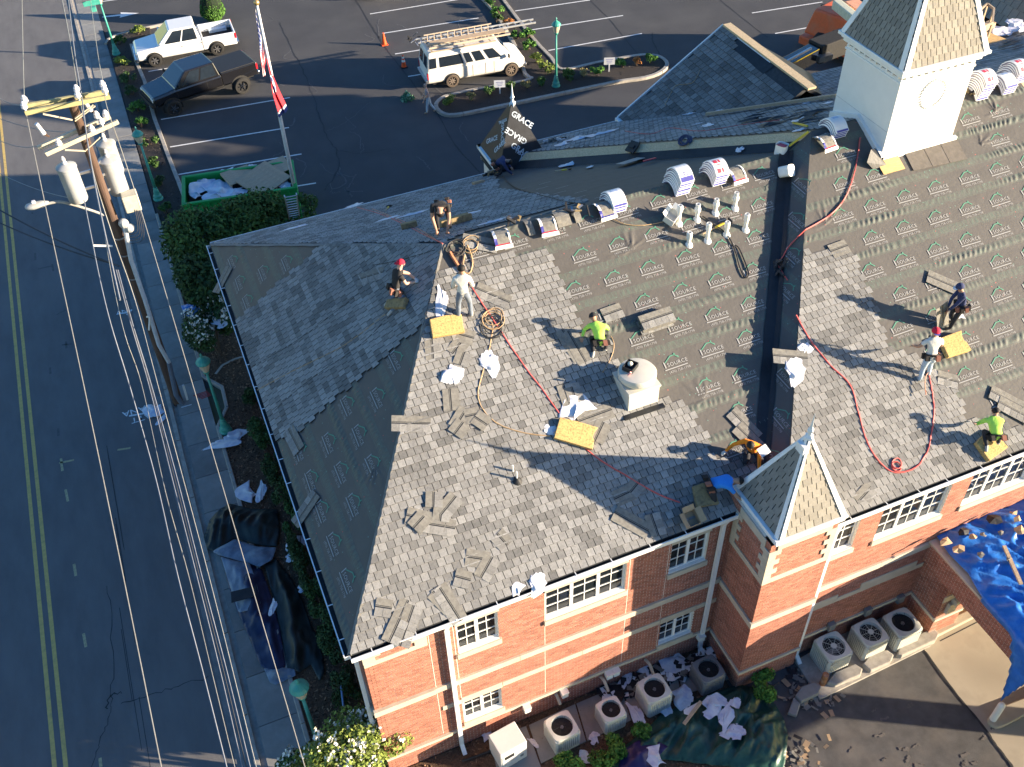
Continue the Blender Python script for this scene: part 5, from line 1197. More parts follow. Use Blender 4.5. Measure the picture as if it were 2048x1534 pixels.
# bright torn felt debris on the back slope
for k in range(26):
    px = (rng.uniform(1500, 1660), rng.uniform(225, 262)) if k < 15 else (rng.uniform(1980, 2046), rng.uniform(70, 112)); u, v = fMb.uv(*px)
    if v < 1 or v > fMb.poly[2][1]-.3: continue
    b = MB(); n = 6; b.add([(rng.uniform(.6, 1.2)*.3*cos(a*2*pi/n)*2, rng.uniform(.6, 1.2)*.13*sin(a*2*pi/n), rng.uniform(0, .08)) for a in range(n)]+[(0, 0, .1)], [(a, (a+1) % n, n) for a in range(n)])
    o = link('torn_felt', b.mesh('torn_felt', M_memb)); free(o, fMb, u, v, .06, rng.uniform(-.4, .4)); tag(o, 'torn black felt scrap littering the rear slope '+('left of' if k < 15 else 'right of')+' the steeple', 'felt scrap', 'torn felt scraps '+('left' if k < 15 else 'right'))
for k, (px, rz) in enumerate((((1940, 88), .4), ((1965, 92), .3), ((1995, 80), .2))):
    o = link('batten', MB().box((0, 0, .03), (1.6, .12, .04)).mesh('batten', M_rub)); free(o, fMb, *fMb.uv(*px), .06, rz); tag(o, ('left', 'middle', 'right')[k]+' black batten on the rear slope beside the scaffold platform', 'batten', 'black battens')
# ---- hammers
def hammer(face, a, b, label, hook=True):
    A, B = face.p(*a, .08), face.p(*b, .08); t = thing('hammer', label, 'hammer', A); B = B-A
    MB().bar((0, 0, 0), B*.75, .035, .03).build('handle', M_wood, t); MB().bar(B*.45, B*.8, .045, .04).build('grip', M_yel, t); d = B.normalized(); x = d.cross(face.N).normalized()
    MB().bar(B-x*.09, B+x*.09, .05, .06).bar(B+x*.09, B+x*.12-d*.03, .04, .02).build('head', M_rub, t); return t
hammer(fW, (1405, 468), (1460, 440), 'roofing hammer with yellow grip lying between the vent pipes')
hammer(fMb, (1648, 200), (1635, 195), 'small yellow handled hammer beside the long timber')
hammer(fWb, (772, 420), (778, 412), 'wooden handled tool on the rear slope')
hammer(fWb, (1110, 342), (1140, 338), 'yellow handled hammer near the rear valley')
# ---- hoses and cords
def hose(name, face, pts, r, m, label, cat='hose', lift=.05, smooth=5):
    P = [face.p(*p, lift) if not isinstance(p, Vec) else p for p in pts]; P = catmull(P, smooth)
    P = [p+Vec((rng.uniform(-.006, .006), rng.uniform(-.006, .006), 0)) for p in P]
    return tag(smooth_by_angle(MB().tube(P, r, 6).build(name, m), 60), label, cat)
M_hred = mat('red_hose', (.55, .10, .09), .5, var=.12); M_hor = mat('orange_hose', (.55, .20, .10), .5); M_htan = mat('tan_hose', (.40, .27, .15), .6); M_hblk = mat('black_cord', (.03, .03, .032), .6)
hose('air_hose', fW, [(905, 515), (925, 545), (960, 600), (1000, 660), (1040, 720), (1085, 780), (1112, 818), (1160, 885), (1200, 920), (1250, 950), (1310, 985), (1360, 1005)], .022, M_hred, 'red air hose running down the shingles past the foam pad')
hose('air_hose', fW, [(900, 505), (915, 530), (930, 552)], .05, M_hor, 'thick orange bundle of hoses under the ridge', lift=.07)
hose('air_hose', fW, [(970, 640), (985, 650), (978, 700), (965, 745), (955, 790), (970, 825), (1000, 850), (1050, 866), (1100, 872)], .018, M_htan, 'brown hose curving down past the crumpled wrappers')
def coil(face, px, r, n, m, label, rr=.013):
    u, v = face.uv(*px); P = []
    for i in range(n*14+1):
        a = i*2*pi/14; q = r*(1+.18*sin(a*.37+1)+.12*sin(a*1.9)); P.append(face.w(u+q*cos(a)*1.05+.04*sin(i*.3), v+q*sin(a)*.85+.03*cos(i*.23), .05+.012*(i/14)+.02*abs(sin(i*.5))))
    return tag(smooth_by_angle(MB().tube(P, rr, 6).build('hose_coil', m), 60), label, 'hose coil')
coil(fW, (985, 640), .27, 3, M_htan, 'tangled brown hose coil right of the white shirt worker'); coil(fW, (984, 655), .3, 3, M_hblk, 'black hose coil under the brown coil', .014)
coil(fW, (940, 492), .24, 2, M_htan, 'brown hose loops on the ridge below the bending worker'); coil(fW, (912, 498), .22, 3, M_hblk, 'dark hose loops at the west end of the ridge', .018)
hose('air_hose', fW, [(935, 490), (945, 520), (940, 545), (925, 540), (930, 510)], .022, M_htan, 'brown hose loop hanging below the ridge')
hose('air_hose', fM, [(1720, 275), (1710, 340), (1690, 395), (1660, 430), (1610, 460)], .022, M_hred, 'red air hose from the steeple to the valley')
hose('air_hose', fMw, [(1610, 460), (1580, 490), (1560, 520), (1548, 505), (1556, 530), (1575, 560)], .02, M_hred, 'red hose looping in the dark valley')
hose('air_hose', fM, [(1592, 630), (1620, 680), (1660, 730), (1700, 770), (1718, 830), (1735, 885), (1760, 925), (1790, 945), (1830, 935), (1853, 905), (1862, 870), (1868, 820), (1862, 770), (1856, 745)], .024, M_hred, 'red air hose sweeping down to the standing worker at right')
coil(fM, (1790, 932), .15, 2, M_hred, 'small red hose loop at the bottom of the sweep', .02)
hose('air_hose', fM, [(1856, 745), (1850, 760), (1852, 790)], .012, M_hor, 'orange rope hanging from the harness worker', lift=.2)
hose('cord', fW, [(1190, 410), (1240, 445), (1290, 450), (1340, 440)], .012, M_htan, 'thin brown cord from the open pack to the cardboard box')
hose('cord', fW, [(1405, 432), (1430, 450), (1455, 470), (1470, 500), (1480, 535), (1490, 555), (1497, 545), (1480, 500), (1470, 490)], .02, M_hblk, 'black cord looping down from the vent pipes')
hose('cord', fWb, [(1005, 352), (1030, 375), (1080, 390), (1135, 404), (1170, 408)], .02, M_hblk, 'black cord hanging across the rear slope')
hose('cord', fWest, [(870, 500), (800, 520), (760, 528), (745, 530)], .012, M_hblk, 'thin black line above the red cap worker')
hose('safety_line', fWest, [(515, 780), (560, 755), (620, 725), (680, 695), (720, 668), (770, 628)], .012, M_htan, 'tan safety rope crossing the west slope to the kneeling worker')
hose('safety_line', fWest, [(525, 850), (570, 800), (640, 745), (720, 690), (770, 640)], .008, M_hblk, 'second thin rope below the tan safety rope')
hose('safety_line', fWest, [(500, 735), (580, 690), (650, 640), (720, 585)], .008, M_hblk, 'thin dark rope above the tan safety rope')
hose('air_hose', fWb, [(715, 415), (760, 428), (800, 445), (850, 470), (885, 487)], .018, M_hred, 'red hose on the rear slope left of the bending worker'); hose('air_hose', fWb, [(745, 418), (800, 440), (840, 460), (870, 478)], .014, M_hor, 'orange hose beside the red hose on the rear slope')
hose('air_hose', fMb, [(1250, 262), (1300, 268), (1340, 256), (1400, 262), (1480, 250), (1560, 240)], .012, M_hred, 'thin red hose along the rear slope')
hose('cord', fG, [(1330, 210), (1345, 180), (1355, 170), (1385, 165), (1400, 140)], .012, M_htan, 'brown hose on the shaded rear gable')
hose('air_hose', fW, [(1205, 745), (1222, 715), (1228, 690), (1222, 672)], .014, M_htan, 'pale hose trailing from the kneeling lime worker')
# rope bundle on board, tool piles
coil(fMw, (1372, 283), .18, 3, mat('navy_rope', (.06, .07, .13), .8), 'dark rope bundle on the bare boards', .03)
def junk(face, px, label, n=10, s=.2, cols=None):
    u, v = face.uv(*px); t = thing('tool_pile', label, 'tools', face.w(u, v, .05), rot=face.q)
    for i in range(n):
        a = rng.uniform(0, 6.3); p = Vec((rng.gauss(0, s), rng.gauss(0, s*.7), rng.uniform(.03, .12))); d = Vec((cos(a), sin(a), rng.uniform(-.2, .2)))*rng.uniform(.08, .2)
        MB().bar(p-d, p+d, rng.uniform(.03, .09), rng.uniform(.03, .07)).build('tool', rng.choice(cols or (M_rub, M_rub, M_foamd, M_steel)), t)
    return t
junk(fW, (1152, 425), 'black tool pile on the ridge end of the draped shingle', 7, .12); junk(fW, (1022, 443), 'small dark tools on ridge near the torn red pack', 6, .1); junk(fWb, (985, 352), 'dark tool heap beside the crouching worker', 14, .22); junk(fMb, (1110, 285), 'rubble of torn felt at the rear turret foot', 12, .3, (M_felt, M_memb, M_wrapc))
junk(fM, (1943, 190), 'brown tool pouch right of the steeple', 6, .12)
junk(fMw, (1555, 540), 'dark boxes and hoses in the valley', 8, .25, (M_rub, M_gut))
# ================================================================== PEOPLE
M_skin = mat('skin', (.42, .24, .16), .6, var=.06); M_skinl = mat('skin_light', (.55, .34, .25), .6, var=.06)
M_hair = mat('black_hair', (.012, .010, .009), .7, var=.3); M_boot = mat('boot_leather', (.10, .07, .05), .8); M_shoe = mat('pale_shoe', (.42, .40, .37), .8); M_glove = mat('white_glove', (.60, .60, .58), .8)
cl = lambda n, c, v=.12: mat('cloth_'+n, c, .9, var=v, sc=9, bump=.5, bs=14)
FD = Vec((sin(_y), cos(_y), 0)); RD = Vec((cos(_y), -sin(_y), 0))
def seg_d(p, a, b):
    d = b-a; t = max(0, min(1, (p-a).dot(d)/max(d.length_squared, 1e-9))); return (p-a-d*t).length
def person(base, label, J, mats, hair='hair', cap=None, capdir=None, belt=True, short=False, extra=None, gloves=False, thing_group=None):
    """J: joints as (right, away, up) in metres seen from the drone, relative to `base`; one skinned body, clothes and hair as children"""
    T = lambda q: RD*q[0]+FD*q[1]+Vec((0, 0, q[2])); J = {k: T(v) for k, v in J.items()}
    t = thing('person', label, 'person', base, group=thing_group)
    names = ['pel', 'wai', 'che', 'nek', 'hed', 'top', 'shL', 'elL', 'waL', 'shR', 'elR', 'waR', 'hiL', 'knL', 'anL', 'toL', 'hiR', 'knR', 'anR', 'toR']
    rad_ = dict(pel=.135, wai=.13, che=.15, nek=.058, hed=.098, top=.07, shL=.082, elL=.052, waL=.036, shR=.082, elR=.052, waR=.036, hiL=.098, knL=.07, anL=.05, toL=.042, hiR=.098, knR=.07, anR=.05, toR=.042)
    J['wai'] = J['pel'].lerp(J['che'], .5)
    ed = [('pel', 'wai'), ('wai', 'che'), ('che', 'nek'), ('nek', 'hed'), ('hed', 'top'), ('che', 'shL'), ('shL', 'elL'), ('elL', 'waL'), ('che', 'shR'), ('shR', 'elR'), ('elR', 'waR'), ('pel', 'hiL'), ('hiL', 'knL'), ('knL', 'anL'), ('anL', 'toL'), ('pel', 'hiR'), ('hiR', 'knR'), ('knR', 'anR'), ('anR', 'toR')]
    # mid points keep the limbs full
    vs = [J[n] for n in names]; ix = {n: i for i, n in enumerate(names)}; rr = [rad_[n] for n in names]; E = []
    for a, b in ed:
        if a[:2] in ('sh', 'el', 'hi', 'kn') and b[:2] in ('el', 'wa', 'kn', 'an'):
            m = J[a].lerp(J[b], .42); vs.append(m); k = {'sh': .064, 'el': .05, 'hi': .096, 'kn': .068}[a[:2]]; rr.append(k); E += [(ix[a], len(vs)-1), (len(vs)-1, ix[b])]
        else: E.append((ix[a], ix[b]))
    me = bpy.data.meshes.new('body'); me.from_pydata([tuple(v) for v in vs], E, []); o = bpy.data.objects.new('body', me); COL.objects.link(o)
    sk = o.modifiers.new('skin', 'SKIN'); sk.use_smooth_shade = True; sk.branch_smoothing = .35
    lay_ = me.skin_vertices[0].data
    for i, r in enumerate(rr): lay_[i].radius = (r, r)
    lay_[0].use_root = True
    o.modifiers.new('sub', 'SUBSURF').levels = 2
    dg = bpy.context.evaluated_depsgraph_get(); bm_ = bpy.data.meshes.new_from_object(o.evaluated_get(dg)); bpy.data.objects.remove(o)
    b = MB(); b.add([v.co for v in bm_.vertices], [tuple(p.vertices) for p in bm_.polygons], 0)
    # 0 shirt 1 skin 2 trousers 3 shoe 4 glove
    cut = lambda a, b_, t_: (J[a].lerp(J[b_], t_))
    segs = [(J['pel'], J['wai'], 0), (J['wai'], J['che'], 0), (J['che'], J['nek'].lerp(J['che'], .35), 0), (J['nek'], J['hed'], 1), (J['hed'], J['top'], 1)]
    for s in 'LR':
        k = .55 if short else 1.0
        segs += [(J['che'], J['sh'+s], 0), (J['sh'+s], cut('sh'+s, 'el'+s, k), 0)]
        if short: segs += [(cut('sh'+s, 'el'+s, k), J['el'+s], 1), (J['el'+s], J['wa'+s], 1)]
        else: segs += [(J['el'+s], cut('el'+s, 'wa'+s, .9), 0), (cut('el'+s, 'wa'+s, .97), J['wa'+s], 1)]
        segs += [(J['pel'].lerp(J['hi'+s], .6), J['hi'+s], 2), (J['hi'+s], J['kn'+s], 2), (J['kn'+s], cut('kn'+s, 'an'+s, .86), 2), (J['an'+s], J['to'+s], 3)]
    for i, f in enumerate(b.f):
        c = sum((Vec(b.v[k]) for k in f), Vec((0, 0, 0)))/len(f); b.m[i] = min(segs, key=lambda s_: seg_d(c, s_[0], s_[1]))[2]
    # hands: palm, four bent fingers of different length, thumb
    hm = 4 if gloves else 1
    for s in 'LR':
        w = J['wa'+s]; d = (w-J['el'+s]).normalized(); side = d.cross(Vec((0, 0, 1)))
        side = side.normalized() if side.length > .1 else Vec((1, 0, 0)); up = side.cross(d).normalized(); sg = 1 if s == 'L' else -1
        b.ring([[w+d*a+side*(x*wd)+up*(z*.014) for x, z in ((-1, -1), (1, -1), (1.1, 0), (1, 1), (-1, 1), (-1.1, 0))] for a, wd in ((-.02, .026), (.03, .04), (.085, .042))], True, True, hm)
        for k, (off, ln) in enumerate(((-.032, .062), (-.011, .075), (.011, .07), (.031, .055))):
            r0 = w+d*.08+side*off; k1 = r0+d*ln*.5-up*.006; k2 = k1+d*ln*.3-up*ln*.35; b.tube([r0-d*.02, r0, k1, k2], .0095, 5, hm, [.010, .0105, .0095, .007])
        r0 = w+d*.03+side*.036*sg; b.tube([r0-side*.02*sg, r0+side*.02*sg+d*.02-up*.01, r0+side*.03*sg+d*.055-up*.02], .011, 5, hm, [.012, .011, .008])
    # face: nose, ears, brow; looks along the given head direction
    h = J['hed']; upv = (J['top']-J['hed']).normalized(); fw = T(capdir or (0, 1, 0)); fw = (fw-upv*fw.dot(upv)).normalized(); sd = fw.cross(upv)
    b.add([h+fw*.09+upv*.03, h+fw*.125-upv*.02, h+fw*.095-upv*.03+sd*.018, h+fw*.095-upv*.03-sd*.018], [(0, 2, 1), (0, 1, 3), (1, 2, 3)], 1)
    for k in (-1, 1):
        b.sphere(h+sd*k*.098, .03, 6, 4, (.5, .9, 1.1), 1); b.sphere(h+fw*.088+sd*k*.034+upv*.022, .013, 6, 4, (1, 1, 1), 5)
    b.box(h+fw*.094-upv*.055, (.045, .012, .01), Matrix((sd, fw, upv)).transposed(), 6)
    body = b.mesh('body', [mats[0], mats[1], mats[2], mats[3], M_glove, M_hair, mat('lip', (.35, .14, .11), .6)], None, True); link('body', body, t)
    R = Matrix((sd, fw, upv)).transposed()
    if hair:
        hb = MB(); n = 16
        for i in range(6): pass
        rings = [[h+R @ Vec((.106*sin(th)*cos(a), .112*sin(th)*sin(a)-.012, .112*cos(th)+.012+(.035 if sin(a) > .45 and th > 1.2 else 0)+rng.uniform(-.004, .004))) for a in [2*pi*j/n for j in range(n)]] for th in (1.75, 1.4, 1.05, .7, .35, .06)]
        hb.ring(rings, False, True); hb.build('hair', M_hair if hair == 'hair' else hair, t, smooth=True)
    if cap:
        cb_ = MB(); n = 16
        rings = [[h+R @ Vec((.116*sin(th)*cos(a), .122*sin(th)*sin(a)-.004, .125*cos(th)+.018)) for a in [2*pi*j/n for j in range(n)]] for th in (1.55, 1.2, .85, .5, .08)]
        cb_.ring(rings, False, True, 0)
        bk = cap[2] if len(cap) > 2 else 1
        br = [h+R @ Vec((.09*cos(a), bk*(.1+.085*abs(sin(a))), .03-.02*abs(sin(a)))) for a in [pi*j/8 for j in range(9)]]; inn = [h+R @ Vec((.1*cos(a), bk*.07*abs(sin(a)), .028)) for a in [pi*j/8 for j in range(9)]]
        k = len(cb_.v); cb_.add(br+inn, [(j, j+1, j+10, j+9) for j in range(8)], 1); cb_.build('cap', [cap[0], cap[1]], t, smooth=True)
    ax = (J['hiR']-J['hiL']).normalized(); tu = (J['che']-J['pel']).normalized(); fr = ax.cross(tu)
    if belt:
        bb = MB(); c0 = J['pel']+tu*.06
        bb.ring([[c0+tu*z+(ax*cos(a)*.172+fr*sin(a)*.158) for a in [2*pi*j/18 for j in range(18)]] for z in (-.03, .03)], False, False, 0)
        Rb = Matrix((ax, fr, tu)).transposed()
        for a, m in ((.3, 0), (1.0, 1), (2.5, 0), (3.6, 0), (5.4, 0), (5.9, 1)): bb.box(c0+ax*cos(a)*.2+fr*sin(a)*.185-tu*.07, (.11, .09, .15), Rb, m)
        bb.build('tool_belt', [mat('belt_leather', (.03, .025, .022), .8), mat('belt_pouch', (.30, .12, .08), .8)], t)
    if extra: extra(t, J, ax, fr, tu)
    return t
def mk(pel, che, hed, top, sh, el, wa, hi, kn, an, to):
    d = dict(pel=pel, che=che, hed=hed, top=top); c, h = Vec(che), Vec(hed); d['nek'] = tuple(c.lerp(h, .6))
    for nm, pr in (('sh', sh), ('el', el), ('wa', wa), ('hi', hi), ('kn', kn), ('an', an), ('to', to)): d[nm+'L'], d[nm+'R'] = pr
    return d
SW = lambda r, f: r*-.18+f*.465              # roof rise under a step (front slopes)
SWe = lambda r, f: r*.69+f*.27               # west slope
# 1 white shirt, standing with his back to the drone
def stand(sr=.18, sl=SW, lean=.06, arm=((-.26, .12, 1.05), (.27, .12, 1.06)), hand=((-.2, .3, .92), (.22, .3, .92)), feet=((-.16, -.02), (.17, .06)), tr=0.0):
    a, b = feet; za, zb = sl(*a)+.09, sl(*b)+.09; zc = (za+zb)/2-.09
    return mk((tr, 0, .92+zc), (tr, lean+.03, 1.33+zc), (tr, lean+.1, 1.6+zc), (tr, lean+.1, 1.7+zc), ((-.19+tr, lean, 1.37+zc), (.19+tr, lean, 1.37+zc)), [(q[0]+tr, q[1], q[2]+zc) for q in arm], [(q[0]+tr, q[1], q[2]+zc) for q in hand],
              ((-.1+tr, 0, .86+zc), (.1+tr, 0, .86+zc)), ((a[0]*.9, a[1]+.06, .47+za-.05), (b[0]*.9, b[1]+.07, .47+zb-.05)), ((a[0], a[1], za), (b[0], b[1], zb)), ((a[0]-.02, a[1]+.15, za-.04+sl(0, .15)), (b[0]+.03, b[1]+.15, zb-.04+sl(0, .15))))
M_jean = cl('jeans', (.16, .19, .24)); M_ljean = cl('light_jeans', (.40, .48, .56)); M_dark = cl('dark_trousers', (.03, .03, .035)); M_black = cl('black', (.028, .026, .026)); M_wsh = cl('white_shirt', (.66, .64, .58)); M_lime = cl('lime_shirt', (.50, .85, .12), .06); M_orng = cl('orange_shirt', (.95, .27, .02), .06); M_blu = cl('blue_shirt', (.04, .26, .72), .06); M_navy = cl('navy_shirt', (.035, .045, .11)); M_grey = cl('grey_shirt', (.36, .28, .28))
person(fW.p(930, 640), 'standing worker seen from behind in loose white shirt and jeans', stand(), [M_wsh, M_skin, M_jean, M_shoe], capdir=(-.2, 1, 0), short=False, belt=False)
# 2 black T-shirt, doubled over the ridge towards the drone
person(fWb.p(885, 470), 'worker in black shirt bending forward over the ridge, arms reaching down', mk((.05, .5, .72), (.0, .12, 1.0), (.0, -.14, .86), (-.0, -.2, .76), ((-.22, .08, .98), (.22, .08, .96)), ((-.24, -.06, .64), (.24, -.06, .64)), ((-.14, -.22, .3), (.17, -.2, .28)), ((-.1, .5, .68), (.15, .5, .68)), ((-.15, .3, .32), (.2, .35, .3)), ((-.14, .52, -.12), (.2, .55, -.12)), ((-.14, .38, -.1), (.22, .42, -.1))), [M_black, M_skin, M_dark, M_boot], short=True, capdir=(0, -1, -.6))
# 3 red cap, kneeling on the west slope
def k3(r, f): return SWe(r, f)
person(fWest.p(797, 606), 'worker in black shirt and backward red cap kneeling on west slope', mk((-.06, .02, .46), (.08, .22, .86), (.16, .3, 1.12), (.17, .32, 1.22), ((-.02, .3, .9), (.14, .1, .88)), ((.32, .38, .72), (.26, .05, .62)), ((.5, .3, .6), (.5, .2, .56)), ((-.1, .08, .42), (-.02, -.06, .42)), ((.14, .22, .3), (.2, -.05, .16)), ((-.32, .12, -.08), (-.22, -.22, -.12)), ((-.42, .1, -.18), (-.32, -.28, -.22))), [M_black, M_skinl, M_jean, M_shoe], hair=None, cap=(cl('red', (.62, .02, .05), .05), cl('red', (.62, .02, .05)), -1), capdir=(1, .2, -.2), short=True, gloves=True)
# 4 lime shirt, crouched above the hood
def lime(base, lab, mir, hd, reach, capn=None, hair_='hair', sl=SW):
    return person(base, lab, mk((.06, -.02, .40), (-.02, .26, .74), (hd[0], .44, .9), (hd[0]-.02, .5, .98), ((-.2, .3, .76), (.18, .24, .76)), ((-.36, .38, .52), (.3, .4, .5)), (reach, (.2, .56, .42)), ((-.06, -.02, .36), (.18, -.02, .36)), ((-.16, .3, .34), (.26, .28, .38)), ((-.13, -.06, .06), (.2, 0, .08)), ((-.18, -.2, .0), (.2, .12, .1))), [M_lime, M_skin, M_dark, M_shoe], hair=hair_, cap=capn, capdir=(-.3, 1, -.3))
lime(fW.p(1196, 706), 'worker in lime long sleeve shirt crouched left of the stack on shingles', 0, (-.12, 0), (-.42, .2, .42), (cl('black_cap', (.03, .03, .03)), cl('red', (.62, .02, .05)), 1), None)
lime(fM.p(1980, 893, .2), 'worker in lime shirt kneeling on a foam pad at right edge', 0, (.04, 0), (-.46, .3, .62))
# 5 orange, facing the drone, arms spread
person(fW.p(1502, 925), 'worker in orange long sleeve shirt kneeling beside the tower spire', mk((.02, .12, .36), (-.06, .0, .74), (-.16, -.16, .86), (-.17, -.2, .95), ((-.24, .1, .76), (.12, -.06, .74)), ((-.5, .2, .52), (.1, -.24, .52)), ((-.72, .1, .36), (.08, -.48, .22)), ((-.08, .12, .32), (.12, .1, .32)), ((-.2, -.14, .12), (.26, -.16, .1)), ((-.12, .25, .14), (.22, .25, .1)), ((-.12, .36, .16), (.22, .38, .12))), [M_orng, M_skin, M_dark, M_boot], capdir=(0, -1, -.4), belt=False, gloves=True)
# 6 blue, crawling towards the tower
person(fW.p(1424, 994), 'worker in blue shirt on hands and knees beside the tower', mk((-.12, .06, .46), (.3, .02, .62), (.62, -.02, .64), (.7, -.03, .64), ((.34, .2, .62), (.36, -.2, .6)), ((.5, .3, .34), (.56, -.28, .34)), ((.62, .28, .12), (.74, -.22, .1)), ((-.14, .16, .42), (-.1, -.08, .42)), ((-.02, .18, .08), (.06, -.18, .0)), ((-.4, .2, .14), (-.36, -.16, .06)), ((-.52, .2, .12), (-.48, -.16, .05))), [M_blu, M_skin, M_dark, M_boot], capdir=(1, -.2, -.5), short=True)
# 7 navy, standing and stooping to the left with a strip in his hands
person(fM.p(1900, 655), 'worker in navy hooded top standing sideways and lifting a shingle strip', mk((.1, 0, .82), (.02, .06, 1.2), (-.1, .06, 1.42), (-.13, .06, 1.52), ((-.0, .2, 1.22), (.02, -.1, 1.2)), ((-.16, .16, .96), (-.14, -.12, .95)), ((-.24, .05, .72), (-.26, -.06, .7)), ((.1, .08, .78), (.1, -.06, .78)), ((-.02, .14, .46), (.0, -.1, .42)), ((.08, .12, .12), (-.06, -.1, .06)), ((-.06, .12, .1), (-.2, -.1, .04))), [M_navy, M_skin, M_dark, M_boot], hair=None, cap=(M_navy, cl('white_cap', (.7, .7, .7)), 1), capdir=(-1, 0, -.1))
o = tag(link('held_shingle', strip_mesh(5, 91, False)), 'shingle strip hanging from the hands of the worker in navy', 'shingle'); P0 = fM.p(1900, 655)+RD*-.34+FD*-.03+Vec((0, 0, .42)); o.location = P0; o.rotation_euler = (1.25, 1.25, -.2)
# 8 white T-shirt with black harness
def straps(t, J, ax, fr, tu):
    b = MB()
    for s in (-1, 1):
        P = [J['pel']+ax*s*.06-fr*.16+tu*.05, J['che']+ax*s*.07-fr*.165, J['che']+ax*s*.1-fr*.1+tu*.12, J['che']+ax*s*.1+fr*.08+tu*.12]
        for a, c in zip(P[:-1], P[1:]): b.bar(a, c, .045, .012, up=-fr)
    b.build('harness_strap', M_black, t)
person(fM.p(1846, 762), 'worker in white T-shirt with black harness straps and red cap', stand(feet=((-.14, -.06), (.16, .12)), lean=.14, arm=((-.34, .2, 1.12), (.3, .24, 1.08)), hand=((-.4, .36, 1.0), (.24, .42, .95))), [M_wsh, M_skin, M_ljean, M_shoe], hair=None, cap=(cl('red', (.62, .02, .05)), cl('blue_cap', (.05, .07, .3)), -1), capdir=(0, 1, -.3), short=True, extra=straps)
# 9 man on the car park
FL = lambda r, f: 0
person(at(858, 226), 'bald man in grey shirt and light jeans walking across car park', mk((.02, 0, .93), (-.02, 0, 1.35), (-.07, 0, 1.64), (-.08, 0, 1.74), ((-.04, .19, 1.38), (-.02, -.19, 1.38)), ((-.12, .22, 1.08), (-.06, -.23, 1.07)), ((-.28, .2, .88), (-.22, -.2, .84)), ((.02, .09, .88), (.02, -.09, .88)), ((.12, .1, .48), (-.06, -.1, .48)), ((.36, .1, .1), (-.1, -.1, .08)), ((.24, .1, .04), (-.26, -.1, .04))), [M_grey, M_skinl, M_ljean, mat('tan_shoe', (.36, .24, .15), .8)], hair=None, capdir=(-1, 0, 0), short=True, belt=False)
# 10 navy, crouched by the rear turret
person(fWb.p(1003, 352), 'worker in navy shirt crouched low at the foot of rear turret', mk((-.2, .1, .42), (.05, .05, .66), (.3, -.02, .62), (.36, -.04, .58), ((.06, .24, .66), (.08, -.16, .64)), ((.2, .3, .38), (.24, -.24, .38)), ((.36, .24, .2), (.4, -.18, .18)), ((-.2, .2, .38), (-.18, .0, .38)), ((.0, .26, .2), (.02, -.08, .2)), ((-.28, .26, .02), (-.26, -.04, .04)), ((-.16, .27, .0), (-.14, -.04, .03))), [M_navy, M_skin, M_dark, M_boot], capdir=(1, 0, -.6), belt=True)
# ================================================================== VEHICLES AND STREET
M_cglass = mat('car_glass', (.015, .022, .032), .05, spec=.7); M_tyre = mat('tyre', (.022, .021, .02), .85, var=.3, sc=9); M_tyred = mat('dusty_tyre', (.10, .075, .055), .9, var=.25, sc=9)
M_rim = mat('alloy_rim', (.50, .50, .50), .3, m=.85); M_rimd = mat('steel_rim', (.25, .20, .16), .6, m=.3); M_lens = mat('headlight_lens', (.70, .70, .68), .1); M_tail = mat('tail_light', (.45, .02, .03), .2); M_chrome = mat('chrome', (.6, .6, .6), .18, m=1.0)
M_pw = mat('white_car_paint', (.74, .74, .73), .25, var=.02, coat=.6); M_pb = mat('black_car_paint', (.010, .010, .012), .22, var=.1, coat=.8); M_pv = mat('dusty_van_paint', (.70, .68, .62), .45, var=.03, dirt=(.50, .42, .33), ds=1.6, dw=.45)
def vloft(b, st, mi=0):
    R = []
    for x, w, zb, zs, zt in st: R.append([Vec((x, y, z)) for y, z in ((-w*.94, zb), (-w, zb+.14), (-w*1.0, zs), (-w*.93, zt), (w*.93, zt), (w, zs), (w, zb+.14), (w*.94, zb))])
    b.ring(R, True, True, mi)
def quad_on(b, q, a, c, off, mi=0):
    """rectangle (u0, v0)-(u1, v1) in a bilinear face q, pushed out by off"""
    q = [Vec(p) for p in q]; n = (q[1]-q[0]).cross(q[3]-q[0]).normalized()
    P = lambda u, v: (q[0].lerp(q[1], u)).lerp(q[3].lerp(q[2], u), v)+n*off
    b.add([P(a[0], a[1]), P(c[0], a[1]), P(c[2] if len(c) > 2 else c[0], c[1]), P(a[2] if len(a) > 2 else a[0], c[1])], [(0, 1, 2, 3)], mi)
def wheel(parent, x, y, r, w, tyre, rim, spokes=6):
    t = thing('wheel', None, None); t.parent = parent; KIDS.setdefault(parent.name, []).append(t); t.location = (x, y, r); s = 1 if y > 0 else -1
    n = 24; mk_ = lambda prof: [[Vec((rr*cos(2*pi*j/n), s*yy, rr*sin(2*pi*j/n))) for j in range(n)] for rr, yy in prof]
    MB().ring(mk_([(r*.62, -w/2), (r*.93, -w/2), (r, -w*.32), (r, w*.32), (r*.93, w/2), (r*.66, w/2+.005), (r*.62, w*.3)]), True, False).build('tyre', tyre, t)
    b = MB(); b.ring(mk_([(r*.62, w*.3), (r*.6, w*.38), (r*.55, w*.2), (r*.1, w*.24), (.01, w*.26)]), False, True)
    for k in range(spokes):
        a = k*2*pi/spokes; b.bar((0, s*w*.34, 0), (r*.56*cos(a), s*w*.34, r*.56*sin(a)), .05, .03, up=(0, s, 0), mi=1)
    b.lathe([(.001, 0), (.001, 0)], n=3); b.build('rim', [M_tyre if spokes else rim, rim], t)
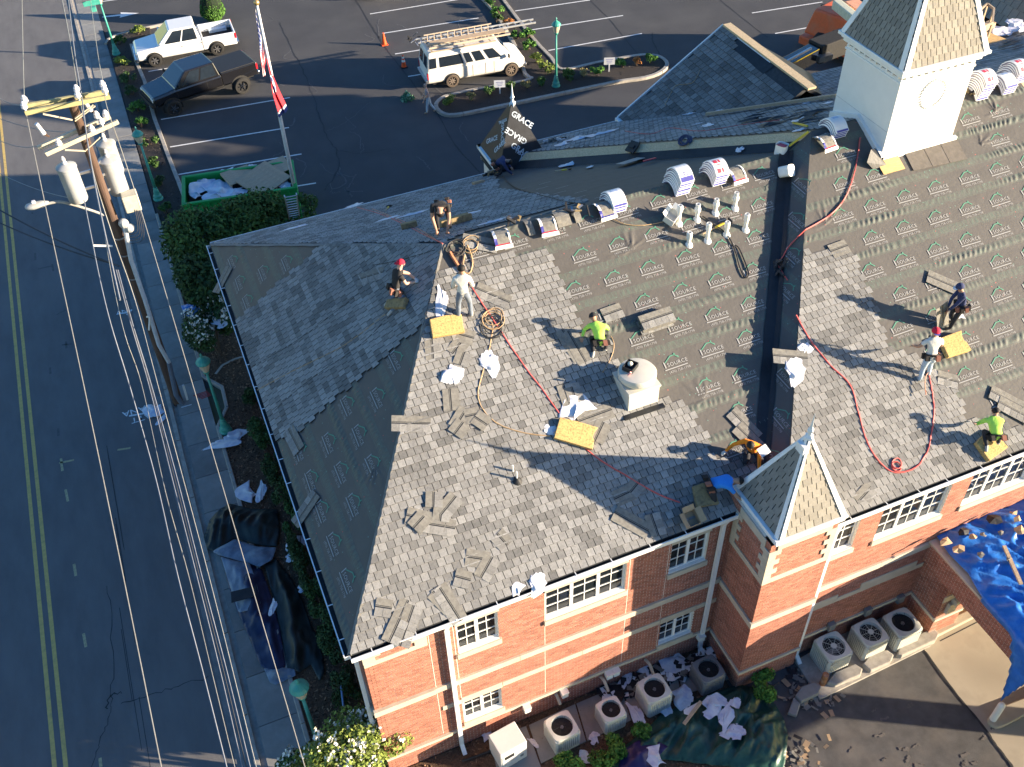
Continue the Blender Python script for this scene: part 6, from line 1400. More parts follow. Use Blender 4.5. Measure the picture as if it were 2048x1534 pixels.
def pickup(label, loc, rz, paint, L, W, wb, hood, roof, zb, r, tw, cover, rim, dark):
    t = thing('pickup_truck', label, 'pickup truck', loc, rz); w = W/2; xf = L/2; xr = -L/2; xa = xf-.95; xc0 = xf-1.4; xc1 = -.95
    b = MB(); vloft(b, [(xf-.02, w*.86, zb+.12, hood-.32, hood-.22), (xf-.14, w*.95, zb+.02, hood-.25, hood-.12), (xa, w, zb, hood-.17, hood-.03), (xc0+.1, w, zb, hood-.12, hood+.03), (xc1, w, zb, hood-.1, hood+.05)])
    b.build('body', paint, t, bevel=.035)
    bd = MB(); hb = hood+.08
    for y in (-1, 1): bd.b2((xr+.03, y*w, zb+.05), (xc1-.012, y*(w-.11), hb))
    bd.b2((xr, -w*.98, zb+.05), (xr+.09, w*.98, hb)).b2((xc1-.1, -w+.1, zb+.1), (xc1-.012, w-.1, hb)).b2((xr+.08, -w+.1, zb+.1), (xc1-.1, w-.1, zb+.3)); bd.build('bed', paint, t, bevel=.025)
    if cover:
        MB().b2((xr+.06, -w+.07, hb), (xc1-.02, w-.07, hb+.035)).build('bed_cover', mat('bed_cover', (.02, .021, .024), .55), t, bevel=.015)
    else:
        MB().b2((xr+.1, -w+.12, zb+.3), (xc1-.11, w-.12, zb+.32)).build('bed_liner', M_tyre, t); MB().b2((xr+.35, -w+.18, zb+.32), (xr+1.4, -w+.5, zb+.5)).build('cargo', mat('pale_cargo', (.45, .55, .65), .6), t)
    zc = hood+.03; cw0, cw1 = w-.03, w-.24; x0, x1, x2, x3 = xc0+.05, xc1+.05, xc0-.8, xc1+.2
    lo = [Vec((x0, -cw0, zc)), Vec((x0, cw0, zc)), Vec((x1, cw0, zc)), Vec((x1, -cw0, zc))]; hi = [Vec((x2, -cw1, roof)), Vec((x2, cw1, roof)), Vec((x3, cw1, roof)), Vec((x3, -cw1, roof))]
    MB().ring([[p-Vec((0, 0, .1)) for p in lo], lo, hi]).build('cab', paint, t, bevel=.05)
    fr = [lo[0], lo[1], hi[1], hi[0]]; le = [lo[1], lo[2], hi[2], hi[1]]; re_ = [lo[2], lo[3], hi[3], hi[2]]; ri = [lo[3], lo[0], hi[0], hi[3]]
    g = MB(); quad_on(g, fr, (.06, .06), (.94, .9), .012); g.build('windscreen', M_cglass, t)
    g = MB(); quad_on(g, re_, (.12, .15), (.88, .85), .012); g.build('rear_window', M_cglass, t)
    for f, a in ((le, 0), (ri, 1)):
        sp = ((.14, .52), (.56, .93)) if not a else ((.07, .44), (.48, .86))
        for u0, u1 in sp:
            g = MB(); quad_on(g, f, (u0, .06, u0+(.05 if u0 < .2 and not a else 0)), (u1, .88, u1-(.05 if u1 > .8 and a else 0)), .012); g.build('side_window', M_cglass, t)
    for y in (-1, 1):
        MB().box((x0-.28, y*(cw0+.15), zc+.16), (.1, .18, .2)).build('mirror', paint if not dark else M_tyre, t, bevel=.03)
        for xw in (xa-.05, xa-.05-wb):
            k = MB(); n = 18; rr = r*1.24; yy = y*(w+.004)
            k.add([(xw+rr*cos(pi*j/n*1.16-.25), yy, r+rr*sin(pi*j/n*1.16-.25)) for j in range(n+1)]+[(xw, yy, r-.25)], [tuple(range(n+2)) if y < 0 else tuple(range(n+1, -1, -1))]); k.build('wheel_arch', M_tyre, t)
            wheel(t, xw, y*(w-.05+(.1 if dark else .02)), r, tw, M_tyre, rim)
        MB().box((xf-.1, y*w*.72, hood-.3), (.16, .34, .2)).build('headlight', M_lens, t, bevel=.03); MB().box((xr+.02, y*(w-.05), hood-.12), (.1, .14, .32)).build('tail_light', M_tail, t)
        for u in (.3, -.75): MB().box((u-.1, y*(w+.012), hood-.18), (.16, .03, .04)).build('door_handle', M_chrome if not dark else M_pb, t)
        for u in (xc0-.05, -.08, xc1+.02): MB().b2((u-.006, y*w-.004, zb+.15), (u+.006, y*w+.004, hood-.05)).build('door_seam', M_tyre, t)
        MB().b2((xc1, y*(w-.02), zb-.06), (xc0, y*(w+.1), zb)).build('side_step', M_tyre, t)
    MB().b2((xf-.06, -w*.6, zb+.22), (xf+.02, w*.6, hood-.25)).build('grille', M_tyre if dark else M_chrome, t); MB().b2((xf-.12, -w*.96, zb-.02), (xf+.1, w*.96, zb+.2)).build('bumper', M_chrome if not dark else M_tyre, t, bevel=.03); MB().b2((xr-.12, -w*.94, zb), (xr+.05, w*.94, zb+.18)).build('bumper', M_chrome, t, bevel=.03)
    MB().b2((xr+.2, -w*.7, zb-.15), (xf-.3, w*.7, zb+.1)).build('chassis', M_tyre, t)
    return t
def place2(a, b, off, xf_gap):
    """near-side wheel contacts a (front) and b (rear) -> centre and heading"""
    A, B = at(*a), at(*b); d = (A-B).normalized(); n = Vec((-d.y, d.x, 0)); far = n if n.y > 0 else -n
    return A, B, d, far
A, B, d, far = place2((318, 131), (441, 108), 0, 0); c = A-d*((A-B).length/2)+far*.93
pickup('white crew cab pickup truck with empty open bed, nosed against kerb', (c.x-d.x*.0, c.y, 0), math.atan2(d.y, d.x), M_pw, 5.9, 2.0, (A-B).length, 1.12, 1.9, .42, .39, .26, False, M_rim, False)
A, B, d, far = place2((353, 229), (488, 184), 0, 0); c = A-d*((A-B).length/2)+far*1.0
pickup('lifted black crew cab pickup truck with bed cover and big tyres', (c.x, c.y, 0), math.atan2(d.y, d.x), M_pb, 6.2, 2.05, (A-B).length, 1.38, 2.12, .72, .46, .32, True, M_chrome, True)
# van
A, B, d, far = place2((1022, 151), (905, 173), 0, 0); c = A-d*((A-B).length/2)+far*.93; c = c-d*.25
van = thing('passenger_van', 'dusty white passenger van with ladders on its roof rack', 'van', (c.x, c.y, 0), math.atan2(d.y, d.x)); L, w = 5.75, 1.0; xf = L/2; xr = -L/2; wb = (A-B).length; xw0 = wb/2+.25; xw1 = -wb/2+.25
b = MB(); vloft(b, [(xr, w*.97, .4, 1.1, 1.16), (xf-1.0, w, .36, 1.12, 1.18), (xf-.35, w*.97, .36, 1.0, 1.1), (xf-.02, w*.85, .42, .82, .92)]); b.build('body', M_pv, van, bevel=.05)
lo = [Vec((xf-.72, -w*.985, 1.14)), Vec((xf-.72, w*.985, 1.14)), Vec((xr+.0, w*.985, 1.14)), Vec((xr+.0, -w*.985, 1.14))]; hi = [Vec((xf-1.5, -w*.84, 2.06)), Vec((xf-1.5, w*.84, 2.06)), Vec((xr+.14, w*.84, 2.06)), Vec((xr+.14, -w*.84, 2.06))]
MB().ring([lo, [p.lerp(q, .82) for p, q in zip(lo, hi)], [Vec((p.x*.985, p.y*.94, 2.1)) for p in hi]]).build('upper_body', M_pv, van, bevel=.06)
faces = dict(f=[lo[0], lo[1], hi[1], hi[0]], l=[lo[1], lo[2], hi[2], hi[1]], b=[lo[2], lo[3], hi[3], hi[2]], r=[lo[3], lo[0], hi[0], hi[3]])
g = MB(); quad_on(g, faces['f'], (.07, .08), (.93, .86), .016); g.build('windscreen', M_cglass, van)
for u0, u1 in ((.02, .105), (.145, .43), (.465, .545), (.575, .69), (.735, .885)):
    g = MB(); quad_on(g, faces['r'], (u0, .16, u0), (u1, .76, u1-(.02 if u1 > .8 else 0)), .016); g.build('side_window', M_cglass, van)
    g = MB(); quad_on(g, faces['l'], (1-u1, .16, 1-u1+(.02 if u1 > .8 else 0)), (1-u0, .76, 1-u0), .016); g.build('side_window', M_cglass, van)
for u0, u1 in ((.1, .46), (.54, .9)):
    g = MB(); quad_on(g, faces['b'], (u0, .12), (u1, .8), .016); g.build('rear_window', M_cglass, van)
for y in (-1, 1):
    for xw in (xw0, xw1):
        k = MB(); n = 18; r = .38; rr = r*1.2; yy = y*(w+.004); k.add([(xw+rr*cos(pi*j/n*1.16-.25), yy, r+rr*sin(pi*j/n*1.16-.25)) for j in range(n+1)]+[(xw, yy, r-.2)], [tuple(range(n+2)) if y < 0 else tuple(range(n+1, -1, -1))]); k.build('wheel_arch', M_tyre, van); wheel(van, xw, y*(w-.06), r, .24, M_tyred, M_rimd, 8)
    MB().box((xr+.0, y*(w-.1), .85), (.06, .14, .36)).build('tail_light', M_tail, van); MB().box((xf-.08, y*w*.72, .8), (.14, .3, .16)).build('headlight', M_lens, van); MB().box((xf-1.02, y*(w+.12), 1.32), (.08, .16, .22)).build('mirror', M_tyre, van, bevel=.02)
    for u in (.5, 1.0, -.25): MB().b2((u-.006, y*w-.003, .45), (u+.006, y*w+.004, 1.14)).build('door_seam', M_tyre, van)
MB().b2((xr-.14, -w*.95, .42), (xr+.03, w*.95, .6)).build('bumper', M_rim, van, bevel=.03); MB().b2((xf-.06, -w*.9, .4), (xf+.1, w*.9, .58)).build('bumper', M_rim, van, bevel=.03); MB().b2((xr+.3, -w*.8, .25), (xf-.3, w*.8, .45)).build('chassis', M_tyre, van)
rk = MB()
for x in (xr+.4, -.6, .9): rk.bar((x, -w*.85, 2.2), (x, w*.85, 2.2), .05, .05)
for y in (-.84, .84): rk.bar((xr+.3, y, 2.2), (1.2, y, 2.2), .05, .05)
rk.build('roof_rack', M_wood, van)
vm = van.matrix_basis.copy()
def vloc(p): 
    a = van.rotation_euler.z; return Vec(van.location)+Vec((p[0]*cos(a)-p[1]*sin(a), p[0]*sin(a)+p[1]*cos(a), p[2]))
def ladder(name, label, a, b, w, n, m, edge=False):
    A, B = Vec(a), Vec(b); t = thing(name, label, 'ladder', A); d = B-A; s = d.cross(Vec((0, 0, 1))).normalized()*w/2
    if edge: s = Vec((0, 0, 1))*w/2
    for k in (-1, 1): MB().bar(s*k, d+s*k, .05, .09 if not edge else .05).build('rail', m, t)
    me = MB().bar(-s, s, .035, .035, up=d.normalized()).mesh('rung', m)
    for i in range(n): link('rung', me, t, loc=d*((i+.5)/n))
    return t
M_alu = mat('aluminium', (.55, .55, .54), .4, m=.5); M_fib = mat('fibreglass', (.55, .44, .32), .6)
ladder('ladder', 'long aluminium extension ladder lying along the far side of van rack', vloc((xr-.1, .55, 2.3)), vloc((xf+1.1, .5, 2.3)), .45, 15, M_alu)
ladder('ladder', 'tan ladder standing on edge along the van rack', vloc((xr+.25, .25, 2.5)), vloc((1.3, .25, 2.5)), .42, 10, M_fib, True)
ladder('ladder', 'tan ladder lying flat along the near side of van rack', vloc((xr+.3, -.35, 2.28)), vloc((xf-.7, -.3, 2.28)), .4, 11, M_fib)
tag(MB().bar(vloc((xr+.5, -.05, 2.33)), vloc((xf-.9, -.02, 2.33)), .45, .03).build('plank', M_wood), 'pale plank lying between the ladders on the van', 'plank')
jk = thing('bracket_bundle', 'dark tangle of ladder brackets hanging off the rear of the van rack', 'brackets', vloc((xr-.2, .4, 2.25)), van.rotation_euler.z)
for k in range(10):
    p = Vec((rng.uniform(-.6, .3), rng.uniform(-.35, .35), rng.uniform(-.05, .4))); MB().bar(p, p+Vec((rng.uniform(-.4, .4), rng.uniform(-.3, .3), rng.uniform(-.2, .3))), .035, .035).build('bracket', rng.choice((M_tyre, M_rim)), jk)
# parked white car at the top edge
ca = at(775, -13); suv = thing('parked_car', 'white car at the top edge of the picture', 'car', (ca.x+.2, ca.y+.6, 0), pi+.12)
b = MB(); vloft(b, [(2.25, .72, .35, .62, .7), (1.9, .86, .25, .75, .85), (.9, .9, .22, .85, .95), (-1.9, .9, .22, .88, 1.0), (-2.25, .8, .4, .8, .9)]); b.build('body', M_pw, suv, bevel=.05)
MB().ring([[Vec(p) for p in ((1.0, -.84, .94), (1.0, .84, .94), (-2.0, .84, .98), (-2.0, -.84, .98))], [Vec(p) for p in ((.2, -.66, 1.48), (.2, .66, 1.48), (-1.5, .66, 1.46), (-1.5, -.66, 1.46))]]).build('cabin', M_cglass, suv, bevel=.04); MB().b2((-1.45, -.62, 1.46), (.15, .62, 1.5)).build('roof', M_pw, suv, bevel=.02)
for y in (-1, 1):
    for x in (1.38, -1.35): wheel(suv, x, y*.82, .32, .22, M_tyre, M_rim, 8)
    MB().box((2.1, y*.62, .66), (.16, .3, .12)).build('headlight', M_lens, suv)
# cones
def cone(px, label, stripe):
    t = thing('traffic_cone', label, 'traffic cone', at(*px)); o_ = mat('cone_orange', (.85, .10, .02), .5, var=.05)
    MB().b2((-.19, -.19, 0), (.19, .19, .04)).build('base', o_ if not stripe else M_tyre, t); k = MB(); pr = [(.15, .03), (.115, .25), (.095, .4), (.075, .52), (.055, .64), (.045, .74)]
    k.lathe(pr, n=16); k.build('cone', o_, t, smooth=False)
    if stripe:
        for z0, z1, r0, r1 in ((.34, .47, .108, .086), (.55, .66, .075, .056)): MB().lathe([(r0, z0), (r1, z1)], n=16, cap=False).build('reflective_band', M_pvc, t)
cone((769, 89), 'plain orange traffic cone on the tar seam', False); cone((808, 134), 'orange traffic cone with white bands behind the van', True)
gt = at(815, 199); b = MB()
for i in range(160):
    a = rng.uniform(0, 6.3); r_ = rng.uniform(0, .38); z = rng.uniform(.02, .55)*(1-r_/.45); p = Vec((r_*cos(a), r_*sin(a), z)); u = Vec((rng.uniform(-1, 1), rng.uniform(-1, 1), rng.uniform(-1, 1))).normalized()*.08; q = u.orthogonal().normalized()*.035
    b.add([p-u-q, p+u-q, p+u+q, p-u+q], [(0, 1, 2, 3)], rng.choice((0, 0, 1)))
o = link('cut_branch', b.mesh('cut_branch', [mat('branch_green', (.04, .14, .07), .8), mat('pale_green', (.20, .34, .22), .8)])); o.location = gt; tag(o, 'small heap of green cut branches on the asphalt by the walking man', 'branches')
# ---- lift
lb = at(1672, 92); lift = thing('boom_lift', 'orange boom lift with black telescopic boom and cream upper boom', 'boom lift', (lb.x, lb.y, 0), .0); M_or = mat('lift_orange', (.72, .13, .04), .5, var=.08, dirt=(.5, .2, .12), ds=2, dw=.4); M_crm = mat('lift_cream', (.60, .58, .42), .5)
w_ = lambda px, z: at(*px, z)-Vec(lift.location)
bx_ = [w_((1652, 50), 1.6), w_((1712, 20), 2.4), w_((1745, 58), 2.4), w_((1668, 78), 1.5)]
hd = (w_((1665, 40), 2.2)-w_((1725, 62), 2.2)).normalized(); ang = math.atan2(hd.y, hd.x)
Rz = Matrix.Rotation(ang, 3, 'Z'); ctr = w_((1692, 50), 1.7)
MB().box(ctr, (4.0, 2.2, 1.5), Rz, taper=.82).build('counterweight', M_or, lift, bevel=.12); MB().box(ctr-Vec((0, 0, 1.2)), (4.4, 2.3, .5), Rz).build('chassis', M_or, lift, bevel=.08)
MB().bar(w_((1672, 8), 3.0), w_((1722, 48), 3.2), .5, .5).build('upper_boom', M_crm, lift, bevel=.06); MB().bar(w_((1700, 10), 2.6), w_((1770, 60), 2.6), .9, .6).build('engine_cover', mat('lift_pale_orange', (.75, .35, .2), .5), lift, bevel=.06)
MB().bar(w_((1645, 12), 2.2), w_((1662, 25), 2.2), .25, .2).build('boom_end', M_tyre, lift)
MB().bar(w_((1540, 152), 3.4), w_((1640, 98), 3.4), .75, .75).build('lower_boom', M_pb, lift, bevel=.05); MB().bar(w_((1628, 104), 3.4), w_((1740, 62), 3.4), 1.0, 1.0).build('boom_sleeve', M_tyre, lift, bevel=.05); MB().bar(w_((1542, 140), 4.0), w_((1622, 96), 4.0), .1, .1).build('boom_rail', M_rim, lift)
MB().box(w_((1648, 115), 3.3), (.8, .35, .3)).build('hose_bracket', M_rim, lift); MB().box(ctr+hd*1.9+Vec((0, 0, -.1)), (.1, .7, .5), Rz).build('vent_panel', M_tyre, lift)
for px in ((1645, 85), (1700, 105)):
    p = w_(px, .7); MB().cyl(p-Vec((0, .22, 0)), p+Vec((0, .22, 0)), .65, n=18).build('wheel', M_tyre, lift)
MB().bar(w_((1690, 100), .9), w_((1720, 108), .9), .8, .5).build('outrigger', M_or, lift, bevel=.04)
# ---- lift platform beyond the roof
pf = thing('work_platform', 'wooden work platform with guard frame behind the roof at right', 'platform', at(1975, 70, 8.2)); p_ = lambda px, z: at(*px, z)-Vec(pf.location)
q4_ = [p_((1932, 72), 8.2), p_((1962, 62), 8.2), p_((2016, 82), 8.2), p_((1970, 100), 8.2)]
for i in range(5):
    a0, a1 = q4_[0].lerp(q4_[3], i/5+.005), q4_[0].lerp(q4_[3], (i+1)/5-.005); b0, b1 = q4_[1].lerp(q4_[2], i/5+.005), q4_[1].lerp(q4_[2], (i+1)/5-.005)
    MB().prism([a0, b0, b1, a1], (0, 0, .06)).build('plank', mat('fresh_plywood', (.62, .40, .17)), pf)
fp = [(1946, 30), (1975, 8), (1988, 18), (1985, 45), (1958, 58)]
for i in range(5):
    a, c_ = p_(fp[i], 8.9), p_(fp[(i+1) % 5], 8.9); MB().bar(a, c_, .07, .1).build('guard_rail', M_wood, pf); MB().bar(a, a-Vec((0, 0, .8)), .07, .07).build('guard_post', M_wood, pf)
MB().bar(p_((1958, 58), 8.2), p_((1985, 48), 8.2), .3, .25).build('toe_board', M_wood, pf)
# red leaf-covered bank
bank = bed('red_mulch_bank', atp([(1735, -6), (1700, -30), (2100, -60), (2110, 44), (2030, 62), (1985, 66), (1790, 62)]), mat('red_mulch', (.20, .055, .025), .95, c2=(.42, .16, .07), sc=5, bump=1, bs=12), z=.15, dens=5)
# rear right turret
rt = thing('corner_turret', 'far right roof turret with dark tiles and white corner boards', 'tower', at(2040, 40, 7.0)); rc = at(2062, 20, 7.2)
spire(rt, (rc.x, rc.y), 2.3, 2.3, 7.2, (rc.x, rc.y, 12), .4, .42, M_slate, trim=.25, faces=(3,)); spire(rt, (rc.x, rc.y), 2.3, 2.3, 7.2, (rc.x, rc.y, 12), 1.2, 1.2, M_slate, trim=.25, faces=(0, 1, 2)); MB().b2((rc.x-2.1, rc.y-2.1, 0), (rc.x+2.1, rc.y+2.1, 7.2)).build('tower_body', M_brick, rt, w=True)
for k, px in enumerate(((2000, 62), (2030, 48), (2040, 60))):
    o = link('plastic_wrapper', CRU[k]); o.location = at(*px, 8.0); o.scale = (1.3,)*3; tag(o, ('left', 'middle', 'right')[k]+' blue white wrapper heap at the top right corner', 'wrapper')
# ---- street lamps
M_lamp = mat('lamp_green', (.05, .30, .24), .45, var=.12, sc=3, dirt=(.10, .36, .30), ds=3, dw=.5); M_lant = mat('lamp_glass', (.55, .47, .34), .35)
def lamp_proto(label):
    t = thing('street_lamp', label, 'street lamp', group='green street lamps')
    pr = [(.24, 0), (.24, .06), (.2, .1), (.2, .22), (.15, .3), (.12, .5), (.085, .58), (.1, .62), (.075, .68)]
    MB().lathe(pr, n=16).build('base', M_lamp, t)
    MB().lathe([(.07, .66), (.045, 3.05)], n=14).build('pole', M_lamp, t, smooth=True); MB().lathe([(.05, 3.0), (.1, 3.06), (.12, 3.12), (.1, 3.16)], n=14).build('collar', M_lamp, t)
    MB().lathe([(.11, 3.14), (.17, 3.3), (.215, 3.52), (.2, 3.56)], n=10).build('lantern', M_lant, t)
    MB().lathe([(.255, 3.54), (.265, 3.58), (.2, 3.68), (.1, 3.76), (.05, 3.8), (.035, 3.86), (.05, 3.9), (.008, 3.99)], n=14).build('cap', M_lamp, t); return t
lp = lamp_proto('green street lamp rising behind the crape myrtle at bottom')
P5 = at(597, 1372, 3.75); lp.location = (P5.x, P5.y, .09)
for px, lab in (((452, 862), 'green street lamp in the brown mulch beside the sidewalk'), ((317, 398), 'green street lamp in black mulch next to the dumpster'), ((1112, 172), 'green street lamp on the planting island'), ((233, 108), 'green street lamp carrying a street name sign')):
    q = at(*px, .1); dup(lp, loc=(q.x, q.y, .1), label=lab)
ss = at(183, 6, 3.5); sg = tag(MB().box((ss.x, ss.y, ss.z), (.95, .03, .3)).box((ss.x, ss.y, ss.z+.35), (.03, .95, .28)).box((ss.x, ss.y, ss.z-.35), (.3, .3, .25)).build('street_sign', M_lamp, bevel=.05), 'green ornamental street name sign at the top of the lamp', 'street sign')
# ---- utility pole
PB = at(357, 806); PX, PY = PB.x, PB.y
def zfor(px, py): return on(px, py, (0, PY, 0), (0, 1, 0)).z
ZT = zfor(140, 196); up_ = thing('utility_pole', 'leaning brown wooden utility pole with double crossarms and two transformers', 'utility pole', (PX, PY, 0))
M_pole = mat('pole_wood', (.085, .05, .035), .9, var=.3, sc=6, st=(3, 3, .3), bump=.3, bs=60, dirt=(.17, .11, .08), ds=2, dw=.5); M_arm = mat('crossarm_wood', (.38, .34, .17), .85, var=.2, sc=5); M_armo = mat('pale_crossarm', (.55, .48, .36), .85, var=.15, sc=5); M_por = mat('porcelain', (.70, .68, .70), .3); M_tank = mat('transformer_grey', (.38, .39, .39), .45, var=.06, dirt=(.25, .18, .09), ds=1.2, dw=.75)
PT = on(142, 200, (0, PY, 0), (0, 1, 0)); lean = Vec((PT.x-PX, 0, PT.z))
pp = lambda z: lean*(z/lean.z)
MB().ring([[pp(z)+Vec((r_*cos(a*pi/8), r_*sin(a*pi/8), 0)) for a in range(16)] for z, r_ in ((-.2, .2), (4, .18), (8, .155), (lean.z, .135))]).build('pole', M_pole, up_)
pw = lambda px, y=None: on(px[0], px[1], (0, PY if y is None else y, 0), (0, 1, 0))-Vec(up_.location)
for (a, b_, m, yo) in (((50, 226), (220, 193), M_arm, -.22), ((52, 212), (216, 183), M_arm, .22), ((76, 296), (220, 233), M_armo, .22), ((92, 308), (236, 243), M_armo, -.24)):
    A, B = pw(a, PY+yo), pw(b_, PY+yo); A.y = yo; B.y = yo; MB().bar(A, B, .10, .13).build('crossarm', m, up_)
for a, b_ in (((86, 228), (145, 240)), ((186, 210), (150, 237)), ((130, 300), (172, 302)), ((200, 275), (172, 300)), ((150, 242), (190, 212))):
    A, B = pw(a, PY-.3), pw(b_, PY-.3); MB().bar(A, B, .05, .03).build('brace', M_armo, up_)
INS = MB().lathe([(.03, -.05), (.03, .05), (.09, .06), (.1, .1), (.05, .12), (.085, .14), (.09, .18), (.05, .2), (.06, .23), (.03, .27)], n=10).mesh('insulator', M_por)
for px, yo in (((51, 220), -.22), ((52, 207), .22), ((158, 198), -.22), ((156, 186), .22), ((212, 188), -.22), ((208, 177), .22), ((196, 238), -.2), ((214, 236), -.24), ((120, 293), -.24), ((186, 265), -.24), ((205, 250), -.24)):
    p = pw(px, PY+yo); link('insulator', INS, up_, loc=(p.x, yo, p.z))
for px in ((88, 268), (182, 222)):
    p = pw(px); MB().cyl(p, p+Vec((-.1, 0, .38)), .07, .06, n=10).build('cutout_fuse', M_por, up_); MB().bar(p, p+Vec((.12, 0, -.12)), .05, .05).build('fuse_bracket', M_pole, up_)
def tank(px, yo, h, r_):
    p = pw(px, PY+yo); t2 = MB().lathe([(r_*.92, 0), (r_, .05), (r_, h-.08), (r_*1.06, h-.06), (r_*1.06, h), (r_*.6, h+.07), (.02, h+.1)], p, 18); o = smooth_by_angle(t2.build('transformer', M_tank, up_))
    MB().lathe([(.06, 0), (.07, .1), (.04, .12), (.06, .2), (.02, .3)], p+Vec((0, 0, h+.05)), 8).build('bushing', M_por, up_)
    for k in (.25, .7): MB().bar(p+Vec((0, 0, h*k)), pp(p.z+h*k), .06, .08).build('mount_bracket', M_rim, up_)
tank((158, 400), -.1, 1.25, .3); tank((240, 384), .35, 1.25, .31); tank((232, 345), .75, 1.1, .28)
MB().box(pw((262, 402), PY-.1), (.5, .45, .6)).build('switch_box', mat('beige_box', (.50, .46, .36), .6), up_, bevel=.03)
for z in (7.2, 7.9, 6.2): MB().lathe([(.185, z), (.185, z+.06)], (pp(z).x, 0, 0), 14, cap=False).build('pole_band', M_rim, up_)
cd_ = [pw((249, 452), PY-.25), pw((262, 520), PY-.25), pw((290, 600), PY-.25), pw((318, 690), PY-.25), pw((338, 725), PY-.25)]
MB().tube(cd_, .075, 8).build('conduit', mat('grey_conduit', (.50, .53, .56), .5), up_); MB().sphere(cd_[0]+Vec((0, 0, .1)), .17, 10, 6).sphere(cd_[0]+Vec((.12, 0, -.12)), .16, 10, 6).build('weather_head', M_tank, up_)
MB().tube([cd_[-1], pw((352, 790), PY-.25), Vec((.16, -.25, 0))], .09, 8).build('conduit', mat('dark_conduit', (.12, .15, .20), .6), up_); MB().bar(pw((366, 770), PY-.1), Vec((.36, -.1, .02)), .08, .05).build('guard_strip', M_pvc, up_)
sl_ = [pw((208, 430)), pw((180, 420)), pw((140, 408)), pw((115, 404)), pw((92, 408))]
MB().tube(catmull(sl_, 4), .045, 8).build('lamp_arm', M_tank, up_); hp_ = pw((70, 411)); MB().ring([[hp_+Vec((x, .17*s*cos(a), .11*s*sin(a))) for a in [2*pi*j/12 for j in range(12)]] for x, s in ((-.3, .3), (-.24, .8), (-.05, 1), (.2, .9), (.42, .35))]).build('lamp_head', M_tank, up_, smooth=True); MB().box(hp_+Vec((0, 0, .13)), (.1, .1, .08)).build('photocell', M_por, up_)
MB().bar(pw((186, 491)), pw((225, 492)), .05, .05).build('standoff_arm', M_pvc, up_); MB().tube(catmull([pw((294, 634), PY-.2), pw((299, 634), PY-.3), pw((298, 660), PY-.3)], 3), .035, 6).build('steel_hook', M_pvc, up_)
# ---- wires: hung in planes parallel to the road
def wire(pts, x, r_, m, label, fromz=None):
    P = [on(a, b_, (x, 0, 0), (1, 0, 0)) for a, b_ in pts]; P = catmull(P, 6); return tag(MB().tube(P, r_, 5).build('power_line', m), label, 'power line', 'overhead wires along the road')
M_wire = mat('pale_wire', (.33, .325, .30), .5, m=.3); M_wired = mat('dark_wire', (.04, .042, .05), .6); M_wireg = mat('grey_wire', (.16, .175, .21), .6)
xl, xm_, xr_ = PX+pw((51, 220)).x, PX+pw((158, 198)).x, PX+pw((212, 188)).x
wire([(44, -8), (46, 100), (49, 205), (52, 225), (85, 384), (167, 768), (246, 1150), (325, 1545)], xl, .011, M_wire, 'leftmost pale wire on the end of the crossarm')
wire([(123, -8), (140, 80), (156, 180), (170, 250), (188, 350), (225, 470), (270, 600), (315, 768), (417, 1150), (515, 1545)], xm_, .011, M_wire, 'pale wire running past the middle of the crossarm')
wire([(180, -8), (196, 110), (208, 172), (214, 215), (243, 300), (275, 399), (307, 504), (385, 768), (497, 1150), (613, 1545)], xr_, .011, M_wire, 'rightmost pale wire crossing above the sidewalk')
wire([(168, 400), (182, 470), (200, 560), (222, 650), (258, 768), (312, 960), (355, 1150), (402, 1330), (456, 1545)], xl+.7, .018, M_wireg, 'grey twisted cable over the near lane')
wire([(203, 430), (225, 560), (250, 670), (283, 768), (330, 980), (377, 1150), (425, 1350), (472, 1545)], xl+.95, .009, M_wire, 'thin pale wire right of the twisted cable')
for k, (dx, nm) in enumerate(((0, 'left'), (5, 'middle'), (10, 'right'))):
    wire([(232+dx*.4, 540), (262+dx*.4, 650), (297+dx*.5, 768), (345+dx, 960), (393+dx, 1150), (440+dx*1.3, 1340), (487+dx*1.6, 1545)], xl+1.15+k*.08, .013, M_wireg if k != 1 else M_wired, nm+' cable of the bundle over the gutter')
wire([(136, -8), (150, 110), (163, 190), (176, 290), (200, 420), (240, 600)], xm_+.1, .02, M_wireg, 'grey cable alongside the pole above the kerb')
def drop(a, b_, za, zb, r_, m, label, sag=.15):
    A, B = at(*a, za), at(*b_, zb); P = [A.lerp(B, i/10)-Vec((0, 0, sag*4*(i/10)*(1-i/10))) for i in range(11)]; return tag(MB().tube(P, r_, 5).build('service_wire', m), label, 'wire', 'service wires crossing the road')
drop((-4, 418), (238, 532), 6.6, 7.0, .03, M_wired, 'thick dark service cable crossing the road, upper of two'); drop((-4, 444), (235, 530), 6.4, 6.9, .025, M_wired, 'thick dark service cable crossing the road, lower of two')
drop((-4, 194), (50, 208), 10.2, 10.4, .012, M_wire, 'thin wire leaving the left crossarm end to the left'); drop((-4, 236), (140, 264), 9.6, 9.9, .012, M_wire, 'thin wire reaching the pole under the upper crossarm'); drop((-4, 280), (76, 292), 9.2, 9.4, .012, M_wire, 'thin wire to the end of the lower crossarm'); drop((-4, 345), (142, 396), 8.4, 8.6, .012, M_wire, 'thin wire to the left transformer')
for k in range(4):
    P = catmull([Vec(up_.location)+q for q in (pw((250, 470+k*6), PY-.2), pw((275+k*4, 462+k*5), PY-.4), pw((268+k*3, 415), PY-.3), pw((258, 425), PY-.1))], 5); tag(MB().tube(P, .012, 5).build('jumper_wire', M_wired), 'dark jumper wire looping at the grey conduit head', 'wire', 'dark jumper wires at the conduit')
